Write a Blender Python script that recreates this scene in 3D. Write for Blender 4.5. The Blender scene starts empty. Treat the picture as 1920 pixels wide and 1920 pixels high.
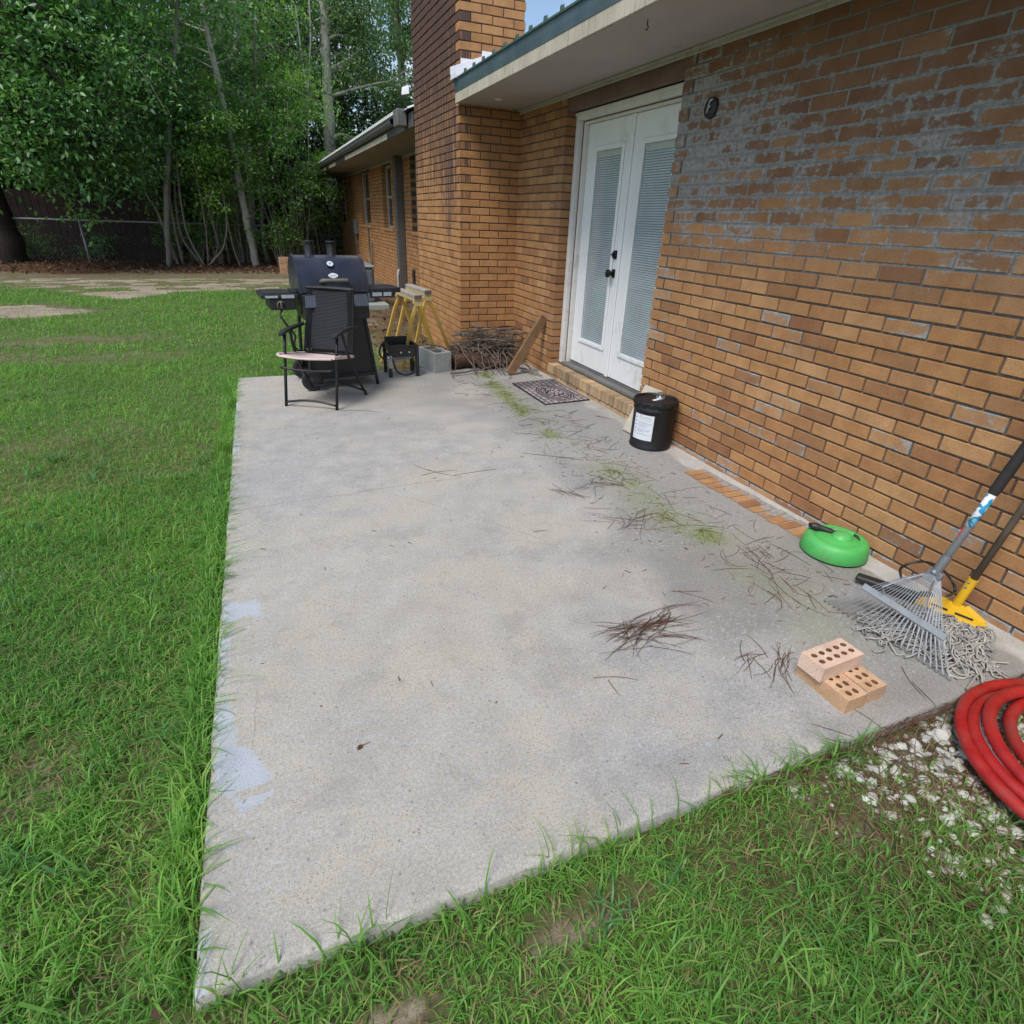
import bpy, bmesh, math, random
import numpy as np
from mathutils import Vector, Matrix, Quaternion

# ------------------------------------------------------------------ camera, light, exposure
scene = bpy.context.scene
COL = scene.collection
CAM = np.array([-2.5177, -6.0451, 1.3654])
YAW, PITCH, ROLL, FPX = 0.4054, 0.4756, 0.0417, 1065.2
def _cam_axes():
    cy, sy = math.cos(YAW), math.sin(YAW); cp, sp = math.cos(PITCH), math.sin(PITCH)
    cr, sr = math.cos(ROLL), math.sin(ROLL)
    R = np.array([cy, -sy, 0.0])
    F = np.array([sy*cp, cy*cp, -sp])
    D = -np.array([sy*sp, cy*sp, cp])
    return R*cr - D*sr, R*sr + D*cr, F
RT, DN, FW = _cam_axes()
cam_data = bpy.data.cameras.new("camera")
cam = bpy.data.objects.new("camera", cam_data); COL.objects.link(cam)
cam_data.sensor_fit = 'HORIZONTAL'; cam_data.sensor_width = 36.0
cam_data.lens = 36.0*FPX/1920.0
cam_data.clip_start = 0.02; cam_data.clip_end = 600.0
M = Matrix.Identity(4)
for i in range(3):
    M[i][0] = RT[i]; M[i][1] = -DN[i]; M[i][2] = -FW[i]; M[i][3] = CAM[i]
cam.matrix_world = M
scene.camera = cam

SUN_EL, SUN_AZ = math.radians(56), math.radians(236)      # azimuth clockwise from +Y
sun_dir = Vector((math.sin(SUN_AZ)*math.cos(SUN_EL), math.cos(SUN_AZ)*math.cos(SUN_EL), math.sin(SUN_EL)))
sl = bpy.data.lights.new("sun", 'SUN'); sl.energy = 2.3; sl.angle = math.radians(24); sl.color = (1.0, 0.955, 0.89)
so = bpy.data.objects.new("sun", sl); COL.objects.link(so)
so.rotation_euler = sun_dir.to_track_quat('Z', 'Y').to_euler()
so.location = (-3, -10, 20)

world = bpy.data.worlds.new("World"); scene.world = world; world.use_nodes = True
wn = world.node_tree; wn.nodes.clear()
w_out = wn.nodes.new('ShaderNodeOutputWorld'); w_bg = wn.nodes.new('ShaderNodeBackground')
w_sky = wn.nodes.new('ShaderNodeTexSky'); w_sky.sky_type = 'NISHITA'; w_sky.sun_disc = False
w_sky.sun_elevation = SUN_EL; w_sky.sun_rotation = SUN_AZ
w_sky.air_density = 1.0; w_sky.dust_density = 1.2; w_sky.ozone_density = 1.2
w_tc = wn.nodes.new('ShaderNodeTexCoord')
w_n = wn.nodes.new('ShaderNodeTexNoise'); w_n.inputs['Scale'].default_value = 2.6; w_n.inputs['Detail'].default_value = 7
w_n.inputs['Roughness'].default_value = 0.55
w_r = wn.nodes.new('ShaderNodeValToRGB')
w_r.color_ramp.elements[0].position = 0.50; w_r.color_ramp.elements[1].position = 0.72
w_m = wn.nodes.new('ShaderNodeMixRGB'); w_m.inputs['Color2'].default_value = (10.4, 10.2, 10.0, 1)
w_mp = wn.nodes.new('ShaderNodeMapping'); w_mp.inputs['Location'].default_value = (0.35, 0.1, 0.6)
wn.links.new(w_tc.outputs['Generated'], w_mp.inputs['Vector']); wn.links.new(w_mp.outputs['Vector'], w_n.inputs['Vector'])
wn.links.new(w_n.outputs['Fac'], w_r.inputs['Fac']); wn.links.new(w_r.outputs['Color'], w_m.inputs['Fac'])
wn.links.new(w_sky.outputs['Color'], w_m.inputs['Color1']); wn.links.new(w_m.outputs['Color'], w_bg.inputs['Color'])
w_bg.inputs['Strength'].default_value = 0.115
wn.links.new(w_bg.outputs['Background'], w_out.inputs['Surface'])

scene.view_settings.view_transform = 'Standard'; scene.view_settings.look = 'None'
scene.view_settings.gamma = 1.0; scene.view_settings.exposure = 0.56
scene.cycles.use_denoising = True; scene.cycles.denoising_prefilter = 'NONE'
scene.cycles.max_bounces = 8; scene.cycles.diffuse_bounces = 4; scene.cycles.transparent_max_bounces = 8
scene.cycles.caustics_reflective = False; scene.cycles.caustics_refractive = False

# ------------------------------------------------------------------ helpers
rnd = random.Random(11)
rng = np.random.default_rng(5)

def ray(px, py):
    a, b = (px-960)/FPX, (py-960)/FPX
    return RT*a + DN*b + FW
def at_z(px, py, z=0.0):
    d = ray(px, py); t = (z-CAM[2])/d[2]; return CAM + d*t
def at_y(px, py, y):
    d = ray(px, py); t = (y-CAM[1])/d[1]; return CAM + d*t
def at_x(px, py, x):
    d = ray(px, py); t = (x-CAM[0])/d[0]; return CAM + d*t

def _hash(ix, iy, seed):
    h = (ix.astype(np.int64)*374761393 + iy.astype(np.int64)*668265263 + seed*974711) & 0x7fffffff
    h = ((h ^ (h >> 13))*1274126177) & 0x7fffffff
    return ((h ^ (h >> 16)) & 0xffff)/65535.0
def vnoise(x, y, seed=0):
    x = np.asarray(x, float); y = np.asarray(y, float)
    ix, iy = np.floor(x), np.floor(y); fx, fy = x-ix, y-iy
    fx = fx*fx*(3-2*fx); fy = fy*fy*(3-2*fy)
    a = _hash(ix, iy, seed); b = _hash(ix+1, iy, seed); c = _hash(ix, iy+1, seed); d = _hash(ix+1, iy+1, seed)
    return (a*(1-fx)+b*fx)*(1-fy) + (c*(1-fx)+d*fx)*fy
def fbm(x, y, seed=0, octv=3):
    s = 0; amp = 0.5; tot = 0
    for o in range(octv):
        s = s + amp*vnoise(np.asarray(x)*2**o, np.asarray(y)*2**o, seed+o*17); tot += amp; amp *= 0.5
    return s/tot
def sstep(a, b, x):
    t = np.clip((x-a)/(b-a), 0, 1); return t*t*(3-2*t)

def tag(o, label=None, cat=None, group=None, kind=None):
    if label: o["label"] = label
    if cat: o["category"] = cat
    if group: o["group"] = group
    if kind: o["kind"] = kind
    return o
def thing(name, loc, label, cat, group=None):
    o = bpy.data.objects.new(name, None); COL.objects.link(o)
    o.location = loc; o.empty_display_size = 0.1
    return tag(o, label, cat, group)
def world_loc(o):
    v = Vector((0, 0, 0))
    while o is not None:
        v += o.location; o = o.parent
    return v

class MB:
    """collects world-space geometry, builds ONE mesh object"""
    def __init__(s): s.v = []; s.f = []; s.m = []; s.at = {}
    def add(s, verts, faces, mat=0, attrs=None):
        b = len(s.v); s.v.extend([tuple(map(float, p)) for p in verts])
        for f in faces: s.f.append(tuple(b+i for i in f)); s.m.append(mat)
        if attrs:
            for k, vals in attrs.items():
                l = s.at.setdefault(k, []); l.extend([0.0]*(b-len(l))); l.extend(float(q) for q in vals)
    def frame(s, o, ex, ey, ez, lo, hi, mat=0, bev=0.0):
        o = np.array(o, float); ex, ey, ez = [np.array(q, float) for q in (ex, ey, ez)]
        lo = np.array(lo, float); hi = np.array(hi, float)
        if bev <= 0:
            c = [(lo[0], lo[1], lo[2]), (hi[0], lo[1], lo[2]), (hi[0], hi[1], lo[2]), (lo[0], hi[1], lo[2]),
                 (lo[0], lo[1], hi[2]), (hi[0], lo[1], hi[2]), (hi[0], hi[1], hi[2]), (lo[0], hi[1], hi[2])]
            s.add([o+ex*a+ey*b+ez*d for a, b, d in c],
                  [(0, 3, 2, 1), (4, 5, 6, 7), (0, 1, 5, 4), (1, 2, 6, 5), (2, 3, 7, 6), (3, 0, 4, 7)], mat)
            return
        b = min(bev, 0.45*min(hi-lo))
        vs = []; idx = {}
        for sx in (0, 1):
            for sy in (0, 1):
                for sz in (0, 1):
                    p = np.array([hi[0] if sx else lo[0], hi[1] if sy else lo[1], hi[2] if sz else lo[2]])
                    d = np.array([-1 if sx else 1, -1 if sy else 1, -1 if sz else 1])*b
                    for ax in range(3):
                        q = p + d; q[ax] = p[ax]
                        idx[(sx, sy, sz, ax)] = len(vs); vs.append(o+ex*q[0]+ey*q[1]+ez*q[2])
        F = []
        def I(sx, sy, sz, ax): return idx[(sx, sy, sz, ax)]
        for k in (0, 1):
            F.append([I(k, 0, 0, 0), I(k, 1, 0, 0), I(k, 1, 1, 0), I(k, 0, 1, 0)])
            F.append([I(0, k, 0, 1), I(1, k, 0, 1), I(1, k, 1, 1), I(0, k, 1, 1)])
            F.append([I(0, 0, k, 2), I(1, 0, k, 2), I(1, 1, k, 2), I(0, 1, k, 2)])
        for a in (0, 1):
            for c in (0, 1):
                F.append([I(0, a, c, 1), I(1, a, c, 1), I(1, a, c, 2), I(0, a, c, 2)])
                F.append([I(a, 0, c, 0), I(a, 1, c, 0), I(a, 1, c, 2), I(a, 0, c, 2)])
                F.append([I(a, c, 0, 0), I(a, c, 1, 0), I(a, c, 1, 1), I(a, c, 0, 1)])
        for a in (0, 1):
            for c in (0, 1):
                for e in (0, 1): F.append([I(a, c, e, 0), I(a, c, e, 1), I(a, c, e, 2)])
        cen = sum(vs)/len(vs); G = []
        for f in F:
            P = [vs[i] for i in f]; n = np.cross(P[1]-P[0], P[2]-P[0])
            G.append(tuple(f) if n @ (sum(P)/len(P)-cen) > 0 else tuple(reversed(f)))
        s.add(vs, G, mat)
    def box(s, lo, hi, mat=0, bev=0.0):
        s.frame((0, 0, 0), (1, 0, 0), (0, 1, 0), (0, 0, 1), lo, hi, mat, bev)
    def bar(s, a, b, w, h, mat=0, up=(0, 0, 1), bev=0.0):
        a = np.array(a, float); b = np.array(b, float); d = b-a; L = np.linalg.norm(d); d /= L
        u = np.array(up, float)
        if abs(u @ d) > 0.98: u = np.array([0.0, 1.0, 0.0])
        x = np.cross(d, u); x /= np.linalg.norm(x); y = np.cross(x, d)
        s.frame(a, x, y, d, (-w/2, -h/2, 0), (w/2, h/2, L), mat, bev)
    def tube(s, pts, r, n=8, mat=0, cap=True, attrs=None, closed=False):
        P = [np.array(p, float) for p in pts]; m = len(P)
        R = [r]*m if np.isscalar(r) else list(r)
        vs = []; prev = None
        for i in range(m):
            if closed: t = P[(i+1) % m]-P[i-1]
            else: t = P[min(i+1, m-1)]-P[max(i-1, 0)]
            t = t/max(np.linalg.norm(t), 1e-9)
            if prev is None:
                u = np.array([0, 0, 1.0]) if abs(t[2]) < 0.9 else np.array([1.0, 0, 0])
                u = u - t*(u @ t)
            else: u = prev - t*(prev @ t)
            u /= max(np.linalg.norm(u), 1e-9); prev = u; w = np.cross(t, u)
            for k in range(n):
                a = 2*math.pi*k/n; vs.append(P[i]+R[i]*(u*math.cos(a)+w*math.sin(a)))
        F = []
        rngm = m if closed else m-1
        for i in range(rngm):
            j = (i+1) % m
            for k in range(n):
                q = (k+1) % n; F.append((i*n+k, i*n+q, j*n+q, j*n+k))
        if cap and not closed:
            F.append(tuple(reversed(range(n)))); F.append(tuple((m-1)*n+k for k in range(n)))
        s.add(vs, F, mat, attrs)
    def lathe(s, c, prof, n=32, mat=0, axis=(0, 0, 1)):
        c = np.array(c, float); az = np.array(axis, float); az /= np.linalg.norm(az)
        u = np.cross(az, [0, 1, 0.0]) if abs(az[1]) < 0.9 else np.cross(az, [1, 0, 0.0])
        u /= np.linalg.norm(u); w = np.cross(az, u)
        vs = []; F = []
        for (r, z) in prof:
            for k in range(n):
                a = 2*math.pi*k/n; vs.append(c+az*z+(u*math.cos(a)+w*math.sin(a))*max(r, 1e-5))
        for i in range(len(prof)-1):
            for k in range(n):
                q = (k+1) % n; F.append((i*n+k, i*n+q, (i+1)*n+q, (i+1)*n+k))
        s.add(vs, F, mat)
    def ball(s, c, rad, n=12, mat=0, jit=0.0, rs=None):
        c = np.array(c, float); rad = np.array(rad if not np.isscalar(rad) else (rad,)*3, float)
        h = max(4, n//2); vs = []; F = []
        for i in range(h+1):
            th = math.pi*i/h
            for k in range(n):
                a = 2*math.pi*k/n
                d = np.array([math.sin(th)*math.cos(a), math.sin(th)*math.sin(a), math.cos(th)])
                vs.append(c+d*rad*(1+(rs.uniform(-jit, jit) if jit and 0 < i < h else 0)))
        for i in range(h):
            for k in range(n):
                q = (k+1) % n; F.append((i*n+k, (i+1)*n+k, (i+1)*n+q, i*n+q))
        s.add(vs, F, mat)
    def prism(s, poly, d, mat=0):
        P = [np.array(p, float) for p in poly]; d = np.array(d, float); n = len(P)
        s.add(P+[p+d for p in P], [tuple(reversed(range(n))), tuple(range(n, 2*n))] +
              [(i, (i+1) % n, n+(i+1) % n, n+i) for i in range(n)], mat)
    def build(s, name, mats, parent=None, smooth=False, angle=None):
        me = bpy.data.meshes.new(name)
        off = world_loc(parent) if parent else Vector((0, 0, 0))
        me.from_pydata([(p[0]-off.x, p[1]-off.y, p[2]-off.z) for p in s.v], [], s.f)
        if not isinstance(mats, (list, tuple)): mats = [mats]
        for m in mats: me.materials.append(m)
        if len(mats) > 1: me.polygons.foreach_set('material_index', s.m)
        for k, vals in s.at.items():
            vals = list(vals)+[0.0]*(len(s.v)-len(vals))
            a = me.attributes.new(k, 'FLOAT', 'POINT'); a.data.foreach_set('value', vals)
        if smooth: me.polygons.foreach_set('use_smooth', [True]*len(s.f))
        me.update()
        if smooth and angle:
            try: me.set_sharp_from_angle(angle=math.radians(angle))
            except Exception: pass
        o = bpy.data.objects.new(name, me); COL.objects.link(o)
        if parent: o.parent = parent
        return o

def fast_mesh(name, V, faces, mats, parent=None, attrs=None, smooth=False):
    """V (n,3); faces = list of (k-gon index array (m,k))"""
    me = bpy.data.meshes.new(name)
    off = world_loc(parent) if parent else Vector((0, 0, 0))
    V = np.asarray(V, np.float32)-np.array(off, np.float32)
    me.vertices.add(len(V)); me.vertices.foreach_set('co', V.ravel())
    loops = np.concatenate([f.ravel() for f in faces]).astype(np.int32)
    sizes = np.concatenate([np.full(len(f), f.shape[1], np.int32) for f in faces])
    starts = np.concatenate([[0], np.cumsum(sizes)[:-1]]).astype(np.int32)
    me.loops.add(len(loops)); me.loops.foreach_set('vertex_index', loops)
    me.polygons.add(len(sizes)); me.polygons.foreach_set('loop_start', starts)
    try: me.polygons.foreach_set('loop_total', sizes)
    except Exception: pass
    for m in (mats if isinstance(mats, (list, tuple)) else [mats]): me.materials.append(m)
    if attrs:
        for k, vals in attrs.items():
            a = me.attributes.new(k, 'FLOAT', 'POINT'); a.data.foreach_set('value', np.asarray(vals, np.float32))
    me.update(calc_edges=True)
    if smooth: me.polygons.foreach_set('use_smooth', np.ones(len(sizes), bool))
    me.validate()
    o = bpy.data.objects.new(name, me); COL.objects.link(o)
    if parent: o.parent = parent
    return o

def catmull(pts, k=6):
    P = [np.array(p, float) for p in pts]; P = [2*P[0]-P[1]]+P+[2*P[-1]-P[-2]]; out = []
    for i in range(1, len(P)-2):
        for j in range(k):
            t = j/k; a, b, c, d = P[i-1], P[i], P[i+1], P[i+2]
            out.append(0.5*((2*b)+(c-a)*t+(2*a-5*b+4*c-d)*t*t+(3*b-a-3*c+d)*t**3))
    out.append(P[-2]); return out

# ------------------------------------------------------------------ materials
class NT:
    def __init__(s, name):
        s.mat = bpy.data.materials.new(name); s.mat.use_nodes = True; s.t = s.mat.node_tree; s.t.nodes.clear()
        s.out = s.t.nodes.new('ShaderNodeOutputMaterial')
    def n(s, typ, **kw):
        nd = s.t.nodes.new('ShaderNode'+typ)
        for k, v in kw.items():
            if k.startswith('_'): setattr(nd, k[1:], v)
            else: s.set(nd, k.replace('__', ' '), v)
        return nd
    def set(s, nd, key, v):
        inp = nd.inputs[int(key[1:])] if key[0] == 'i' and key[1:].isdigit() else nd.inputs[key]
        if isinstance(v, bpy.types.NodeSocket): s.t.links.new(v, inp)
        elif isinstance(v, bpy.types.Node): s.t.links.new(v.outputs[0], inp)
        else:
            if isinstance(v, (tuple, list)) and len(v) == 3 and inp.type == 'RGBA': v = (*v, 1)
            if inp.type == 'RGBA' and np.isscalar(v): v = (v, v, v, 1)
            inp.default_value = v
    def pos(s): return s.n('NewGeometry').outputs['Position']
    def island(s): return s.n('NewGeometry').outputs['Random Per Island']
    def attr(s, name): return s.n('Attribute', _attribute_name=name, _attribute_type='GEOMETRY').outputs['Fac']
    def noise(s, scale, detail=4, rough=0.55, vec=None, dist=0.0):
        nd = s.n('TexNoise', Scale=scale, Detail=detail, Roughness=rough, Distortion=dist)
        s.set(nd, 'Vector', vec if vec is not None else s.pos()); return nd.outputs[0]
    def vor(s, scale, feat='F1', vec=None, rand=1.0):
        nd = s.n('TexVoronoi', Scale=scale, Randomness=rand, _feature=feat)
        s.set(nd, 'Vector', vec if vec is not None else s.pos()); return nd
    def mapv(s, sc=(1, 1, 1), rot=(0, 0, 0), loc=(0, 0, 0), vec=None):
        nd = s.n('Mapping', Scale=sc, Rotation=rot, Location=loc); s.set(nd, 'Vector', vec if vec is not None else s.pos())
        return nd.outputs[0]
    def ramp(s, fac, *stops, interp='LINEAR'):
        nd = s.n('ValToRGB'); cr = nd.color_ramp; cr.interpolation = interp
        while len(cr.elements) < len(stops): cr.elements.new(0.5)
        for e, (p, c) in zip(cr.elements, stops):
            e.position = p; e.color = (c, c, c, 1) if np.isscalar(c) else (*c, 1)
        s.set(nd, 'Fac', fac); return nd.outputs[0]
    def mix(s, fac, a, b, mode='MIX'):
        nd = s.n('MixRGB', _blend_type=mode); s.set(nd, 'Fac', fac); s.set(nd, 'Color1', a); s.set(nd, 'Color2', b); return nd.outputs[0]
    def math(s, op, a, b=0.0, c=None, clamp=False):
        nd = s.n('Math', _operation=op, _use_clamp=clamp); s.set(nd, 'i0', a); s.set(nd, 'i1', b)
        if c is not None: s.set(nd, 'i2', c)
        return nd.outputs[0]
    def step(s, x, a, b): 
        nd = s.n('MapRange', _interpolation_type='SMOOTHSTEP'); s.set(nd, 'Value', x); s.set(nd, 'From Min', a); s.set(nd, 'From Max', b)
        return nd.outputs[0]
    def bump(s, h, strength=0.3, dist=0.01):
        return s.n('Bump', Height=h, Strength=strength, Distance=dist).outputs[0]
    def principled(s, color, rough=0.6, metal=0.0, bump=None, spec=0.5, coat=0.0):
        nd = s.n('BsdfPrincipled'); s.set(nd, 'Base Color', color); s.set(nd, 'Roughness', rough); s.set(nd, 'Metallic', metal)
        s.set(nd, 'Specular IOR Level', spec)
        if coat: s.set(nd, 'Coat Weight', coat)
        if bump is not None: s.set(nd, 'Normal', bump)
        s.t.links.new(nd.outputs[0], s.out.inputs['Surface']); return nd

def simple(name, col, rough=0.5, metal=0.0, var=0.15, scale=14.0, bump=0.08, bscale=120.0, dirt=None, spec=0.5, coat=0.0):
    """painted / moulded surface with uneven tone, fine grain and optional dirt"""
    t = NT(name)
    a = t.noise(scale, 4, 0.6)
    dark = tuple(c*(1-var) for c in col); lite = tuple(min(1, c*(1+var)) for c in col)
    c = t.ramp(a, (0.3, dark), (0.7, lite))
    if dirt:
        dc, amt = dirt
        m = t.step(t.noise(scale*0.5, 6, 0.7), 0.62-amt*0.25, 0.75)
        c = t.mix(m, c, dc)
    r = t.ramp(t.noise(scale*1.7, 3), (0.3, max(0.03, rough-0.08)), (0.7, min(1, rough+0.1)))
    b = t.bump(t.noise(bscale, 3), bump, 0.002) if bump else None
    t.principled(c, r, metal, b, spec, coat); return t.mat

def leafy(name, cols, rough=0.45, trans=0.35, spec=0.4, bigs=0.9):
    t = NT(name); r = t.island()
    stops = [(i/(len(cols)-1), c) for i, c in enumerate(cols)]
    c = t.ramp(r, *stops)
    big = t.noise(bigs, 3)
    c = t.mix(1.0, c, t.ramp(big, (0.3, (0.74, 0.80, 0.84)), (0.7, (1.18, 1.14, 1.0))), 'MULTIPLY')
    p = t.n('BsdfPrincipled'); t.set(p, 'Base Color', c); t.set(p, 'Roughness', rough); t.set(p, 'Specular IOR Level', spec)
    tr = t.n('BsdfTranslucent'); t.set(tr, 'Color', t.mix(1.0, c, (1.1, 1.35, 0.55), 'MULTIPLY'))
    mx = t.n('MixShader'); t.set(mx, 'Fac', trans)
    t.t.links.new(p.outputs[0], mx.inputs[1]); t.t.links.new(tr.outputs[0], mx.inputs[2])
    t.t.links.new(mx.outputs[0], t.out.inputs['Surface']); return t.mat
# ------------------------------------------------------------------ brick, mortar, concrete, ground materials
def brick_mat(name, pal, grain=0.22):
    t = NT(name)
    base = t.ramp(t.island(), *pal, interp='LINEAR')
    g = t.noise(150, 5, 0.7)
    base = t.mix(1.0, base, t.ramp(g, (0.25, 1-grain), (0.75, 1+grain*0.7)), 'MULTIPLY')
    blot = t.noise(9, 4, 0.6)
    base = t.mix(1.0, base, t.ramp(blot, (0.3, (0.82, 0.78, 0.76)), (0.7, (1.12, 1.12, 1.1))), 'MULTIPLY')
    spk = t.vor(95, 'F1'); 
    base = t.mix(t.math('MULTIPLY', t.step(spk.outputs['Distance'], 0.24, 0.12), 0.5), base, (0.10, 0.055, 0.03))
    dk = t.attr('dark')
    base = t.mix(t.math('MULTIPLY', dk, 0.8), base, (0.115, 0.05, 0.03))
    # weather streaks running down (attribute says where)
    st = t.noise(1.0, 5, 0.75, vec=t.mapv((26, 26, 1.3)))
    st2 = t.noise(1.0, 5, 0.7, vec=t.mapv((70, 70, 7)))
    f = t.math('ADD', t.attr('stain'), t.math('ADD', t.math('MULTIPLY', t.math('SUBTRACT', st, 0.5), 2.2), t.math('MULTIPLY', t.math('SUBTRACT', st2, 0.5), 0.9)))
    base = t.mix(t.math('MULTIPLY', t.step(f, 0.45, 0.95), 0.82), base, (0.045, 0.030, 0.036))
    # mortar smeared over the brick face
    sm = t.noise(1.0, 5, 0.7, vec=t.mapv((26, 26, 40))); sm2 = t.noise(120, 3, 0.7)
    sm3 = t.noise(1.0, 3, 0.6, vec=t.mapv((6, 6, 9)))
    q0 = t.math('ADD', t.attr('smear'), t.math('MULTIPLY', t.math('MULTIPLY', t.math('SUBTRACT', sm3, 0.5), 1.6), t.step(t.attr('smear'), 0.02, 0.3)))
    q = t.math('ADD', q0, t.math('ADD', t.math('MULTIPLY', t.math('SUBTRACT', sm, 0.5), 1.5), t.math('MULTIPLY', t.math('SUBTRACT', sm2, 0.5), 0.35)))
    q = t.math('ADD', q, t.math('MULTIPLY', t.math('MULTIPLY', t.attr('edge'), 0.42), t.step(t.attr('smear'), 0.05, 0.5)))
    m = t.step(q, 0.48, 0.72)
    mc = t.ramp(t.noise(40, 5, 0.7), (0.3, (0.18, 0.18, 0.18)), (0.7, (0.38, 0.378, 0.37)))
    base = t.mix(t.math('MULTIPLY', t.step(q0, 0.0, 0.75), 0.18), base, mc)
    base = t.mix(t.math('MULTIPLY', m, 0.9), base, mc)
    b = t.bump(t.math('ADD', g, t.math('MULTIPLY', sm, 0.8)), 0.35, 0.0025)
    t.principled(base, 0.82, 0, b, 0.3); return t.mat
def mortar_mat(name, a, b):
    t = NT(name)
    c = t.ramp(t.noise(60, 6, 0.7), (0.3, a), (0.7, b))
    t.principled(c, 0.95, 0, t.bump(t.noise(180, 4, 0.7), 0.5, 0.003), 0.2); return t.mat

TAN = [(0.0, (0.26, 0.125, 0.062)), (0.12, (0.35, 0.178, 0.08)), (0.42, (0.42, 0.228, 0.100)), (0.66, (0.38, 0.195, 0.083)), (0.86, (0.445, 0.252, 0.12)), (1.0, (0.31, 0.155, 0.073))]
CHIM = [(0.0, (0.34, 0.17, 0.07)), (0.3, (0.415, 0.217, 0.092)), (0.6, (0.38, 0.195, 0.08)), (0.85, (0.445, 0.242, 0.107)), (1.0, (0.325, 0.158, 0.066))]
M_BRICK = brick_mat('near_wall_brick', TAN)
M_CHIM = brick_mat('chimney_brick', CHIM, 0.15)
M_MORT = mortar_mat('grey_mortar', (0.085, 0.082, 0.078), (0.21, 0.205, 0.19))
t = NT('near_wall_mortar')
zz_ = t.n('SeparateXYZ'); t.set(zz_, 'Vector', t.pos())
lowc = t.ramp(t.noise(60, 6, 0.7), (0.3, (0.085, 0.082, 0.078)), (0.7, (0.21, 0.205, 0.19)))
hic = t.ramp(t.noise(40, 5, 0.7), (0.3, (0.15, 0.15, 0.15)), (0.7, (0.31, 0.308, 0.30)))
fz = t.step(t.math('ADD', zz_.outputs['Z'], t.math('MULTIPLY', t.math('SUBTRACT', t.noise(2.5, 4, 0.6), 0.5), 0.7)), 0.9, 1.35)
fz = t.math('MULTIPLY', fz, t.step(zz_.outputs['Z'], 2.25, 1.95))
t.principled(t.mix(fz, lowc, hic), 0.95, 0, t.bump(t.noise(180, 4, 0.7), 0.5, 0.003), 0.2); M_MORT = t.mat
M_MORTD = mortar_mat('dark_mortar', (0.055, 0.045, 0.04), (0.12, 0.10, 0.085))
M_ROWLOCK = brick_mat('step_brick', [(0.0, (0.22, 0.155, 0.095)), (0.3, (0.47, 0.33, 0.18)), (0.55, (0.27, 0.20, 0.135)), (0.8, (0.50, 0.36, 0.21)), (1.0, (0.33, 0.25, 0.17))], 0.3)

ZB, CH, BL, JT = 0.2369-4*0.0677, 0.0677, 0.2032, 0.0095
def brickwork(mb, org, U, Nn, L, ztop, starts, skips=(), proud=0.0075, depth=0.0935, corner=0.0075, field=None, detail=False, zbot=-0.08, r=None, jit=1.0):
    """running-bond bricks on a vertical face: U along, Nn outward; starts = (even course offset, odd course offset)"""
    org = np.array(org, float); U = np.array(U, float); Nn = np.array(Nn, float); Z = np.array([0, 0, 1.0])
    i = int(math.floor((zbot-ZB)/CH)); 
    while True:
        z0 = ZB+i*CH+JT/2; z1 = z0+CH-JT
        if z0 >= ztop-0.01: break
        z1 = min(z1, ztop)
        a = starts[i % 2]-BL
        segs = []
        while a < L:
            s0, s1 = (-corner if abs(a) < 1e-6 else a+JT/2), min(a+BL-JT/2, L)
            if starts[i % 2] > 0 and a < starts[i % 2]-1e-6: s0 = max(s0, starts[i % 2]+10)   # first brick belongs to the other face
            if s1 > 0.02 and s1-s0 > 0.02: segs.append((s0, s1))
            a += BL
        for (u0, u1, w0, w1) in skips:
            if z1 > w0+0.01 and z0 < w1-0.01:
                ns = []
                for (p, q) in segs:
                    if q <= u0 or p >= u1: ns.append((p, q)); continue
                    if p < u0-0.02: ns.append((p, u0))
                    if q > u1+0.02: ns.append((u1, q))
                segs = ns
        for (p, q) in segs:
            j = r.uniform(-0.0014, 0.0014)*jit; zz = r.uniform(-0.0012, 0.0012)*jit
            uc, zc = (p+q)/2, (z0+z1)/2
            at = field(org+U*uc+Z*zc, r) if field else (0, 0, 0, proud)
            smear, dark, stain, pr = at
            pr = pr+j; ch = 0.0026
            tilt = r.uniform(-0.0012, 0.0012)*jit
            def P(u, z, d): return org+U*u+Z*(z+zz+tilt*(u-uc)/0.1)+Nn*d
            V = [P(p, z0, -depth), P(q, z0, -depth), P(q, z1, -depth), P(p, z1, -depth),
                 P(p, z0, pr-ch), P(q, z0, pr-ch), P(q, z1, pr-ch), P(p, z1, pr-ch),
                 P(p+ch, z0+ch, pr), P(q-ch, z0+ch, pr), P(q-ch, z1-ch, pr), P(p+ch, z1-ch, pr)]
            F = [(0, 1, 5, 4), (1, 2, 6, 5), (2, 3, 7, 6), (3, 0, 4, 7), (4, 5, 9, 8), (5, 6, 10, 9), (6, 7, 11, 10), (7, 4, 8, 11)]
            ed = [1]*12
            if detail:
                e = 0.013
                V += [P(p+e, z0+e, pr), P(q-e, z0+e, pr), P(q-e, z1-e, pr), P(p+e, z1-e, pr)]
                F += [(8, 9, 13, 12), (9, 10, 14, 13), (10, 11, 15, 14), (11, 8, 12, 15), (12, 13, 14, 15)]; ed += [0]*4
            else: F.append((8, 9, 10, 11)); ed = [0]*12
            if np.cross(U, Z) @ Nn < 0: F = [tuple(reversed(f)) for f in F]
            n = len(V)
            mb.add(V, F, 0, {'smear': [smear]*n, 'dark': [dark]*n, 'stain': [stain]*n, 'edge': ed})
        i += 1

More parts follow.
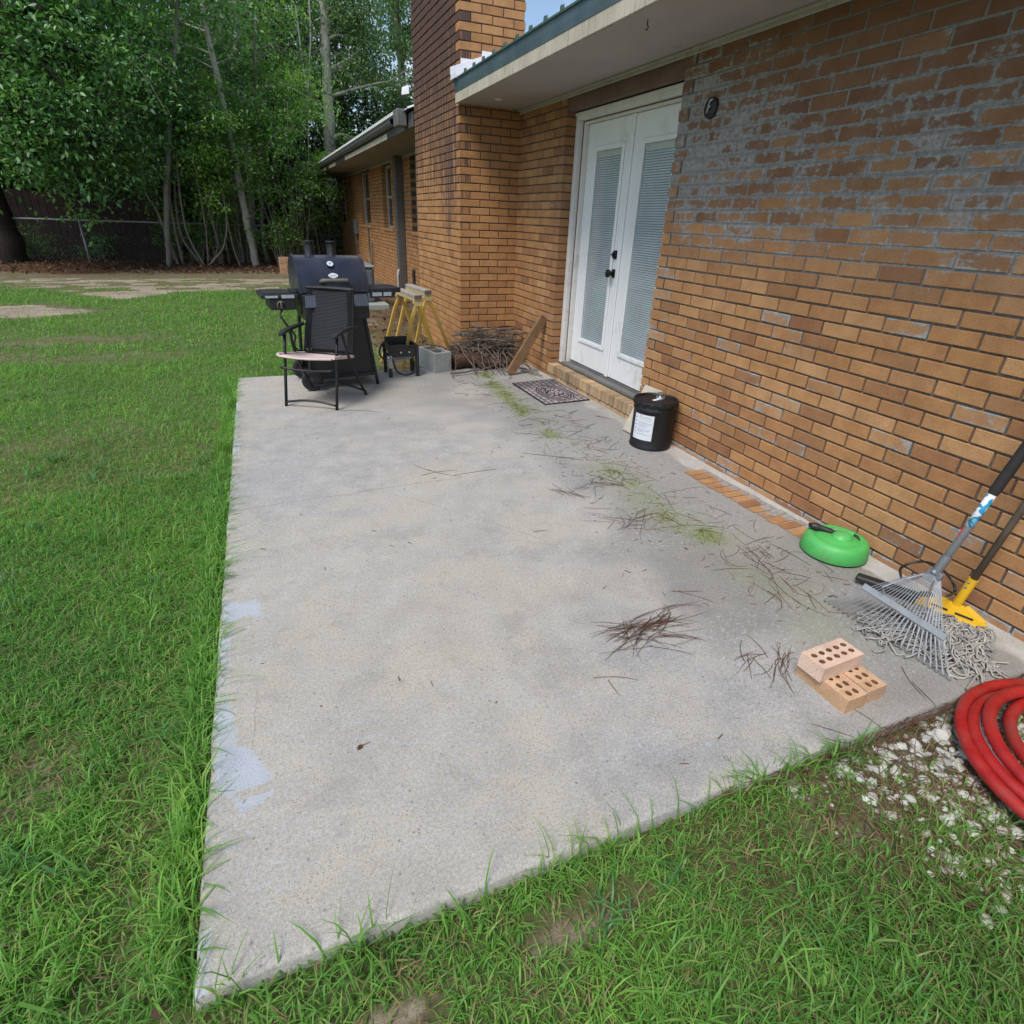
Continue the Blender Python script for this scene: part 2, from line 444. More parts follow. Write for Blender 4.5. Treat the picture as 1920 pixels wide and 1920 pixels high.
# ------------------------------------------------------------------ ground (one sheet), patio
def lawn_dirt(x, y):
    """0 = thick grass .. 1 = bare"""
    x = np.asarray(x, float); y = np.asarray(y, float)
    n = fbm(x*0.55, y*0.55, 3); n2 = fbm(x*1.9, y*1.9, 9)
    d = 0.42*sstep(0.52, 0.80, n*0.55+n2*0.45)
    edge = 7.2+0.6*(n-0.5)*4 - 0.12*(x+5)+2.6*(n2-0.5)
    d = np.maximum(d, sstep(edge-0.8, edge+0.3, y))                                   # dirt path by the trees
    d = d*(1-0.30*(fbm(x*2.6, y*5, 55) > 0.52)*(y > 6.0)*(y < 9.2))
    def blob(cx, cy, rx, ry, s=0.9):
        q = np.sqrt(((x-cx)/rx)**2+((y-cy)/ry)**2)+(n2-0.5)*1.0
        return s*sstep(1.15, 0.7, q)
    d = np.maximum(d, blob(-6.2, 4.3, 1.35, 0.8)); d = np.maximum(d, blob(-4.75, 6.3, 0.75, 0.6))
    d = np.maximum(d, blob(-4.4, 2.0, 0.8, 0.35, 0.55)); d = np.maximum(d, blob(-3.9, 0.9, 0.9, 0.3, 0.5)); d = np.maximum(d, blob(-5.4, 1.2, 0.7, 0.3, 0.55))
    d = np.maximum(d, blob(-3.9, -4.35, 0.22, 0.16, 0.85)); d = np.maximum(d, blob(-3.3, -4.6, 0.13, 0.16, 0.5)); d = np.maximum(d, blob(-3.0, -4.9, 0.07, 0.5, 0.4))
    d = np.maximum(d, blob(-2.05, -5.45, 0.16, 0.05, 0.85)); d = np.maximum(d, blob(-2.5, -5.50, 0.16, 0.05, 0.85)); d = np.maximum(d, blob(-1.2, -5.5, 0.35, 0.08, 0.75))
    d = np.maximum(d, blob(-2.95, -5.4, 0.25, 0.1, 0.6))
    d = np.maximum(d, sstep(-1.75, -1.2, x+(n2-0.5)*0.7)*sstep(-0.5, -0.3, y)*0.93)     # strip along the house behind the patio
    gx = x+0.55*(y+5.4)+(n2-0.5)*0.55
    d = np.maximum(d, (0.55*sstep(-1.55, -1.2, gx)+0.42*sstep(-1.15, -0.8, gx))*sstep(-5.25, -5.36, y))              # gravel by the hose
    return np.clip(d, 0, 1)
def gravelness(x, y):
    n2 = fbm(np.asarray(x)*2.6, np.asarray(y)*2.6, 21)
    gx = x+0.55*(y+5.4)+(n2-0.5)*0.45
    return (0.28*sstep(-1.45, -1.1, gx)+0.72*sstep(-1.1, -0.75, gx))*sstep(-5.2, -5.33, y)
def ground_z(x, y):
    x = np.asarray(x, float); y = np.asarray(y, float)
    z = -0.052+0.022*(fbm(x*0.8, y*0.8, 40)-0.5)+0.012*(fbm(x*4, y*4, 41, 2)-0.5)
    z = z+0.10*sstep(9.2, 10.8, y)*sstep(2.0, -1.5, x)*(0.5+fbm(x, y, 42))             # leaf mound under the trees
    return z
xs = np.concatenate([[-180, -90, -50, -30, -20, -14, -11], np.arange(-9, 1.4, 0.09), [2, 4, 8, 12, 20, 40, 90, 180]])
ys = np.concatenate([[-120, -60, -30, -15, -10, -8], np.arange(-7, 13.5, 0.09), np.arange(14, 30, 1.0), [36, 50, 80, 160, 300]])
GX, GY = np.meshgrid(xs, ys)
GZ = ground_z(GX, GY)
inside = (GX > -2.75) & (GX < 12) & (GY > -5.25) & (GY < -0.45)
GZ = np.where(inside, -0.09, GZ)
nx, ny = len(xs), len(ys)
idx = np.arange(nx*ny).reshape(ny, nx)
quads = np.stack([idx[:-1, :-1], idx[:-1, 1:], idx[1:, 1:], idx[1:, :-1]], -1).reshape(-1, 4)
t = NT('lawn_soil')
soil = t.ramp(t.noise(38, 6, 0.7), (0.25, (0.07, 0.054, 0.036)), (0.5, (0.16, 0.128, 0.088)), (0.75, (0.30, 0.25, 0.18)))
thatch = t.ramp(t.noise(1.0, 5, 0.75, vec=t.mapv((90, 30, 60), rot=(0, 0, 0.6))), (0.3, (0.05, 0.055, 0.022)), (0.55, (0.14, 0.12, 0.06)), (0.75, (0.27, 0.22, 0.12)))
soil = t.mix(t.step(t.noise(5, 4, 0.6), 0.4, 0.62), thatch, soil)
green = t.ramp(t.noise(55, 6, 0.75), (0.3, (0.045, 0.085, 0.02)), (0.7, (0.12, 0.18, 0.05)))
soil = t.mix(t.math('MULTIPLY', t.step(t.attr('bare'), 0.75, 0.15), 0.8), soil, green)
sand = t.ramp(t.math('ADD', t.math('MULTIPLY', t.noise(30, 6, 0.8), 0.42), t.math('MULTIPLY', t.noise(1.0, 6, 0.75, vec=t.mapv((1.6, 4.5, 3))), 0.58)), (0.32, (0.13, 0.105, 0.078)), (0.5, (0.30, 0.25, 0.19)), (0.68, (0.52, 0.45, 0.35)))
soil = t.mix(t.math('MULTIPLY', t.step(t.math('ADD', t.attr('sand'), t.math('MULTIPLY', t.math('SUBTRACT', t.noise(12, 5, 0.7), 0.5), 0.9)), 0.4, 0.75), 0.9), soil, sand)
lit = t.vor(38, 'F1', vec=t.mapv((1, 1, 1)))
litc = t.mix(0.5, t.ramp(lit.outputs['Color'], (0.0, (0.05, 0.028, 0.016)), (0.5, (0.12, 0.06, 0.03)), (1.0, (0.20, 0.11, 0.055))), (0.07, 0.04, 0.025))
soil = t.mix(t.step(t.math('ADD', t.attr('litter'), t.math('MULTIPLY', t.math('SUBTRACT', t.noise(8, 5, 0.7), 0.5), 0.7)), 0.4, 0.65), soil, litc)
t.principled(soil, 0.95, 0, t.bump(t.noise(70, 6, 0.75), 0.8, 0.012), 0.15)
bare = lawn_dirt(GX, GY)
sandm = np.maximum(sstep(0.72, 0.95, bare)*(GY < 9.0)*(GX < -1.0)*(GY > 2.5), 0.30*gravelness(GX, GY))
sandm = np.maximum(sandm, 0.75*sstep(0.45, 0.8, bare)*(GY < -3.0)*(GX < -1.9))
litm = np.maximum(sstep(9.5, 10.3, GY+(fbm(GX, GY, 7)-0.5)*1.2), 0.55*sstep(-1.7, -1.2, GX)*(GY > -0.4)*(GY < 7))
gnd = fast_mesh('ground', np.stack([GX, GY, GZ], -1).reshape(-1, 3), [quads], t.mat, None,
                {'bare': bare.ravel(), 'sand': sandm.ravel(), 'litter': litm.ravel()}, True)
tag(gnd, 'lawn soil with worn sandy patches and a bare dirt strip by the trees', None, None, 'structure')

# --- concrete patio
PX0, PX1, PY0, PY1 = -2.839, 0.0, -5.324, -0.385
def polydist(px, py, poly):
    poly = np.array(poly); ins = np.zeros(px.shape, bool); dm = np.full(px.shape, 1e9)
    for i in range(len(poly)):
        a, b = poly[i], poly[(i+1) % len(poly)]
        c = (a[1] > py) != (b[1] > py)
        with np.errstate(divide='ignore', invalid='ignore'):
            xi = (b[0]-a[0])*(py-a[1])/(b[1]-a[1]+1e-12)+a[0]
        ins ^= c & (px < xi)
        e = b-a; tt = np.clip(((px-a[0])*e[0]+(py-a[1])*e[1])/(e @ e), 0, 1)
        dm = np.minimum(dm, np.hypot(px-a[0]-tt*e[0], py-a[1]-tt*e[1]))
    return np.where(ins, dm, -dm)
def linedist(px, py, line):
    dm = np.full(px.shape, 1e9)
    for a, b in zip(line[:-1], line[1:]):
        a = np.array(a); b = np.array(b); e = b-a
        tt = np.clip(((px-a[0])*e[0]+(py-a[1])*e[1])/(e @ e), 0, 1)
        dm = np.minimum(dm, np.hypot(px-a[0]-tt*e[0], py-a[1]-tt*e[1]))
    return dm
ux = np.concatenate([[PX0, PX0+0.004], np.linspace(PX0+0.012, PX1+0.10, 196)])
uy = np.concatenate([[PY0, PY0+0.004], np.linspace(PY0+0.012, PY1-0.012, 330), [PY1-0.004, PY1]])
UX, UY = np.meshgrid(ux, uy)
UZ = np.zeros_like(UX)+0.004*(fbm(UX*1.3, UY*1.3, 61)-0.5)
for arr in (np.abs(UX-PX0), np.abs(UY-PY0), np.abs(UY-PY1)):
    UZ = UZ-0.008*np.clip(1-arr/0.012, 0, 1)**2
wob = 0.006*(fbm(UX*9, UY*9, 62)-0.5)*2
VX = UX+np.where(np.abs(UX-PX0) < 0.2, wob, 0); VY = UY+np.where((np.abs(UY-PY0) < 0.2) | (np.abs(UY-PY1) < 0.2), wob, 0)
mx, my = len(ux), len(uy); nb = mx*my
top = np.stack([VX, VY, UZ], -1).reshape(-1, 3)
ii = np.arange(nb).reshape(my, mx)
q1 = np.stack([ii[:-1, :-1], ii[:-1, 1:], ii[1:, 1:], ii[1:, :-1]], -1).reshape(-1, 4)
ring = np.concatenate([ii[0, :], ii[1:, -1], ii[-1, -2::-1], ii[-2:0:-1, 0]])
low = top[ring].copy(); low[:, 2] = -0.14
kk = np.arange(len(ring)); k2 = (kk+1) % len(ring)
q2 = np.stack([ring[kk], nb+kk, nb+k2, ring[k2]], -1)
paint = np.maximum.reduce([polydist(UX, UY, p) for p in (
    [(-2.827, -4.561), (-2.796, -4.50), (-2.768, -4.65), (-2.772, -4.71), (-2.735, -4.728), (-2.694, -4.823), (-2.668, -4.876), (-2.677, -4.916), (-2.71, -4.936), (-2.754, -4.955), (-2.786, -4.892), (-2.818, -4.863), (-2.833, -4.79)],
    [(-2.836, -3.95), (-2.76, -4.0), (-2.70, -4.06), (-2.76, -4.10), (-2.83, -4.12)],
    [(-2.76, -3.97), (-2.70, -4.0), (-2.68, -4.14), (-2.74, -4.09)])])
paint = np.maximum(paint, np.where((UX < -2.80+0.03*(fbm(UY*3, UY*0, 5)-0.3)), 0.006, -1)*(fbm(UY*2.2, UY*0+3, 77) > 0.5))
gap = np.hypot((UX+2.72)/0.055, (UY+4.885)/0.012)
paint = np.where(gap < 1, -0.02, paint)
ALG = [(-0.60, -0.75), (-0.661, -1.154), (-0.72, -1.9), (-0.747, -2.26), (-0.747, -2.798), (-0.69, -3.069), (-0.685, -3.506), (-0.736, -3.849), (-0.682, -3.962), (-0.64, -4.15)]
ad = linedist(UX, UY, ALG); nn = fbm(UX*5, UY*5, 31)
alg = np.exp(-(ad/0.065)**2)*sstep(0.35, 0.62, nn)+0.42*np.exp(-(ad/0.15)**2)*sstep(0.3, 0.7, fbm(UX*2, UY*2, 33))
alg += 0.28*np.exp(-(linedist(UX, UY, [(-0.70, -4.5), (-0.60, -4.75), (-0.75, -4.95)])/0.12)**2)
n3 = fbm(UX*1.1, UY*1.1, 35, 4)
grime = sstep(-1.55, -0.35, UX+(n3-0.5)*1.1)*0.75+0.45*sstep(0.55, 0.75, n3)
grime = grime*sstep(-0.07, -0.16, UX+(fbm(UX*7, UY*7, 37)-0.5)*0.12)
apron = sstep(-0.22, -0.06, UX+(fbm(UX*6, UY*3, 38)-0.5)*0.20)*sstep(-2.7, -3.0, UY)*(0.6+0.6*fbm(UX*4, UY*4, 39))
warm = sstep(0.45, 0.65, fbm(UX*0.9+5, UY*0.9, 36, 3))
spk = 0.9*np.exp(-((UX+0.52)**2/0.03+(UY+4.35)**2/0.05))+0.55*np.exp(-((UX+1.15)**2/0.10+(UY+5.0)**2/0.05))+0.30*np.exp(-((UX+2.0)**2/0.2+(UY+4.6)**2/0.2))
tn = NT('old_concrete'); t = tn
f1 = t.noise(260, 3, 0.8); f2 = t.noise(110, 5, 0.75); f3 = t.noise(7, 5, 0.65); f4 = t.noise(1.7, 4, 0.6)
c = t.ramp(f2, (0.25, (0.25, 0.247, 0.242)), (0.5, (0.365, 0.36, 0.35)), (0.78, (0.49, 0.483, 0.465)))
c = t.mix(1.0, c, t.ramp(f1, (0.28, (0.66, 0.66, 0.66)), (0.5, (1.0, 1.0, 1.0)), (0.72, (1.32, 1.31, 1.28))), 'MULTIPLY')
c = t.mix(1.0, c, t.ramp(f3, (0.3, (0.80, 0.80, 0.80)), (0.7, (1.14, 1.13, 1.11))), 'MULTIPLY')
c = t.mix(1.0, c, t.ramp(f4, (0.3, (0.90, 0.91, 0.93)), (0.7, (1.06, 1.04, 1.0))), 'MULTIPLY')
c = t.mix(t.math('MULTIPLY', t.attr('warm'), 0.36), c, t.ramp(f2, (0.25, (0.31, 0.285, 0.235)), (0.75, (0.54, 0.50, 0.42))))
g = t.step(t.math('ADD', t.attr('grime'), t.math('ADD', t.math('MULTIPLY', t.math('SUBTRACT', f3, 0.5), 0.9), t.math('MULTIPLY', t.math('SUBTRACT', f2, 0.5), 0.7))), 0.25, 1.0)
c = t.mix(t.math('MULTIPLY', g, 0.62), c, t.ramp(f2, (0.3, (0.115, 0.115, 0.115)), (0.7, (0.235, 0.235, 0.23))))
ap = t.step(t.math('ADD', t.attr('apron'), t.math('MULTIPLY', t.math('SUBTRACT', t.noise(16, 5, 0.7), 0.5), 0.8)), 0.3, 0.65)
c = t.mix(t.math('MULTIPLY', ap, 0.85), c, t.ramp(f3, (0.3, (0.38, 0.37, 0.355)), (0.7, (0.56, 0.55, 0.53))))
pm = t.step(t.math('ADD', t.math('MULTIPLY', t.attr('paint'), 40.0), t.math('ADD', t.math('MULTIPLY', t.math('SUBTRACT', t.noise(45, 5, 0.7), 0.5), 1.6), t.math('MULTIPLY', t.math('SUBTRACT', t.noise(190, 3, 0.6), 0.5), 1.0))), 0.05, 0.35)
pitc = t.vor(150, 'F1')
pm = t.math('MULTIPLY', pm, t.step(pitc.outputs['Distance'], 0.1, 0.22))
c = t.mix(t.math('MULTIPLY', pm, 0.88), c, t.ramp(f3, (0.3, (0.36, 0.40, 0.46)), (0.7, (0.43, 0.47, 0.53))))
al = t.math('MULTIPLY', t.attr('algae'), t.ramp(t.noise(60, 6, 0.75), (0.3, 0.25), (0.65, 1.1)))
c = t.mix(t.math('MINIMUM', al, 0.85), c, t.ramp(t.noise(90, 3), (0.3, (0.10, 0.14, 0.03)), (0.7, (0.24, 0.29, 0.08))))
ag = t.vor(210, 'F1'); agr = t.vor(120, 'F1')
c = t.mix(t.math('MULTIPLY', t.step(ag.outputs['Distance'], 0.24, 0.10), t.step(t.noise(14, 3), 0.36, 0.58)), c, (0.07, 0.068, 0.065))
c = t.mix(t.math('MULTIPLY', t.step(agr.outputs['Distance'], 0.16, 0.08), 0.65), c, (0.68, 0.66, 0.62))
hole = t.vor(70, 'F1')
c = t.mix(t.math('MULTIPLY', t.step(hole.outputs['Distance'], 0.26, 0.16), t.math('MULTIPLY', t.attr('pits'), t.step(t.noise(30, 2), 0.45, 0.55))), c, (0.03, 0.03, 0.03))
lg = t.vor(26, 'F1')
c = t.mix(t.math('MULTIPLY', t.step(lg.outputs['Distance'], 0.13, 0.08), 0.5), c, (0.12, 0.11, 0.10))
wr = t.noise(1.9, 7, 0.72); wm = t.math('MULTIPLY', t.step(wr, 0.50, 0.56), t.step(t.attr('grime'), 0.55, 0.15))
c = t.mix(t.math('MULTIPLY', wm, 0.42), c, t.ramp(f1, (0.3, (0.30, 0.275, 0.225)), (0.55, (0.47, 0.435, 0.365)), (0.75, (0.62, 0.585, 0.51))))
pt = t.vor(130, 'F1'); c = t.mix(t.math('MULTIPLY', t.math('MULTIPLY', t.step(pt.outputs['Distance'], 0.26, 0.16), wm), 0.75), c, (0.085, 0.08, 0.072))
ov = t.step(t.noise(3.1, 7, 0.75), 0.55, 0.60); c = t.mix(t.math('MULTIPLY', ov, 0.16), c, (0.16, 0.16, 0.16))
sp_ = t.n('SeparateXYZ'); t.set(sp_, 'Vector', t.pos())
ca, cb = at_z(440, 957, 0), at_z(880, 893, 0)
for (qa, qb, wd, amt, ns) in ((ca, cb, 0.0016, 0.55, 3.0), (at_z(760, 930, 0), at_z(1010, 1010, 0), 0.0010, 0.5, 4.0), (at_z(480, 1300, 0), at_z(470, 1420, 0), 0.0012, 0.3, 2.0)):
    dd = (qb-qa)[:2]; LL = float(np.linalg.norm(dd)); dd = dd/LL; nv = (-dd[1], dd[0])
    al_ = t.math('ADD', t.math('MULTIPLY', t.math('SUBTRACT', sp_.outputs['X'], float(qa[0])), float(dd[0])), t.math('MULTIPLY', t.math('SUBTRACT', sp_.outputs['Y'], float(qa[1])), float(dd[1])))
    ac_ = t.math('ADD', t.math('MULTIPLY', t.math('SUBTRACT', sp_.outputs['X'], float(qa[0])), float(nv[0])), t.math('MULTIPLY', t.math('SUBTRACT', sp_.outputs['Y'], float(qa[1])), float(nv[1])))
    ac_ = t.math('ADD', ac_, t.math('MULTIPLY', t.math('SUBTRACT', t.noise(ns, 6, 0.7), 0.5), 0.09))
    k_ = t.math('MULTIPLY', t.step(t.math('ABSOLUTE', ac_), wd*2.2, wd*0.6), t.math('MULTIPLY', t.step(al_, -0.05, 0.08), t.step(al_, LL+0.05, LL-0.08)))
    c = t.mix(t.math('MULTIPLY', k_, amt), c, (0.09, 0.085, 0.08))
t.principled(c, t.mix(pm, 0.9, 0.62), 0, t.bump(t.math('ADD', f1, t.math('MULTIPLY', f2, 1.2)), 0.55, 0.003), 0.25)
npad = len(ring)
pad = lambda a: np.concatenate([a.ravel(), np.zeros(npad)])
patio = fast_mesh('patio', np.concatenate([top, low]), [q1, q2], t.mat, None,
                  {'paint': np.concatenate([paint.ravel(), np.full(npad, -1.0)]), 'algae': pad(np.clip(alg, 0, 1)), 'grime': np.concatenate([grime.ravel(), np.full(npad, 0.8)]),
                   'apron': pad(apron), 'warm': pad(warm), 'pits': pad(np.clip(spk, 0, 1))}, True)
tag(patio, 'grey concrete patio slab with blue-grey paint patches on its edge', None, None, 'structure')

# brick edging that shows through the concrete along the wall
mb = MB(); r_ = random.Random(8)
for k in range(14):
    y = -3.47-k*0.0665
    sm = 0.02+0.2*r_.random()+(0.2 if 7 < k < 10 else 0)
    def P(x, yy, z): return (x, yy, z)
    xa = -0.250+0.003*k+r_.uniform(-0.006, 0.006)
    cols = 6; W = 0.165
    V = []; S = []
    for i in range(cols+1):
        xx = xa+W*i/cols; zz = 0.0035
        for yy in (y-0.029, y+0.029): V.append((xx, yy, zz)); S.append(sm+0.95*max(0, (i/cols-0.5))**0.9)
    F = [(2*i, 2*i+2, 2*i+3, 2*i+1) for i in range(cols)]
    mb.add(V, F, 0, {'smear': S, 'dark': [0]*len(V), 'stain': [0]*len(V), 'edge': [1]*len(V)})
be = mb.build('brick_strip', M_BRICK); tag(be, 'row of orange bricks laid flush in the concrete along the wall', None, None, 'structure')

# ------------------------------------------------------------------ the house
house = thing('brick_house', (0, 0, 0), 'long one-storey orange brick house with metal roof, chimney and white double doors', 'house')
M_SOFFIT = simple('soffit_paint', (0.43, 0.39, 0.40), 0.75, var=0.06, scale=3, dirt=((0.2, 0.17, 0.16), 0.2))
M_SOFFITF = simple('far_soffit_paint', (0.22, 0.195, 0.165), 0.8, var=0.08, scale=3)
M_TRIM = simple('weathered_trim', (0.42, 0.39, 0.35), 0.75, var=0.14, scale=9, dirt=((0.22, 0.20, 0.15), 0.6))
tt_ = NT('mildewed_fascia'); t = tt_
c = t.ramp(t.noise(5, 4), (0.3, (0.40, 0.36, 0.29)), (0.7, (0.52, 0.48, 0.40)))
c = t.mix(t.math('MULTIPLY', t.step(t.noise(1.0, 6, 0.8, vec=t.mapv((60, 60, 4))), 0.48, 0.68), 0.7), c, (0.13, 0.12, 0.06))
c = t.mix(t.math('MULTIPLY', t.step(t.noise(3, 6, 0.8), 0.5, 0.7), 0.5), c, (0.22, 0.22, 0.09))
t.principled(c, 0.8, 0, t.bump(t.noise(90), 0.2, 0.002), 0.3); M_FASCIA = t.mat
M_DRIP = simple('blue_grey_drip_metal', (0.105, 0.155, 0.185), 0.45, 0.3, var=0.25, scale=5, dirt=((0.07, 0.10, 0.085), 0.5))
M_ROOF = simple('white_metal_roof', (0.66, 0.70, 0.74), 0.38, 0.3, var=0.06, scale=4)
M_RIB = simple('green_roof_closure', (0.045, 0.09, 0.075), 0.6, var=0.2)
M_FLASH = simple('white_flashing', (0.78, 0.78, 0.82), 0.4, 0.1, var=0.05, scale=5)
M_DOOR = simple('white_door_paint', (0.74, 0.755, 0.76), 0.38, var=0.035, scale=3, bump=0.03, dirt=((0.5, 0.5, 0.47), 0.15))
M_CASE = simple('white_casing', (0.64, 0.63, 0.61), 0.5, var=0.06, scale=6, dirt=((0.40, 0.36, 0.31), 0.35))
M_LINTEL = simple('brown_lintel_board', (0.145, 0.088, 0.07), 0.72, var=0.2, scale=7, bump=0.15)
M_BLACKHW = simple('black_hardware', (0.012, 0.012, 0.014), 0.35, 0.4, var=0.2)
M_SILL = simple('grey_threshold', (0.17, 0.165, 0.16), 0.55, 0.3, var=0.18, scale=10)
M_DARK = simple('dark_gap', (0.012, 0.011, 0.010), 0.9)
M_GUTTER = simple('grey_gutter', (0.16, 0.165, 0.165), 0.5, 0.3, var=0.15, scale=5, dirt=((0.09, 0.08, 0.065), 0.5))
M_DUCT = simple('dark_grey_duct', (0.105, 0.10, 0.098), 0.55, 0.2, var=0.15, scale=5)
M_CONDUIT = simple('pale_conduit', (0.42, 0.43, 0.43), 0.45, 0.2)

WT = 2.285
def near_field(P, r):
    y, z = P[1], P[2]
    n = float(fbm(np.array([y*1.6]), np.array([z*2.6]), 71)[0]); n2 = float(fbm(np.array([y*0.8+9]), np.array([z*1.2]), 72)[0])
    s = 0.0
    if y < -2.4:
        zc = 1.72+0.10*(y+3.0)
        band = math.exp(-((z-zc)/0.40)**2)*(0.47+0.42*math.exp(-((y+3.0)/0.5)**2))
        band += 0.42*math.exp(-((y+2.66)/0.15)**2)*sstep(1.35, 1.8, z)
        s = 0.86*band*(0.2+1.05*n)*r.uniform(0.75, 1.1)+0.15*sstep(0.95, 1.3, z)
        if z < 1.1: s += (0.32 if r.random() < 0.11 else 0.0)
        if z < 0.05: s += 0.35
        d = 0.95*sstep(1.6, 2.1, z)*(0.35+n2)*r.uniform(0.5, 1.2)+(0.35 if r.random() < 0.09 else 0)+0.60*sstep(0.9, 1.6, z)*r.random()+0.26*sstep(1.0, 1.7, z)  # browner bricks higher up, with eave shade also put into their colour
        pr = 0.0125-0.0095*sstep(1.0, 1.45, z)
    else:
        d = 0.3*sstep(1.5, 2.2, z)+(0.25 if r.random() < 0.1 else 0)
        if y < -0.82: s += 0.26*sstep(0.35, 0.6, n); d += 0.35
        pr = 0.0075
    return (s, min(d, 0.9), 0.0, pr)
def wall_part(name, build_fn, slab, mats, parent=house):
    m = MB(); build_fn(m)
    for lo, hi in slab: m.box(lo, hi, 1)
    return m.build(name, mats, parent)
R1 = random.Random(21)
YL, YR = -0.98, -2.53
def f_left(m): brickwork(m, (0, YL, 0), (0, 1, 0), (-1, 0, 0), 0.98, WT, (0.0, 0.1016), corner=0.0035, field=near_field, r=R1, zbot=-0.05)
def f_left2(m):
    f_left(m)
    # header ends turning into the door opening
    brickwork(m, (0.10, YL, 0), (-1, 0, 0), (0, -1, 0), 0.1075, WT, (0.30, 0.0), field=lambda P, r: (0.15*r.random(), 0.35, 0, 0.0035), r=R1, corner=0.0, zbot=-0.05)
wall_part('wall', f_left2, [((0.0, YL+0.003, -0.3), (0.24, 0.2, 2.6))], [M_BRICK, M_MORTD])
def f_right(m):
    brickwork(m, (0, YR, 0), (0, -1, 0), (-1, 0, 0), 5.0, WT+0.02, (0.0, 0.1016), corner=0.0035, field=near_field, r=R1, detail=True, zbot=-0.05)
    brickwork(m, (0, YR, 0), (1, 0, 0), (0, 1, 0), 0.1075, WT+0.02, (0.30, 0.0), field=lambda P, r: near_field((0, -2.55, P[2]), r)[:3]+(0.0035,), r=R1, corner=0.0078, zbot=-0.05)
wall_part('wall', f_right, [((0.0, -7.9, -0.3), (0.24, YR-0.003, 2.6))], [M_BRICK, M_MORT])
# above the doors and behind the frame
m = MB(); m.box((0.004, YR+0.003, 2.162), (0.06, YL-0.003, 2.30), 0, 0.003)
m.ball((0.003, -1.52, 2.215), (0.006, 0.010, 0.016), 10)
m.build('lintel', M_LINTEL, house)
m = MB(); m.box((0.06, YR+0.001, 2.17), (0.24, YL-0.001, 2.6)); m.box((0.215, YR, -0.3), (0.24, YL, 2.17)); m.build('wall', M_DARK, house)

# chimney: near face and the long stained face
def chim_long(P, r):
    y, z = P[1], P[2]
    s = 0.38+0.55*sstep(0.9, 2.2, z)+0.25*sstep(2.2, 3.0, z)-0.75*sstep(1.0, 0.55, z)
    s += 0.30*math.exp(-((y-0.38)/0.22)**2)*sstep(0.8, 1.3, z)*sstep(2.2, 1.8, z)
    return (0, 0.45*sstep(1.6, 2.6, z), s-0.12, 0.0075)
def chim_near(P, r):
    z = P[2]; return (0, 0.25*sstep(1.6, 2.1, z)*(z < 2.3)+(0.12 if r.random() < 0.15 else 0), -0.9, 0.0075)  # rows just below the soffit carry eave shade in their colour
R2 = random.Random(31); CT = 4.55
def f_chim(m):
    brickwork(m, (-0.61, 0, 0), (1, 0, 0), (0, -1, 0), 0.61, CT, (0.0, 0.1016), field=chim_near, r=R2, zbot=-0.05)
    brickwork(m, (-0.61, 0, 0), (0, 1, 0), (-1, 0, 0), 1.72, CT, (0.1016, 0.0), field=chim_long, r=R2, zbot=-0.05)
    brickwork(m, (0.0, 1.72, 0), (-1, 0, 0), (0, 1, 0), 0.61, CT, (0.0, 0.1016), field=chim_near, r=R2, zbot=-0.05)
    brickwork(m, (0.0, 0, 0), (0, 1, 0), (1, 0, 0), 1.72, CT, (0.1016, 0.0), field=chim_near, r=R2, zbot=2.8)
wall_part('chimney', f_chim, [((-0.61+0.001, 0.001, -0.3), (-0.001, 1.719, CT-0.003))], [M_CHIM, M_MORTD])

# far wing
WX = 0.10; WTF = 2.30; YF0, YF1 = 1.72, 14.95
WINS = [(4.25, 5.05), (6.72, 7.62), (9.22, 10.62), (12.95, 14.2)]
R3 = random.Random(41)
def f_far(m):
    sk = [(a-YF0, b-YF0, 1.10, 2.24) for a, b in WINS]
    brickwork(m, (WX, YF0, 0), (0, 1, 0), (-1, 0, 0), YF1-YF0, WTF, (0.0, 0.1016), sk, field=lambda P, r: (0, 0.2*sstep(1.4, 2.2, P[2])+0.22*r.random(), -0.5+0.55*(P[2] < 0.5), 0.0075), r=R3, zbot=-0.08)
prev = YF0; slabs = []
for a, b in WINS: slabs.append(((WX, prev, -0.3), (WX+0.22, a-0.004, 2.6))); prev = b+0.004
slabs.append(((WX, prev, -0.3), (WX+0.22, YF1-0.003, 2.6)))
for a, b in WINS: slabs += [((WX+0.001, a-0.003, -0.3), (WX+0.219, b+0.003, 1.097)), ((WX+0.001, a-0.003, 2.243), (WX+0.219, b+0.003, 2.6))]
wall_part('wall', f_far, slabs, [M_CHIM, M_MORTD])
M_FRAMEW = simple('window_frame_paint', (0.34, 0.33, 0.30), 0.5)
tg = NT('window_glass'); t = tg
t.principled((0.015, 0.02, 0.02), 0.06, 0, None, 0.6); M_GLASS = t.mat
for a, b in WINS:
    m = MB(); x = WX+0.085
    for lo, hi in (((x, a, 1.10), (x+0.05, a+0.05, 2.24)), ((x, b-0.05, 1.10), (x+0.05, b, 2.24)), ((x, a+0.05, 2.19), (x+0.05, b-0.05, 2.24)), ((x, a+0.05, 1.10), (x+0.05, b-0.05, 1.15)), ((x+0.005, a+0.05, 1.655), (x+0.045, b-0.05, 1.695))):
        m.box(lo, hi, 0, 0.004)
    w = m.build('window', M_FRAMEW, house)
    m = MB(); m.box((x+0.028, a+0.04, 1.14), (x+0.034, b-0.04, 2.2)); m.build('pane', M_GLASS, w)
    m = MB(); m.frame((WX, 0, 1.10), (1, 0, 0), (0, 1, 0), (0, 0, 1), (-0.03, a-0.03, -0.05), (0.085, b+0.03, 0.004), 0, 0.004); m.build('sill', M_CHIM, w)
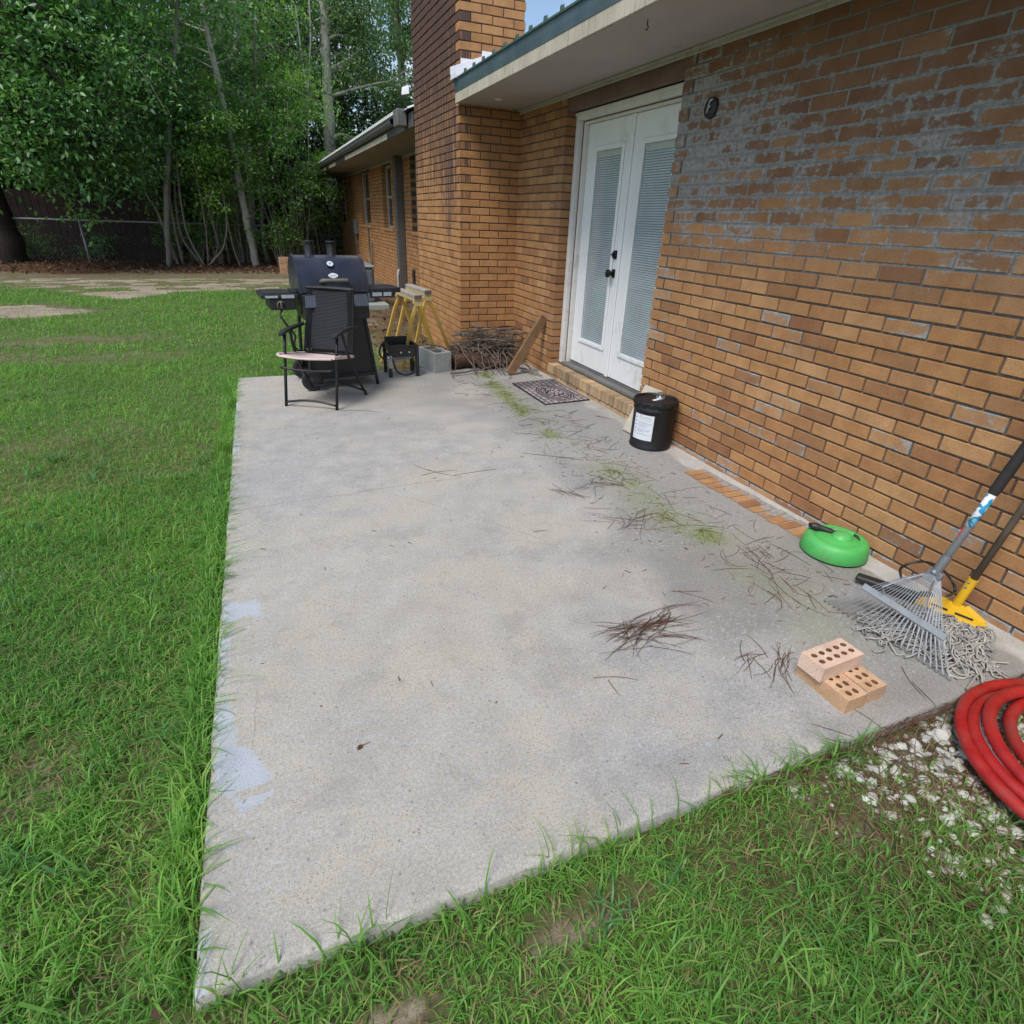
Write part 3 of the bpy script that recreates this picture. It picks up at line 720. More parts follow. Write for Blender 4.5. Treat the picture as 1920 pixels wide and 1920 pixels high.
# hidden sides, so that the house is a closed volume
M_SIDE = brick_mat('plain_side_brick', CHIM)
m = MB(); m.box((8.9, -7.9, -0.3), (9.1, YF1, 2.6)); m.box((0.24, -7.9, -0.3), (8.9, -7.7, 2.6)); m.box((WX+0.22, YF1-0.25, -0.3), (8.9, YF1-0.004, 2.6)); 
for yy in (-7.85, YF1-0.2): m.prism([(-0.1, yy, 2.6), (9.1, yy, 2.6), (4.5, yy, 4.2)], (0, 0.15, 0))
m.build('wall', M_SIDE, house)

# soffit, trim, fascia, roof
SO = 0.0
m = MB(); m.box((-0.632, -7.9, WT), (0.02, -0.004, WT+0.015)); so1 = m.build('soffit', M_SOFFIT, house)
m = MB(); m.lathe((-0.389, -0.413, WT-0.006), [(0.0, 0.0), (0.030, 0.0), (0.036, 0.006)], 20); m.build('vent', M_FLASH, so1)
m = MB(); m.box((-0.018, -7.9, WT-0.034), (-0.004, -0.006, WT-0.001), 0, 0.003); m.box((-0.034, -7.9, WT-0.016), (-0.018, -0.006, WT-0.001), 0, 0.003); m.build('trim', M_TRIM, house)
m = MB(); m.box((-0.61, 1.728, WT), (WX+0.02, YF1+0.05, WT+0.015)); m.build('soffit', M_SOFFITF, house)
m = MB(); m.box((WX-0.022, 1.73, WT-0.045), (WX-0.009, YF1, WT-0.001)); m.build('trim', M_FRAMEW, house)
m = MB(); m.box((-0.655, -7.9, WT-0.005), (-0.634, -0.003, 2.362), 0, 0.003); m.build('fascia', M_FASCIA, house)
PITCH_R = 0.36; RX = -0.665; RZ = 2.452
m = MB(); m.prism([(-0.658, -7.9, 2.358), (-0.640, -7.9, 2.364), (-0.640, -7.9, 2.455), (-0.668, -7.9, 2.452), (-0.664, -7.9, 2.40)], (0, 7.897, 0)); m.build('drip_edge', M_DRIP, house)
def roof_piece(name, x0, y0, y1, mat):
    m = MB(); xr = 4.5; zf = lambda x: RZ+0.006+(x-RX)*PITCH_R
    y = y0; prof = []
    while y < y1-1e-6:
        e = min(y+0.2286, y1)
        prof += [(y, 0.0), (min(y+0.012, e), 0.016), (min(y+0.030, e), 0.016), (min(y+0.042, e), 0.0)]
        prof += [(y+(e-y)*0.6, 0.0)]; y = e
    prof.append((y1, 0.0))
    V = []; F = []
    for (yy, h) in prof: V += [(x0, yy, zf(x0)+h), (xr, yy, zf(xr)+h), (x0, yy, zf(x0)+h-0.004), (xr, yy, zf(xr)+h-0.004)]
    for i in range(len(prof)-1):
        a = 4*i; b = a+4; F += [(a, a+1, b+1, b), (a+2, b+2, b+3, a+3), (a, b, b+2, a+2)]
    m.add(V, F); return m.build(name, mat, house)
rf = roof_piece('roof', RX+0.03, -7.9, -0.004, M_ROOF)
rf2 = roof_piece('roof', -0.69, 1.73, YF1+0.12, M_ROOF)
roof_piece('roof', 0.02, -0.004, 1.73, M_ROOF)
m = MB(); m.add([(4.5, -7.9, RZ+(4.5-RX)*PITCH_R), (9.7, -7.9, 2.45), (9.7, YF1+0.12, 2.45), (4.5, YF1+0.12, RZ+(4.5-RX)*PITCH_R)], [(0, 3, 2, 1)]); m.build('roof', M_ROOF, house)
m = MB()
for k in range(34):
    y = -7.9+0.021+k*0.2286; zz = RZ
    m.prism([(RX-0.012, y-0.014, zz), (RX-0.012, y+0.014, zz), (RX-0.012, y+0.006, zz+0.030), (RX-0.012, y-0.006, zz+0.030)], (0.02, 0, 0.007))
m.box((RX-0.013, -7.9, RZ-0.006), (RX+0.02, -0.006, RZ+0.0055))
m.build('roof_closure', M_RIB, house)
# flashing stepped up the near chimney face
m = MB(); zf = lambda x: RZ+0.028+(x-RX)*PITCH_R
m.prism([(-0.70, -0.005, zf(-0.70)-0.01), (0.0, -0.005, zf(0.0)-0.01), (0.0, -0.005, zf(0)+0.075), (-0.70, -0.005, zf(-0.70)+0.075)], (0, -0.012, 0))
m.box((-0.70, -0.14, zf(-0.70)-0.02), (-0.685, -0.005, zf(-0.70)+0.02))
for (xa, xb, zt) in ((-0.605, -0.405, 0.115), (-0.405, -0.205, 0.115), (-0.205, -0.01, 0.115)):
    m.prism([(xa, -0.0085, zf(xa)+0.03), (xb, -0.0085, zf(xb)+0.03), (xb, -0.0085, zf(xa)+zt), (xa, -0.0085, zf(xa)+zt)], (0, -0.003, 0))
m.build('flashing', M_FLASH, house)
m = MB(); m.prism([(-0.65, 1.80, 2.60), (-0.71, 1.92, 2.60), (-0.70, 1.92, 2.67), (-0.65, 1.80, 2.68)], (0.01, 0.015, 0)); m.build('flashing', M_FLASH, house)
# far eave: boards and gutter, some boards missing
m = MB(); m.box((-0.632, 1.75, WT-0.004), (-0.612, YF1+0.06, 2.43), 0, 0.003); m.build('fascia', M_DUCT, house)
m = MB()
for (a, b) in ((3.2, 7.4), (9.0, 10.2), (11.0, YF1+0.05)): m.box((-0.650, a, WT-0.012), (-0.634, b, WT+0.055), 0, 0.003)
m.build('fascia', M_FASCIA, house)
m = MB()
prof = [(-0.645, 2.372), (-0.70, 2.372), (-0.722, 2.40), (-0.722, 2.44), (-0.716, 2.44), (-0.715, 2.403), (-0.697, 2.378), (-0.645, 2.378)]
m.prism([(x, 2.6, z) for x, z in prof], (0, YF1-2.45, 0))
m.box((-0.77, 1.95, 2.30), (-0.65, 2.16, 2.47), 0, 0.008)
m.build('gutter', M_GUTTER, house)
m = MB(); m.box((-0.742, 2.2, 2.442), (-0.68, YF1+0.10, 2.478), 0, 0.003); m.build('drip_edge', M_FLASH, house)
# grey duct, conduit, cables and box on the far wall
m = MB(); m.box((-0.055, 5.60, -0.05), (0.088, 5.76, 2.283), 0, 0.006); du = m.build('duct', M_DUCT, house)
m = MB(); m.tube([(-0.085, 5.62, -0.1), (-0.085, 5.62, 0.32), (-0.07, 5.62, 0.40), (-0.056, 5.62, 0.44)], 0.022, 10); m.build('conduit', M_CONDUIT, du)
m = MB(); m.tube(catmull([(WX-0.02, 9.0, 2.27), (WX-0.03, 9.45, 2.05), (WX-0.03, 9.55, 1.4), (WX-0.03, 9.6, 0.6), (WX-0.05, 9.5, 0.3), (WX-0.06, 9.25, 0.22), (WX-0.05, 9.12, 0.35), (WX-0.04, 9.14, 0.75)]), 0.016, 6); m.build('cable', M_DUCT, house)
m = MB(); m.box((WX-0.10, 11.3, 0.85), (WX-0.01, 11.62, 1.2), 0, 0.01); m.tube([(WX-0.05, 11.45, 0.85), (WX-0.05, 11.45, 0.45)], 0.02, 6); m.build('electrical_box', M_GUTTER, house)

# --- door opening: casing, jambs, two glazed leaves, step
m = MB()
CX0, CX1 = 0.085, 0.135
m.box((CX0, YL-0.055, 0.136), (CX1, YL-0.006, 2.16), 0, 0.004); m.box((CX0, YR+0.006, 0.136), (CX1, YR+0.055, 2.16), 0, 0.004)
m.box((CX0, YR+0.055, 2.105), (CX1, YL-0.055, 2.16), 0, 0.004)
m.box((CX0-0.012, YR+0.006, 2.135), (CX0-0.001, YL-0.006, 2.159), 0, 0.003)
dframe = m.build('door_frame', M_CASE, house)
m = MB(); m.box((0.135, YL-0.085, 0.14), (0.21, YL-0.055, 2.10), 0, 0.003); m.box((0.135, YR+0.055, 0.14), (0.21, YR+0.085, 2.10), 0, 0.003); m.box((0.135, YR+0.085, 2.083), (0.21, YL-0.085, 2.10), 0, 0.003)
m.build('jamb', M_CASE, dframe)
m = MB(); m.box((CX1-0.006, YL-0.063, 0.14), (CX1+0.004, YL-0.0555, 2.10)); m.box((CX1-0.006, YR+0.055, 2.098), (CX1+0.004, YL-0.055, 2.1045)); m.build('weatherstrip', M_LINTEL, dframe)
m = MB(); m.box((0.0905, YR+0.004, 0.128), (0.212, YL-0.004, 0.148), 0, 0.004); m.box((0.165, YR+0.09, 0.148), (0.2, YL-0.09, 0.163), 0, 0.002); m.box((0.083, YR+0.004, 0.129), (0.0895, YL-0.004, 0.139)); m.build('threshold', M_SILL, dframe)
tb = NT('white_mini_blinds'); t = tb
sep = t.n('SeparateXYZ'); t.set(sep, 'Vector', t.pos())
sl_ = t.math('FRACT', t.math('DIVIDE', sep.outputs['Z'], 0.0165))
c = t.ramp(sl_, (0.0, (0.13, 0.15, 0.165)), (0.14, (0.22, 0.245, 0.26)), (0.28, (0.56, 0.60, 0.64)), (0.62, (0.70, 0.74, 0.78)), (0.92, (0.52, 0.56, 0.60)), (1.0, (0.16, 0.18, 0.19)))
c = t.mix(1.0, c, t.ramp(t.noise(4, 3), (0.3, 0.9), (0.7, 1.05)), 'MULTIPLY')
nd = t.principled(c, 0.5, 0, t.bump(sl_, 0.4, 0.004), 0.3); M_BLIND = t.mat
tg = NT('door_glass'); t = tg
gl = t.n('BsdfGlossy', Color=(0.9, 0.97, 1.0, 1), Roughness=0.03); tr = t.n('BsdfTransparent', Color=(0.96, 0.98, 0.985, 1))
fr = t.n('LayerWeight', Blend=0.5); mxs = t.n('MixShader'); t.set(mxs, 'Fac', t.math('ADD', t.math('MULTIPLY', t.math('POWER', fr.outputs['Facing'], 2.5), 0.36), 0.04))
t.t.links.new(tr.outputs[0], mxs.inputs[1]); t.t.links.new(gl.outputs[0], mxs.inputs[2]); t.t.links.new(mxs.outputs[0], t.out.inputs['Surface']); M_DGLASS = t.mat
def leaf(y0, y1, gy0, gy1, hinge):
    """one door leaf between y0 (far) and y1 (near); glass gy0..gy1"""
    X = 0.172; zt, zb_ = 2.080, 0.172; gz0, gz1 = 0.40, 1.885
    m = MB()
    m.box((X, y0, zb_), (X+0.04, gy0, zt), 0, 0.003); m.box((X, gy1, zb_), (X+0.04, y1, zt), 0, 0.003) if False else None
    ya, yb, ga, gb = max(y0, y1), min(y0, y1), max(gy0, gy1), min(gy0, gy1)
    m = MB()
    m.box((X, ga, zb_), (X+0.04, ya, zt), 0, 0.002); m.box((X, yb, zb_), (X+0.04, gb, zt), 0, 0.002)
    m.box((X+0.0005, gb, zb_+0.0005), (X+0.0395, ga, gz0)); m.box((X+0.0005, gb, gz1), (X+0.0395, ga, zt-0.0005))
    d = m.build('door', M_DOOR, house)
    m = MB(); w = 0.032                                           # raised glazing frame
    for lo, hi in (((X-0.012, ga-0.004, gz0-w), (X-0.0005, ga+w, gz1+w)), ((X-0.012, gb-w, gz0-w), (X-0.0005, gb+0.004, gz1+w)), ((X-0.012, gb+0.004, gz1-0.004), (X-0.0005, ga-0.004, gz1+w)), ((X-0.012, gb+0.004, gz0-w), (X-0.0005, ga-0.004, gz0+0.004))):
        m.box(lo, hi, 0, 0.005)
    m.build('glazing_frame', M_DOOR, d)
    m = MB(); m.box((X+0.002, gb, gz0), (X+0.005, ga, gz1)); m.build('glass', M_DGLASS, d)
    m = MB(); m.box((X+0.012, gb, gz0), (X+0.016, ga, gz1-0.045)); m.build('blind', M_BLIND, d)
    m = MB(); m.box((X+0.010, gb, gz1-0.045), (X+0.018, ga, gz1)); m.build('blind_headrail', M_CASE, d)
    return d
d1 = leaf(-1.068, -1.748, -1.235, -1.628, 0)
d2 = leaf(-1.756, -2.442, -1.925, -2.30, 1)
m = MB(); m.box((0.158, -1.775, 0.166), (0.171, -1.729, 2.082), 0, 0.004); m.build('astragal', M_DOOR, d2)
for z, nm in ((1.0, 'knob'), (1.14, 'deadbolt')):
    m = MB()
    if nm == 'knob': m.lathe((0.172, -1.690, z), [(0.0, 0.0), (0.033, 0.0), (0.034, 0.008), (0.026, 0.014), (0.013, 0.018), (0.012, 0.034), (0.024, 0.040), (0.031, 0.052), (0.030, 0.064), (0.018, 0.073), (0, 0.075)], 24, 0, (-1, 0, 0))
    else: m.lathe((0.172, -1.690, z), [(0.0, 0.0), (0.034, 0.0), (0.033, 0.012), (0.027, 0.022), (0, 0.024)], 24, 0, (-1, 0, 0)); m.box((0.13, -1.705, z-0.006), (0.15, -1.675, z+0.006), 0, 0.003)
    m.build(nm, M_BLACKHW, d1, True, 40)
# the step: rowlock bricks over a thin course
m = MB(); r_ = random.Random(4); y = -0.965
while y > -2.50:
    w = 0.0555; zt = 0.124+r_.uniform(-0.001, 0.001); xf = -0.020+r_.uniform(-0.002, 0.002)
    m.frame((0, 0, 0), (1, 0, 0), (0, 1, 0), (0, 0, 1), (xf, y-w, 0.038), (0.082, y, zt), 0, 0.003); y -= 0.0655
y = -0.965
while y > -2.45:
    m.frame((0, 0, 0), (1, 0, 0), (0, 1, 0), (0, 0, 1), (-0.012, max(y-0.194, -2.52), -0.03), (0.07, y, 0.030), 0, 0.003); y -= 0.2032
m.box((-0.006, -2.525, -0.05), (0.080, -0.962, 0.115), 1)
st = m.build('step', [M_ROWLOCK, M_MORTD], house)
# ------------------------------------------------------------------ trees, fence, lawn
M_BARKP = None
def bark(name, a, b, scale=12, lich=None):
    t = NT(name)
    n1 = t.noise(1.0, 6, 0.75, vec=t.mapv((scale*3, scale*3, scale*0.6)))
    c = t.ramp(n1, (0.3, a), (0.7, b))
    if lich: c = t.mix(t.step(t.noise(3.5, 5, 0.7), 0.5, 0.62), c, lich)
    t.principled(c, 0.9, 0, t.bump(n1, 0.8, 0.02), 0.2); return t.mat
BARK_PALE = bark('pale_bark', (0.20, 0.19, 0.165), (0.44, 0.43, 0.38), 5, (0.30, 0.33, 0.26))
BARK_GREY = bark('grey_bark', (0.10, 0.09, 0.08), (0.24, 0.22, 0.19), 6, (0.17, 0.185, 0.14))
BARK_DARK = bark('dark_bark', (0.014, 0.011, 0.010), (0.04, 0.032, 0.027), 6)
BARK_SHADED = bark('shaded_bark', (0.04, 0.033, 0.028), (0.115, 0.098, 0.082), 6)  # dimmed bark for the stout trunk, canopy shade put into its colour
BARK_TWIG = bark('twig_bark', (0.11, 0.095, 0.08), (0.26, 0.235, 0.20), 8)
LEAF_OAK = leafy('oak_leaf', [(0.075, 0.20, 0.068), (0.14, 0.31, 0.092), (0.055, 0.155, 0.064), (0.24, 0.40, 0.115)], 0.4, 0.3, 0.5)
LEAF_MID = leafy('broad_leaf', [(0.075, 0.18, 0.046), (0.16, 0.32, 0.072), (0.08, 0.20, 0.052), (0.26, 0.42, 0.088)], 0.42, 0.35, 0.5)
LEAF_LIGHT = leafy('young_leaf', [(0.11, 0.25, 0.038), (0.17, 0.34, 0.05), (0.08, 0.20, 0.042), (0.27, 0.42, 0.065)], 0.45, 0.45, 0.4)
LEAF_BLUE = leafy('pale_crown_leaf', [(0.11, 0.21, 0.09), (0.17, 0.29, 0.115), (0.085, 0.175, 0.075), (0.22, 0.33, 0.13)], 0.42, 0.35, 0.5)
LEAF_DEEP = leafy('deep_wood_leaf', [(0.011, 0.024, 0.010), (0.018, 0.038, 0.013), (0.013, 0.028, 0.011), (0.026, 0.05, 0.016)], 0.5, 0.25, 0.3)  # leaf greens lowered so the deep shade of the wood sits in the colour

def leaf_geo(C, size, droop=0.35, r=rng, aspect=0.5):
    """C (n,3) leaf bases -> folded leaves of 4 vertices"""
    n = len(C); az = r.uniform(0, 2*np.pi, n); el = r.normal(-droop, 0.55, n)
    d = np.stack([np.cos(az)*np.cos(el), np.sin(az)*np.cos(el), np.sin(el)], 1)
    up = np.array([0, 0, 1.0])+r.normal(0, 0.45, (n, 3))
    s = np.cross(d, up); s /= np.linalg.norm(s, axis=1, keepdims=True)+1e-9
    nn = np.cross(s, d)
    L = (1.12*size*r.uniform(0.65, 1.35, n))[:, None]; W = L*aspect*0.5
    base = C; tip = C+d*L-nn*L*0.08; mid = C+d*L*0.45
    a = mid+s*W+nn*W*0.25; b = mid-s*W+nn*W*0.25
    V = np.stack([base, a, tip, b], 1).reshape(-1, 3)
    k = np.arange(n)*4
    return V, np.concatenate([np.stack([k, k+1, k+2], 1), np.stack([k, k+2, k+3], 1)])
def leaf_obj(name, C, size, mat, parent=None, droop=0.35, r=rng, aspect=0.5):
    V, F = leaf_geo(np.asarray(C, float), size, droop, r, aspect)
    return fast_mesh(name, V, [F], mat, parent)

def grow(path, limbs, r, sub=5, sublen=0.8, clus=4, clus_r=0.32, per=26, wood=None, twig_r=0.006, spread=1.0):
    """path: [(x,y,z,rad)..]; limbs: [(points, r0)]; returns leaf centres; wood collects tubes"""
    C = []
    for pts, r0 in limbs:
        P = catmull(pts, 5); m = len(P)
        wood.tube(P, [max(twig_r, r0*(1-0.85*i/(m-1))) for i in range(m)], 6)
        for k in range(sub):
            f = 0.25+0.75*(k+r.random())/sub; i = min(m-1, int(f*(m-1))); b = P[i]
            t = P[min(m-1, i+1)]-P[max(0, i-1)]; t = t/(np.linalg.norm(t)+1e-9)
            d = t*0.6+np.array([r.gauss(0, 0.6), r.gauss(0, 0.6), r.gauss(-0.05, 0.45)])*spread; d /= np.linalg.norm(d)
            L = sublen*r.uniform(0.6, 1.3); e = b+d*L+np.array([0, 0, -0.12*L])
            q = b+d*L*0.5+np.array([0, 0, 0.06*L])
            wood.tube([b, q, e], [max(twig_r, r0*0.28), twig_r*1.3, twig_r*0.7], 4, cap=False)
            for c in range(clus):
                g = (c+0.6)/clus; cc = b*(1-g)+e*g
                nleaf = int(1.02*per*r.uniform(0.6, 1.4)); o = rng.normal(0, 1, (nleaf, 3))*np.array([clus_r, clus_r, clus_r*0.45])*0.8
                C.append(cc+o)
        nleaf = int(1.4*per); C.append(P[-1]+rng.normal(0, 1, (nleaf, 3))*clus_r*0.8)
    return C
def auto_limbs(path, n, zmin, L, r, elev=(0.0, 0.7), az=None, r0=0.05, droop=0.25):
    pts = catmull([p[:3] for p in path], 8); out = []
    top = pts[-1][2]; cand = [p for p in pts if p[2] >= zmin]
    for k in range(n):
        b = cand[min(len(cand)-1, int((k+r.random())/n*len(cand)))]
        a = r.uniform(0, 2*math.pi) if az is None else r.uniform(*az)
        e = r.uniform(*elev); l = L*r.uniform(0.65, 1.25)*(1.0-0.45*(b[2]-zmin)/max(0.1, top-zmin))
        d = np.array([math.cos(a)*math.cos(e), math.sin(a)*math.cos(e), math.sin(e)])
        out.append(([b, b+d*l*0.45+np.array([0, 0, 0.05*l]), b+d*l+np.array([0, 0, -droop*l])], r0*r.uniform(0.6, 1.1)))
    return out
def tree(name, label, cat, path, limbs, leafmat, barkmat, size, seed, group=None, per=26, clus_r=0.32, sub=5, sublen=0.8, clus=4, droop=0.35, aspect=0.5, nseg=9, base=None):
    r = random.Random(seed)
    root = thing(name, tuple(path[0][:3]) if base is None else base, label, cat, group)
    w = MB()
    P = catmull([p[:3] for p in path], 6); R = np.interp(np.linspace(0, len(path)-1, len(P)), range(len(path)), [p[3] for p in path])
    P = [p+np.array([r.gauss(0, 1), r.gauss(0, 1), 0])*R[i]*0.12 for i, p in enumerate(P)]
    w.tube(P, list(R), nseg)
    C = grow(path, limbs(path, r) if callable(limbs) else limbs, r, sub, sublen, clus, clus_r, per, w)
    w.build('trunk', barkmat, root, True)
    if C:
        C = np.concatenate(C); C = C[C[:, 2] > 0.05]
        leaf_obj('crown', C, size, leafmat, root, droop, rng, aspect)
    return root
def W(px, py, y): return tuple(at_y(px, py, y))
def gz(x, y): return float(ground_z(np.array([x]), np.array([y]))[0])

TG = 'trees along the back of the yard'
# big dark oak at the left with boughs hanging over the fence
oakp = [(-7.75, 11.6, -0.1, 0.34), (-7.8, 11.6, 1.2, 0.27), (-7.6, 11.7, 3.0, 0.22), (-7.2, 11.8, 5.5, 0.16), (-6.9, 11.8, 8.0, 0.08)]
def oak_limbs(path, r):
    L = []
    tips = [(190, 378, 9.7), (165, 395, 9.9), (120, 360, 9.6), (60, 330, 9.4), (20, 250, 9.2), (90, 270, 9.3), (180, 310, 9.6), (230, 330, 10.4), (260, 250, 10.0), (150, 190, 9.4), (40, 150, 9.2), (0, 300, 9.6), (300, 210, 10.4),
            (210, 110, 9.6), (110, 60, 9.3), (20, 40, 9.2), (290, 90, 10.2), (240, 20, 9.9), (330, 150, 10.6), (150, -40, 9.6), (50, -60, 9.3), (290, -60, 10), (-60, 200, 9.4), (-60, 320, 9.8), (-50, 80, 9.4), (140, 240, 9.2), (60, 210, 9.0), (200, 230, 9.8)]
    for px, py, y in tips:
        e = np.array(W(px, py, y)); zb = min(7.4, max(1.9, e[2]+r.uniform(0.3, 1.3)))
        b = np.array([-7.6+0.1*(zb-2), 11.7, zb]); m = b*0.45+e*0.55+np.array([0, 0, 0.5+0.25*r.random()])
        L.append(([b, m, e], 0.06))
    L += auto_limbs(path, 12, 3.0, 3.2, r, (0.1, 0.7), r0=0.06)
    return L
tree('oak_tree', 'big dark leafy oak at the left whose boughs hang over the chain link fence', 'tree', oakp, oak_limbs, LEAF_OAK, BARK_DARK, 0.105, 3, TG, per=30, clus_r=0.26, sub=6, sublen=0.75, clus=3)

# pale leaning trunk in the middle
p2 = [W(482, 507, 11.3)+(0.10,), W(466, 430, 11.3)+(0.088,), W(446, 330, 11.3)+(0.082,), W(425, 230, 11.3)+(0.075,), W(404, 130, 11.3)+(0.066,), W(388, 60, 11.3)+(0.055,), W(372, -30, 11.3)+(0.045,), W(355, -160, 11.5)+(0.03,)]
tree('leaning_tree', 'slender tree with a pale trunk leaning left in front of the thicket', 'tree', p2,
     lambda p, r: auto_limbs(p, 15, 3.9, 1.9, r, (0.0, 0.6), az=(0.3, 2.9), r0=0.03)+[([W(418, 205, 11.3), W(385, 190, 11.1), W(340, 200, 10.9)], 0.025), ([W(412, 172, 11.3), W(388, 210, 11.1), W(392, 250, 11)], 0.018)],
     LEAF_OAK, BARK_PALE, 0.085, 5, TG, per=22, clus_r=0.3)
p3 = [W(478, 505, 14)+(0.11,), W(468, 330, 14)+(0.10,), W(458, 240, 14)+(0.095,), W(446, 120, 14)+(0.08,), W(440, 20, 14)+(0.06,), W(432, -90, 14)+(0.035,)]
tree('forked_tree', 'thin pale forked trunk standing just behind the leaning tree', 'tree', p3,
     lambda p, r: [([W(450, 175, 14), W(438, 130, 13.9), W(430, 70, 13.8)], 0.07)]+auto_limbs(p, 14, 3.8, 2.2, r, (0, 0.7), az=(0.2, 3.0), r0=0.04), LEAF_MID, BARK_PALE, 0.085, 6, TG, per=22, clus_r=0.34)
p4 = [W(630, 505, 17)+(0.24,), W(626, 440, 17)+(0.21,), W(621, 330, 17)+(0.20,), W(616, 200, 17)+(0.165,), W(610, 90, 17)+(0.15,), W(608, 30, 17)+(0.13,), W(601, -30, 17)+(0.09,), W(594, -140, 17)+(0.05,)]
tree('tall_pale_tree', 'tallest tree with a thick pale forked trunk and a sawn stub by the far eave', 'tree', p4,
     lambda p, r: [([W(609, 35, 17), W(616, 0, 17), W(622, -60, 17)], 0.11), ([W(623, 262, 17), W(634, 254, 16.9), W(650, 252, 16.8)], 0.12), ([W(618, 130, 17), W(650, 112, 16.8), W(680, 90, 16.6)], 0.06), ([W(622, 180, 17), W(690, 160, 16.6), W(740, 150, 16.3)], 0.06), ([W(616, 72, 17), W(640, 66, 16.9), W(700, 80, 16.5)], 0.05),
                   ([W(614, 75, 17), W(580, 60, 17), W(560, 20, 17)], 0.05), ([W(612, 60, 17), W(585, 110, 17.2), W(565, 118, 17.3)], 0.04)]+auto_limbs(p, 16, 3.6, 2.6, r, (0.05, 0.7), az=(-0.5, 1.6), r0=0.05),
     LEAF_BLUE, BARK_PALE, 0.10, 7, TG, per=24, clus_r=0.36)
p5 = [(3.4, 19, -0.1, 0.22), (3.3, 19, 3, 0.18), (3.2, 19, 6, 0.13), (3.1, 19, 9.5, 0.05)]
tree('bright_crowned_tree', 'tree with a pale blue-green crown rising above the far roof beside the chimney', 'tree', p5,
     lambda p, r: auto_limbs(p, 26, 2.6, 2.7, r, (0.0, 0.7), r0=0.07), LEAF_BLUE, BARK_GREY, 0.105, 8, TG, per=30, clus_r=0.36, sub=6)
p6 = [(-5.75, 13.2, -0.1, 0.21), (-5.8, 13.2, 1.2, 0.165), (-6.0, 13.2, 3.5, 0.13), (-6.1, 13.3, 7.8, 0.05)]
tree('stout_tree', 'stout grey trunk flared at its base just behind the fence', 'tree', p6, lambda p, r: auto_limbs(p, 22, 2.7, 2.9, r, (0.0, 0.6), r0=0.06), LEAF_MID, BARK_SHADED, 0.10, 9, TG, per=26, clus_r=0.36, sub=5)
p7 = [W(318, 505, 10.8)+(0.055,), W(312, 400, 10.8)+(0.062,), W(314, 300, 10.8)+(0.06,), W(322, 180, 10.8)+(0.05,), W(330, 60, 10.8)+(0.04,), W(336, -60, 10.8)+(0.025,)]
tree('dark_stem_tree', 'dark straight stem rising through the sapling clump', 'tree', p7, lambda p, r: auto_limbs(p, 15, 3.0, 1.8, r, (0, 0.6), r0=0.03), LEAF_OAK, BARK_GREY, 0.085, 10, TG, per=22, clus_r=0.3)
p8 = [W(505, 500, 12.2)+(0.075,), W(492, 440, 12.2)+(0.06,), W(486, 300, 12.2)+(0.055,), W(480, 180, 12.3)+(0.045,), W(478, 40, 12.4)+(0.03,)]
tree('grey_stem_tree', 'grey upright stem right of the leaning tree', 'tree', p8, lambda p, r: auto_limbs(p, 13, 2.6, 1.6, r, (0, 0.6), r0=0.025), LEAF_MID, BARK_GREY, 0.08, 12, TG, per=22, clus_r=0.28)
# hidden supporting ranks of trees farther back
back = [(-9.5, 14.5, 8.5, 'dark broad tree deep behind the oak', LEAF_OAK), (-7.6, 16.5, 9.5, 'tall dark tree behind the fence between the oak and the stout trunk', LEAF_MID), (-4.6, 15.2, 9.0, 'bushy tree behind the sapling clump', LEAF_MID),
        (-2.9, 17.5, 9.8, 'dark tall tree behind the forked trunk', LEAF_OAK), (-1.3, 18.2, 8.0, 'dense tree between the forked trunk and the tall pale tree', LEAF_MID), (-0.6, 19.5, 10.5, 'very tall dark tree left of the tall pale trunk', LEAF_DEEP),
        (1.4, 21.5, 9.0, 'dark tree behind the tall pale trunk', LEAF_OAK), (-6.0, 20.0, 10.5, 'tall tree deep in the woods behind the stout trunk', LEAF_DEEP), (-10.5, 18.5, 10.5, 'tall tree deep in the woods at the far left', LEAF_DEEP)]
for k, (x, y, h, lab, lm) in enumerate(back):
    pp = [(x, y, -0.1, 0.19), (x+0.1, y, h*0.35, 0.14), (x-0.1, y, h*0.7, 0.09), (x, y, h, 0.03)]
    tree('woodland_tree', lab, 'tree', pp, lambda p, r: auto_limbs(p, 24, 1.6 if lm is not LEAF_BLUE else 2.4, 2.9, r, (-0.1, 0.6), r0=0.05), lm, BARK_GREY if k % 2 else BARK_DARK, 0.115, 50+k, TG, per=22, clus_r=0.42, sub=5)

# clump of saplings, their stems readable one by one
sap = [((338, 508), (312, 440), (296, 400), (268, 345), 0.030, 'pale sapling stem leaning left across the fence'),
       ((347, 508), (326, 420), (318, 360), (322, 280), 0.030, 'straight sapling beside the dark stem'),
       ((382, 508), (344, 450), (332, 400), (326, 330), 0.034, 'bent sapling crossing behind the dark stem'),
       ((386, 507), (352, 440), (338, 370), (330, 280), 0.026, 'sapling curving up from the middle of the clump'),
       ((392, 506), (386, 430), (372, 350), (360, 270), 0.024, 'thin sapling left of the young bright leaves'),
       ((395, 505), (409, 460), (394, 400), (378, 320), 0.034, 'crooked sapling with a swollen base'),
       ((390, 505), (420, 460), (424, 400), (410, 320), 0.026, 'sapling leaning right out of the clump'),
       ((454, 512), (434, 450), (412, 330), (408, 300), 0.022, 'thin pale sapling left of the leaning tree'),
       ((545, 500), (520, 420), (500, 330), (496, 260), 0.020, 'thin sapling behind the wooden crate'),
       ((585, 480), (570, 400), (556, 340), (540, 300), 0.022, 'thin sapling above the grill lid'),
       ((600, 470), (588, 400), (580, 330), (578, 250), 0.020, 'thin upright sapling left of the tall pale trunk')]
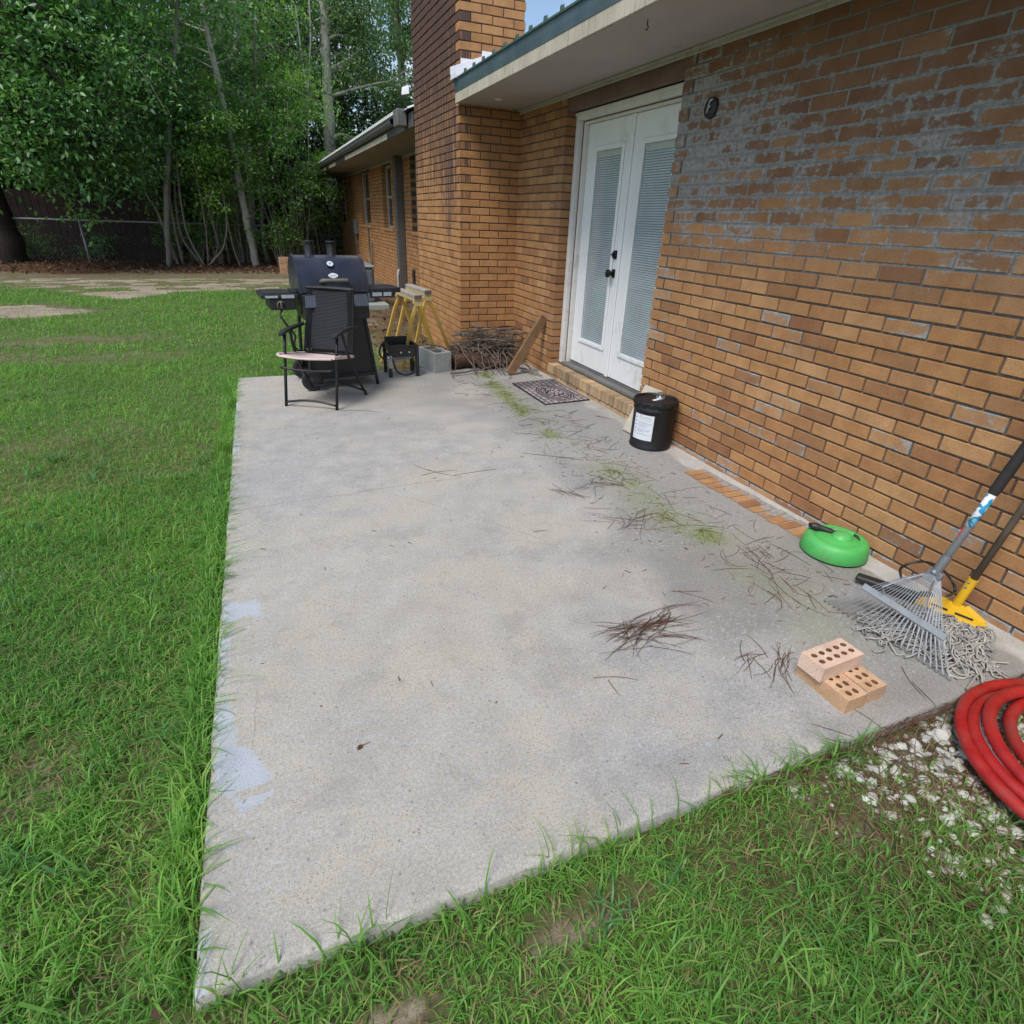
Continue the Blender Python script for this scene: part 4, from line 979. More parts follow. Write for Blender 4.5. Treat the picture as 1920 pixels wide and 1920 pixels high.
for k, (a, b, c_, d, r0, lab) in enumerate(sap):
    y = 10.9+0.25*(k % 3)+(0.8 if k > 7 else 0)
    P = [W(a[0], a[1], y)+(r0,), W(b[0], b[1], y)+(r0*0.85,), W(c_[0], c_[1], y)+(r0*0.75,), W(d[0], d[1], y)+(r0*0.6,), W(d[0]-6+3*k % 11, d[1]-110, y)+(r0*0.3,)]
    P[0] = (P[0][0], P[0][1], gz(P[0][0], y)-0.05, r0)
    tree('sapling', lab, 'sapling', P, lambda p, r: auto_limbs(p, 7, 1.7, 0.9, r, (0.0, 0.8), r0=0.012), LEAF_OAK if k < 4 else (LEAF_LIGHT if k % 3 else LEAF_MID), BARK_TWIG if k != 2 else BARK_GREY, 0.07, 80+k, 'saplings along the back of the yard', per=20, clus_r=0.2, sub=4, sublen=0.5, clus=3, nseg=6)
# undergrowth bushes
bush = [(405, 470, 11.6, 1.9, 0.55, LEAF_LIGHT, 'bright yellow-green bush among the sapling stems'), (430, 330, 11.9, 2.6, 0.6, LEAF_LIGHT, 'tall bright young bush left of the leaning trunk'),
        (530, 470, 12.2, 1.9, 0.5, LEAF_LIGHT, 'bright bush right of the leaning trunk'), (560, 480, 12.6, 2.6, 0.75, LEAF_MID, 'mid-green bush behind the grill'), (600, 470, 14.5, 2.6, 0.7, LEAF_LIGHT, 'bright bush at the foot of the tall pale tree'),
        (640, 460, 16.2, 2.2, 0.6, LEAF_MID, 'low bush at the far corner of the house'), (370, 480, 12.0, 1.6, 0.5, LEAF_MID, 'dark low bush behind the crooked sapling'), (455, 480, 12.5, 1.9, 0.6, LEAF_MID, 'leafy bush between the leaning tree and the thin sapling'),
        (330, 470, 12.6, 1.5, 0.5, LEAF_MID, 'shaded bush against the fence behind the dark stem'), (80, 480, 12.4, 0.8, 0.4, LEAF_MID, 'small shaded bush near the oak base'), (180, 485, 12.6, 0.6, 0.35, LEAF_OAK, 'small shaded plant behind the fence post'), (5, 465, 12.2, 1.0, 0.35, LEAF_LIGHT, 'light bush left of the oak base')]
for k, (px, py, y, h, rad, lm, lab) in enumerate(bush):
    y = y-1.0 if px > 500 and y < 13 else y; x = at_y(px, py, y)[0]; r = random.Random(200+k); limbs = []
    for q in range(int(7+4*h)):
        a = r.uniform(0, 2*math.pi); e = np.array([x+math.cos(a)*rad*r.uniform(0.4, 1.2), y+math.sin(a)*rad*r.uniform(0.4, 1.0), h*r.uniform(0.35, 1.0)])
        b = np.array([x+0.1*math.cos(a), y+0.1*math.sin(a), -0.05]); limbs.append(([b, b*0.5+e*0.5+np.array([0, 0, 0.15*h]), e], 0.014))
    root = thing('bush', (x, y, -0.05), lab, 'bush', 'bushes under the trees')
    w = MB(); C = np.concatenate(grow(None, limbs, r, 3, 0.42, 3, 0.16, 6, w, 0.004)); C = C[C[:, 2] > 0.0]
    w.build('stem', BARK_TWIG, root); leaf_obj('crown', C, 0.075, lm, root)
# far woods as one mass
C = []
for k in range(2600):
    x = rng.uniform(-24, 5); y = rng.uniform(23, 34); z = abs(rng.normal(0, 1))*4.6
    if z > 13 or (vnoise(np.array([x*0.6]), np.array([z*0.6]), 88)[0] > 0.70 and z > 4.5): continue
    C.append(np.array([x, y, z])+rng.normal(0, 1, (48, 3))*np.array([0.9, 0.6, 0.7]))
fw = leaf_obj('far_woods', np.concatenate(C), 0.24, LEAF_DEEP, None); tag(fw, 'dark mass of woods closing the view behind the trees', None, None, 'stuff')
C = []
for k in range(800):
    x = rng.uniform(-14, 2.5); y = rng.uniform(14.5, 21); z = abs(rng.normal(0, 1))*1.5
    C.append(np.array([x, y, z])+rng.normal(0, 1, (40, 3))*np.array([0.6, 0.5, 0.4]))
C = np.concatenate(C); C = C[C[:, 2] > 0]
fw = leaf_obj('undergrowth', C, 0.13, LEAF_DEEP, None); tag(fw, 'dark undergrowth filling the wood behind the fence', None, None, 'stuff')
# hanging vines
for k, (pts, lab) in enumerate([([(553, 10, 14.5), (560, 60, 14.5), (566, 110, 14.5), (576, 170, 14.5)], 'bare vine hanging farther left of the tall pale trunk, reaching lower'), ([(578, -20, 15), (582, 60, 15), (580, 120, 15), (577, 165, 15)], 'bare vine hanging closest to the tall pale trunk')]):
    m = MB(); m.tube(catmull([W(*q) for q in pts], 5), 0.022, 5); tag(m.build('vine', BARK_PALE), lab, 'vine', 'hanging vines')
# dry leaves on the mound
n = 5200; X = rng.uniform(-9, 0.2, n); Y = rng.uniform(9.75, 13.4, n)
V, F = leaf_geo(np.stack([X, Y, ground_z(X, Y)+0.012], 1), 0.075, 0.0)
LIT = leafy('dry_leaf', [(0.045, 0.027, 0.018), (0.12, 0.068, 0.04), (0.07, 0.04, 0.027), (0.19, 0.125, 0.075)], 0.7, 0.1, 0.2)
ll = fast_mesh('leaf_litter', V, [F], LIT); tag(ll, 'brown fallen leaves heaped along the fence', None, None, 'stuff')
n = 420; X = rng.uniform(-1.55, 0.05, n); Y = rng.uniform(-0.3, 5.0, n)
V, F = leaf_geo(np.stack([X, Y, ground_z(X, Y)+0.012], 1), 0.06, 0.0)
ll = fast_mesh('leaf_litter', V, [F], LIT); tag(ll, 'scattered dry leaves on bare soil beside the chimney', None, None, 'stuff')

# --- chain link fence
M_GALV = simple('galvanised_pipe', (0.27, 0.27, 0.29), 0.45, 0.5, var=0.12)
M_WIRE = simple('fence_wire', (0.055, 0.055, 0.06), 0.5, 0.4, var=0.1, bump=0)
fa, fb = np.array([-10.2, 11.42]), np.array([-0.9, 11.88])
fdir = (fb-fa)/np.linalg.norm(fb-fa); FL = np.linalg.norm(fb-fa)
post0 = at_y(160, 500, 11.5)
fence = thing('chain_link_fence', (float(post0[0]), 11.5, 0), 'grey chain link fence with a top rail in front of the dark woods', 'fence')
def fp(s, z): return (fa[0]+fdir[0]*s, fa[1]+fdir[1]*s, z)
s0 = ((-6.27-fa[0])/fdir[0])
m = MB(); m.tube([fp(0, 0.97), fp(FL, 0.97)], 0.021, 8); m.build('top_rail', M_GALV, fence, True)
for s in (s0-3.0, s0, s0+3.05):
    m = MB(); m.tube([fp(s, -0.2), fp(s, 0.95)], 0.026, 8); m.lathe(fp(s, 0.95), [(0.03, 0), (0.03, 0.03), (0, 0.045)], 10); m.build('post', M_GALV, fence, True)
m = MB(); st_ = 0.075; hgt = 0.93
k = -hgt
while k < FL:
    for sgn in (1, -1):
        a0, a1 = (k, k+hgt) if sgn > 0 else (k+hgt, k)
        p0, p1 = np.array(fp(a0, 0.02)), np.array(fp(a1, 0.02+hgt))
        off = np.array([-fdir[1], fdir[0], 0])*0.028*(-1)
        m.tube([p0+off, p1+off*0.9], 0.0017, 3, cap=False)
    k += st_
m.build('mesh', M_WIRE, fence)

# dark board fence in the shade behind the chain link
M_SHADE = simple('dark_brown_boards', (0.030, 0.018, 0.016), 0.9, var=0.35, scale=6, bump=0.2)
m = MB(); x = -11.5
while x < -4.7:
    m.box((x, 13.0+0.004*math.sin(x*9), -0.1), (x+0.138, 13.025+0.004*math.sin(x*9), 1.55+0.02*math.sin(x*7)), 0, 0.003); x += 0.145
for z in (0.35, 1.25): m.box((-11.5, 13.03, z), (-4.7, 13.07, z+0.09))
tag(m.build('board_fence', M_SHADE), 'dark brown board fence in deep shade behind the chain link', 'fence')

# --- lawn
def blades(P, h, w, az, bend, seed):
    r = np.random.default_rng(seed); n = len(P)
    d = np.stack([np.cos(az), np.sin(az), np.zeros(n)], 1); s = np.stack([-np.sin(az+r.normal(0, 0.5, n)), np.cos(az+r.normal(0, 0.5, n)), np.zeros(n)], 1)
    Z = np.array([0, 0, 1.0]); h = h[:, None]; w = w[:, None]; bend = bend[:, None]
    p0 = P; p1 = P+Z*h*0.5*(1-0.25*bend)+d*h*0.22*bend; p2 = P+Z*h*(0.85-0.45*bend)+d*h*0.6*bend; p3 = P+Z*h*(1.0-0.72*bend)+d*h*(0.25+0.75*bend)
    V = np.stack([p0-s*w*0.4, p0+s*w*0.4, p1-s*w*0.5, p1+s*w*0.5, p2-s*w*0.36, p2+s*w*0.36, p3], 1).reshape(-1, 3)
    k = np.arange(n)*7
    Q = np.concatenate([np.stack([k, k+1, k+3, k+2], 1), np.stack([k+2, k+3, k+5, k+4], 1)]); T = np.stack([k+4, k+5, k+6], 1)
    return V, Q, T
GRASS = leafy('grass_blade', [(0.085, 0.21, 0.042), (0.17, 0.37, 0.070), (0.115, 0.29, 0.072), (0.24, 0.43, 0.088), (0.13, 0.32, 0.058), (0.32, 0.40, 0.14)], 0.5, 0.42, 0.25, 1.3)
STRAW = leafy('dry_grass', [(0.20, 0.155, 0.085), (0.30, 0.235, 0.13), (0.15, 0.105, 0.055), (0.24, 0.20, 0.10)], 0.7, 0.2, 0.2)
def lawn_zone(n, x0, x1, y0, y1, hmul, wmul, seed, keep):
    r = np.random.default_rng(seed); X = r.uniform(x0, x1, n); Y = r.uniform(y0, y1, n)
    ok = keep(X, Y) & ~((X > PX0-0.003) & (X < 0.3) & (Y > PY0-0.003) & (Y < PY1+0.003)) & ~((X > -0.66) & (Y > -0.05))
    X, Y = X[ok], Y[ok]
    b = lawn_dirt(X, Y); ok = r.random(len(X)) > b*0.97
    X, Y, b = X[ok], Y[ok], b[ok]; n = len(X)
    tall = fbm(X*0.9+3, Y*0.9, 15); tuft = fbm(X*3.5, Y*3.5, 16)
    h = (0.022+0.062*np.clip(tall*0.6+tuft*0.6-0.1, 0, 1))*r.uniform(0.5, 1.5, n)*(1-0.5*b)*hmul
    longer = r.random(n) < 0.03*(tuft > 0.45); h = np.where(longer, h*1.9, h)
    az = r.uniform(0, 2*np.pi, n)+1.2*(fbm(X*2, Y*2, 18)-0.5)
    bend = np.clip(r.normal(0.68, 0.30, n), 0.05, 1.2)
    w = (0.0033*r.uniform(0.6, 1.4, n)+0.0011*longer)*wmul
    return blades(np.stack([X, Y, ground_z(X, Y)-0.004], 1), h, w, az, bend, seed+1)
def dist_keep(a, b):
    return lambda X, Y: (np.hypot(X-CAM[0], Y-CAM[1]) >= a) & (np.hypot(X-CAM[0], Y-CAM[1]) < b)
zones = [(380000, -5.6, 0.1, -6.35, -2.2, 1.0, 1.0, 300, dist_keep(0, 3.6)), (190000, -8.5, -1.0, -5.5, 3.0, 1.05, 1.35, 301, dist_keep(3.6, 7.2)), (120000, -12, 0.0, -3.0, 9.4, 1.1, 2.4, 302, dist_keep(7.2, 15.5))]
VV, QQ, TT = [], [], []; off = 0
for z in zones:
    V, Q, T = lawn_zone(*z); VV.append(V); QQ.append(Q+off); TT.append(T+off); off += len(V)
gr = fast_mesh('grass', np.concatenate(VV), [np.concatenate(QQ), np.concatenate(TT)], GRASS); tag(gr, 'green uneven lawn grass with taller tufts and thin spots', None, None, 'stuff')
# coarse tufts standing out of the lawn
r = np.random.default_rng(71); PP = []
for k in range(190):
    x, y = r.uniform(-5.2, -0.4), r.uniform(-6.2, -1.5)
    if (x > PX0-0.06 and y > PY0-0.06) or math.hypot(x-CAM[0], y-CAM[1]) > 4.3 or gravelness(np.array([x]), np.array([y]))[0] > 0.5: continue
    nb_ = r.integers(8, 26); PP.append(np.stack([x+r.normal(0, 0.022, nb_), y+r.normal(0, 0.022, nb_)], 1))
PP = np.concatenate(PP); n = len(PP)
V, Q, T = blades(np.stack([PP[:, 0], PP[:, 1], ground_z(PP[:, 0], PP[:, 1])-0.004], 1), r.uniform(0.05, 0.125, n), r.uniform(0.0035, 0.0062, n), r.uniform(0, 6.28, n), np.clip(r.normal(0.65, 0.25, n), 0.1, 1.1), 72)
COARSE = leafy('coarse_grass', [(0.07, 0.20, 0.055), (0.10, 0.26, 0.075), (0.085, 0.23, 0.085), (0.14, 0.31, 0.08)], 0.45, 0.35, 0.35)
tf = fast_mesh('grass_tufts', V, [Q, T], COARSE); tag(tf, 'coarse darker tufts of broad grass standing out of the lawn', None, None, 'stuff')
# fringe hanging over the slab edges and dry thatch between the blades
r = np.random.default_rng(9); n = 4200
X = np.concatenate([PX0-r.uniform(0.0, 0.09, 3000), r.uniform(PX0, -1.0, n-3000)]); Y = np.concatenate([r.uniform(PY0, PY1, 3000), PY0-r.uniform(0.0, 0.04, n-3000)])
ok = (fbm(X*2.2, Y*2.2, 24) > 0.40) & ((Y > PY0) | (r.random(n) < 0.35)); X, Y = X[ok], Y[ok]; n = len(X)
V, Q, T = blades(np.stack([X, Y, np.full(n, -0.045)], 1), r.uniform(0.06, 0.15, n), r.uniform(0.003, 0.005, n), r.uniform(0, 6.28, n), np.clip(r.normal(0.6, 0.25, n), 0.1, 1.1), 25)
n2 = 34; X = PX0-r.uniform(0.0, 0.03, n2); Y = r.uniform(PY0, PY1, n2)
V2, Q2, T2 = blades(np.stack([X, Y, np.full(n2, -0.04)], 1), r.uniform(0.14, 0.26, n2), r.uniform(0.003, 0.0045, n2), r.normal(0, 0.6, n2), r.uniform(0.6, 1.0, n2), 26)
n3 = 26; X = r.uniform(PX0, -1.2, n3); Y = PY0-r.uniform(0, 0.03, n3)
V3, Q3, T3 = blades(np.stack([X, Y, np.full(n3, -0.04)], 1), r.uniform(0.1, 0.18, n3), r.uniform(0.0025, 0.004, n3), r.normal(1.5, 0.7, n3), r.uniform(0.4, 0.9, n3), 27)
fr_ = fast_mesh('edge_grass', np.concatenate([V, V2, V3]), [np.concatenate([Q, Q2+len(V), Q3+len(V)+len(V2)]), np.concatenate([T, T2+len(V), T3+len(V)+len(V2)])], GRASS)
tag(fr_, 'grass fringe leaning over the edges of the patio slab', None, None, 'stuff')
n = 70000; X = r.uniform(-5.5, 0.0, n); Y = r.uniform(-6.4, -1.0, n)
ok = ~((X > PX0) & (Y > PY0)) & (np.hypot(X-CAM[0], Y-CAM[1]) < 4.6) & (r.random(n) < 0.55+0.45*lawn_dirt(X, Y)) & (r.random(n) > 0.7*gravelness(X, Y)); X, Y = X[ok], Y[ok]; n = len(X)
V, Q, T = blades(np.stack([X, Y, ground_z(X, Y)+0.002], 1), r.uniform(0.03, 0.075, n), r.uniform(0.0018, 0.0032, n), r.uniform(0, 6.28, n), r.uniform(0.85, 1.25, n), 28)
dg = fast_mesh('dry_thatch', V, [Q, T], STRAW); tag(dg, 'dry straw-coloured thatch between the green blades', None, None, 'stuff')
# moss tufts along the stain line of the slab
MOSS = leafy('moss', [(0.10, 0.15, 0.03), (0.16, 0.21, 0.05), (0.08, 0.12, 0.025)], 0.8, 0.2, 0.1)
n = 5200; seg = r.integers(0, len(ALG)-1, n); f = r.random(n); A = np.array(ALG)
P = A[seg]*(1-f[:, None])+A[seg+1]*f[:, None]+r.normal(0, 0.038, (n, 2))
ok = (fbm(P[:, 0]*5, P[:, 1]*5, 31) > 0.50); P = P[ok]; n = len(P)
V, Q, T = blades(np.stack([P[:, 0], P[:, 1], np.full(n, -0.001)], 1), r.uniform(0.004, 0.013, n), r.uniform(0.002, 0.0035, n), r.uniform(0, 6.28, n), r.uniform(0.3, 1.1, n), 29)
ms = fast_mesh('moss', V, [Q, T], MOSS); tag(ms, 'yellow-green moss tufts in a line across the slab', None, None, 'stuff')
# ------------------------------------------------------------------ objects on and around the patio
M_BLK = simple('black_powder_coat', (0.013, 0.014, 0.017), 0.42, 0.0, var=0.2, scale=8, bump=0.05, bscale=260)
M_LID = simple('grill_lid_enamel', (0.030, 0.036, 0.056), 0.30, 0.3, var=0.25, scale=5, bump=0.06, bscale=220, dirt=((0.045, 0.036, 0.03), 0.5))
M_BLKP = simple('black_plastic', (0.016, 0.016, 0.018), 0.5, var=0.2)
M_PANEL = simple('grey_control_panel', (0.10, 0.115, 0.145), 0.4, 0.4, var=0.08)
M_HANDLE = simple('worn_grip', (0.12, 0.115, 0.105), 0.65, var=0.15, scale=20)
M_STICK2 = simple('worn_sticker', (0.34, 0.37, 0.41), 0.6, var=0.3, scale=60, bump=0)
M_WHITE = simple('white_label', (0.62, 0.65, 0.70), 0.55, var=0.05, bump=0)
M_INK = simple('grey_print', (0.16, 0.18, 0.22), 0.6, bump=0)
M_BLUE = simple('gauge_blue', (0.10, 0.25, 0.52), 0.4, bump=0)
M_CHROME = simple('chrome', (0.6, 0.62, 0.64), 0.2, 0.9, var=0.08)

# --- barrel grill -------------------------------------------------
GO = np.array([-2.0, -0.72, 0.0]); GE = np.array([0.9945, 0.105, 0]); GN = np.array([-0.105, 0.9945, 0]); UZ3 = np.array([0, 0, 1.0])
def G(x, y, z): return GO+GE*x+GN*y+UZ3*z
grill = thing('barbecue_grill', tuple(G(0, 0, 0)), 'black barrel grill on a cart with two smokestacks and two side shelves', 'grill')
def gbox(m, lo, hi, mat=0, bev=0.004): m.frame(GO, GE, GN, UZ3, lo, hi, mat, bev)
RY, RZL, LZ = 0.235, 0.262, 0.785
def barrel(m, x0, x1, a0, a1, ry, rz, n=24, cap=True):
    V = []; F = []
    for i in range(n+1):
        a = math.radians(a0+(a1-a0)*i/n); V += [G(x0, -ry*math.cos(a), LZ+rz*math.sin(a)), G(x1, -ry*math.cos(a), LZ+rz*math.sin(a))]
    for i in range(n): F.append((2*i, 2*i+1, 2*i+3, 2*i+2))
    if cap: F += [tuple(2*i for i in range(n, -1, -1)), tuple(2*i+1 for i in range(n+1))]
    m.add(V, F)
m = MB(); barrel(m, -0.272, 0.272, 0, 180, RY, RZL); barrel(m, -0.276, -0.262, -2, 180, RY+0.007, RZL+0.006); barrel(m, 0.262, 0.276, -2, 180, RY+0.007, RZL+0.006)
gbox(m, (-0.272, -RY-0.008, LZ-0.004), (0.272, -RY+0.008, LZ+0.012), 0, 0.003)
lid = m.build('lid', M_LID, grill, True, 35)
for x in (-0.115, 0.062):
    m = MB(); m.lathe(G(x, 0.05, 1.03), [(0.041, 0), (0.038, 0.004), (0.036, 0.09), (0.040, 0.092), (0.040, 0.098), (0.036, 0.1)], 20); m.lathe(G(x, 0.05, 1.03), [(0.0, 0.118), (0.043, 0.118), (0.044, 0.113), (0.030, 0.111), (0, 0.111)], 20)
    for k in range(3): m.bar(G(x+0.03*math.cos(k*2.1), 0.05+0.03*math.sin(k*2.1), 1.125), G(x+0.03*math.cos(k*2.1), 0.05+0.03*math.sin(k*2.1), 1.146), 0.006, 0.006)
    m.build('smokestack', M_BLK, lid, True, 40)
def lidpt(x, deg, out=0.0):
    a = math.radians(deg); n = np.array([0, -math.cos(a)/RY, math.sin(a)/RZL]); n /= np.linalg.norm(n)
    return G(x, -RY*math.cos(a)+n[1]*out, LZ+RZL*math.sin(a)+n[2]*out), GN*n[1]+UZ3*n[2]
c, n_ = lidpt(-0.004, 49)
m = MB(); m.lathe(c-n_*0.004, [(0.031, 0), (0.033, 0.012), (0.030, 0.018), (0.024, 0.019)], 28, 0, n_); th = m.build('thermometer', M_BLKP, lid, True, 40)
m = MB(); m.lathe(c-n_*0.004, [(0.025, 0.017), (0.0245, 0.0195), (0.0, 0.0195)], 28, 0, n_); m.build('dial', M_WHITE, th)
up_ = np.cross(n_, GE); 
m = MB()
for k in range(15):
    a = math.radians(150-k*20); 
    m.bar(c+n_*0.0165+(GE*math.cos(a)+np.cross(n_, GE)*math.sin(a))*0.0165, c+n_*0.0165+(GE*math.cos(a)+np.cross(n_, GE)*math.sin(a))*0.0205, 0.0015, 0.001, 0, n_)
m.lathe(c+n_*0.0162, [(0.0, 0.0), (0.011, 0.0)], 16, 0, n_); m.build('dial_marks', M_BLUE, th)
c, n_ = lidpt(0.002, 27.5)
m = MB(); vs = []
u2 = np.cross(n_, GE)
for k in range(28):
    a = 2*math.pi*k/28; e = 1+0.06*math.cos(2*a)
    vs.append(c+n_*0.003+GE*0.037*math.cos(a)*e+u2*0.021*math.sin(a)*(1-0.15*abs(math.cos(a))))
m.prism(vs, n_*0.003); bd = m.build('badge', M_WHITE, lid)
m = MB(); o = c+n_*0.0066
sq = [[(-0.024, 0.003), (-0.028, -0.001), (-0.024, -0.006), (-0.020, -0.003)], [(-0.017, 0.006), (-0.017, -0.006)], [(-0.017, -0.001), (-0.012, 0.001), (-0.012, -0.006)], [(-0.004, -0.006), (-0.008, -0.004), (-0.005, 0.0), (-0.003, -0.006)], [(0.000, 0.0), (0.0, -0.006)], [(0.000, -0.001), (0.004, 0.001)],
      [(0.012, 0.005), (0.007, 0.003), (0.008, -0.005), (0.013, -0.004), (0.012, -0.001)], [(0.016, 0.0), (0.016, -0.006)], [(0.020, 0.006), (0.020, -0.006)], [(0.024, 0.006), (0.024, -0.006)]]
for s_ in sq:
    for a_, b_ in zip(s_[:-1], s_[1:]): m.bar(o+GE*a_[0]+u2*a_[1], o+GE*b_[0]+u2*b_[1], 0.002, 0.0008, 0, n_)
m.build('badge_script', M_INK, bd)
m = MB(); a_, nn_ = lidpt(-0.098, 15); b_, _ = lidpt(0.098, 17); a_, nn_ = lidpt(-0.098, 17)
m.tube(catmull([a_, a_+nn_*0.035, a_+nn_*0.052+GE*0.022, b_+nn_*0.052-GE*0.022, b_+nn_*0.035, b_], 5), 0.0165, 10); m.build('lid_handle', M_HANDLE, lid, True)
m = MB(); barrel(m, -0.268, 0.268, -180, 0, RY-0.004, 0.19); fb_ = m.build('firebox', M_BLK, grill, True, 35)
m = MB(); gbox(m, (-0.262, -RY-0.03, 0.575), (0.262, -0.16, LZ-0.012), 0, 0.006); gbox(m, (-0.25, -0.18, 0.56), (0.25, 0.2, 0.60)); m.build('front_shroud', M_BLK, grill)
m = MB(); m.prism([G(-0.248, -RY-0.035, LZ-0.018), G(0.248, -RY-0.035, LZ-0.018), G(0.255, -RY-0.052, LZ-0.105), G(-0.255, -RY-0.052, LZ-0.105)], -GN*0.004+UZ3*0.0); cp = m.build('control_panel', M_PANEL, grill)
m = MB()
for x, w in ():
    for j in range(2): m.frame(GO, GE, GN, UZ3, (x+j*0.006, -RY-0.0475, LZ-0.07+j*0.004), (x+j*0.006+0.004, -RY-0.046, LZ-0.055))

for x in (-0.10, 0.0, 0.10):
    m = MB(); m.lathe(G(x, -RY-0.046, LZ-0.062), [(0.026, 0), (0.025, 0.012), (0.020, 0.03), (0, 0.031)], 18, 0, -GN); m.build('control_knob', M_BLKP, grill, True, 40)
for sx in (-1, 1):
    for yy in (-0.205, 0.185):
        zb = 0.0 if sx > 0 else 0.085
        m = MB(); m.tube(catmull([G(sx*0.20, yy, 0.60), G(sx*0.228, yy, 0.585), G(sx*0.243, yy, 0.50), G(sx*(0.305 if sx > 0 else 0.268), yy, zb)], 6), 0.0145, 10); m.build('leg', M_BLK, grill, True)
    m = MB(); m.bar(G(sx*0.29, -0.2, 0.10), G(sx*0.29, 0.19, 0.10), 0.02, 0.02); m.build('cart_rail', M_BLK, grill)
m = MB(); m.prism([G(-0.205, -0.200, 0.57), G(0.222, -0.200, 0.57), G(0.288, -0.200, 0.105), G(-0.262, -0.200, 0.105)], GN*0.006); m.bar(G(-0.262, -0.206, 0.10), G(0.29, -0.206, 0.10), 0.022, 0.03, 0, (0, 0, 1), 0.003); m.build('cart_panel', M_BLK, grill)
m = MB(); gbox(m, (-0.27, -0.19, 0.09), (0.288, 0.18, 0.104), 0, 0.003); m.build('bottom_shelf', M_BLK, grill)
for yy in (-0.24, 0.215):
    m = MB(); cc = G(-0.262, yy, 0.089)
    m.lathe(cc, [(0.055, -0.020), (0.074, -0.022), (0.086, -0.017), (0.089, 0.0), (0.086, 0.017), (0.074, 0.022), (0.055, 0.020)], 32, 0, GN); wh = m.build('wheel', M_BLKP, grill, True, 40)
    m = MB(); m.lathe(cc, [(0, -0.012), (0.058, -0.012), (0.058, 0.012), (0, 0.012)], 24, 0, GN); m.lathe(cc, [(0, -0.024), (0.014, -0.022), (0.016, -0.012)], 14, 0, GN)
    for k in range(7):
        a = 2*math.pi*k/7; m.bar(cc-GN*0.014+(GE*math.cos(a)+UZ3*math.sin(a))*0.014, cc-GN*0.014+(GE*math.cos(a)+UZ3*math.sin(a))*0.057, 0.012, 0.007, 0, GN)
    m.build('rim', simple('wheel_rim_grey', (0.035, 0.036, 0.04), 0.5), wh, True, 30)
m = MB(); m.tube([G(-0.262, -0.235, 0.089), G(-0.262, 0.21, 0.089)], 0.008, 8); m.build('axle', M_BLK, grill)
# side shelves
m = MB(); gbox(m, (-0.565, -0.215, 0.742), (-0.282, 0.10, 0.775), 0, 0.006); gbox(m, (-0.545, -0.195, 0.775), (-0.335, 0.08, 0.782), 0, 0.003); gbox(m, (-0.325, -0.17, 0.775), (-0.285, 0.06, 0.789), 0, 0.003)
shl = m.build('side_shelf', M_BLK, grill)
m = MB(); gbox(m, (-0.505, -0.205, 0.655), (-0.31, 0.08, 0.742), 0, 0.006); m.build('side_burner_box', M_BLK, shl)
m = MB(); m.lathe(G(-0.425, -0.208, 0.695), [(0.031, 0), (0.030, 0.012), (0.026, 0.016)], 22, 0, -GN); m.frame(G(-0.425, -0.222, 0.695), GE, GN, UZ3, (-0.006, -0.018, -0.026), (0.006, 0, 0.026), 0, 0.003); m.build('knob', M_HANDLE, shl, True, 40)
m = MB()
for lo, hi in (((-0.535, -0.2175, 0.748), (-0.44, -0.2155, 0.765)), ((-0.415, -0.2175, 0.744), (-0.318, -0.2155, 0.770))): m.frame(GO, GE, GN, UZ3, lo, hi)
m.build('sticker', M_STICK2, shl)
m = MB(); m.prism([G(0.282, -0.225, 0.772), G(0.52, -0.225, 0.772), G(0.565, -0.19, 0.772), G(0.565, 0.07, 0.772), G(0.52, 0.10, 0.772), G(0.282, 0.10, 0.772)], UZ3*0.034)
shr = m.build('side_shelf', M_LID, grill)
m = MB(); gbox(m, (0.285, -0.232, 0.735), (0.50, -0.226, 0.800), 0, 0.002); m.build('shelf_bracket', M_BLK, shr)
m = MB()
for lo, hi in (((0.305, -0.2345, 0.748), (0.385, -0.2325, 0.776)), ((0.40, -0.2345, 0.748), (0.468, -0.2325, 0.778))): m.frame(GO, GE, GN, UZ3, lo, hi)
m.build('sticker', M_STICK2, shr)
m = MB(); hp = [G(-0.42, -0.19, 0.655)]+[at_y(px, py, yy) for px, py, yy in ((526, 592, -1.0), (540, 612, -1.0), (553, 628, -0.98), (552, 645, -0.97), (556, 655, -0.95), (566, 658, -0.9))]+[G(-0.16, -0.1, 0.30)]
m.tube(catmull(hp, 5), 0.0085, 8); m.build('gas_hose', M_BLKP, grill, True)

# --- folding patio chair -------------------------------------------
CO = np.array([-2.163, -1.292, 0.0]); CW = np.array([0.845, -0.535, 0]); CF = np.array([-0.535, -0.845, 0])
def Cc(w, f, z): return CO+CW*w+CF*f+UZ3*z
chair = thing('patio_chair', tuple(Cc(0, 0, 0)), 'black folding patio chair with woven back and pale pink seat in front of the grill', 'chair')
M_TUBE = simple('chair_tube', (0.014, 0.015, 0.018), 0.38, 0.3, var=0.2)
tw = NT('woven_back'); t = tw
u = t.math('MULTIPLY', t.attr('u'), 1.0); v = t.attr('v')
su = t.math('SINE', t.math('MULTIPLY', u, 2*math.pi*23)); 
row = t.math('MULTIPLY', v, 46.0); fl = t.math('FLOOR', row); par = t.math('MODULO', fl, 2.0)
ph = t.math('ADD', t.math('MULTIPLY', u, 2*math.pi*23), t.math('MULTIPLY', par, math.pi))
wv = t.math('MULTIPLY', t.math('ADD', t.math('SINE', ph), 1.0), 0.5)
rowb = t.math('SINE', t.math('MULTIPLY', t.math('FRACT', row), math.pi))
h = t.math('MULTIPLY', t.math('ADD', t.math('MULTIPLY', wv, 0.75), 0.25), rowb)
c = t.ramp(h, (0.08, (0.004, 0.004, 0.006)), (0.45, (0.012, 0.013, 0.018)), (0.9, (0.034, 0.038, 0.052)))
t.principled(c, 0.5, 0, t.bump(h, 0.9, 0.006), 0.4); M_WEAVE = t.mat
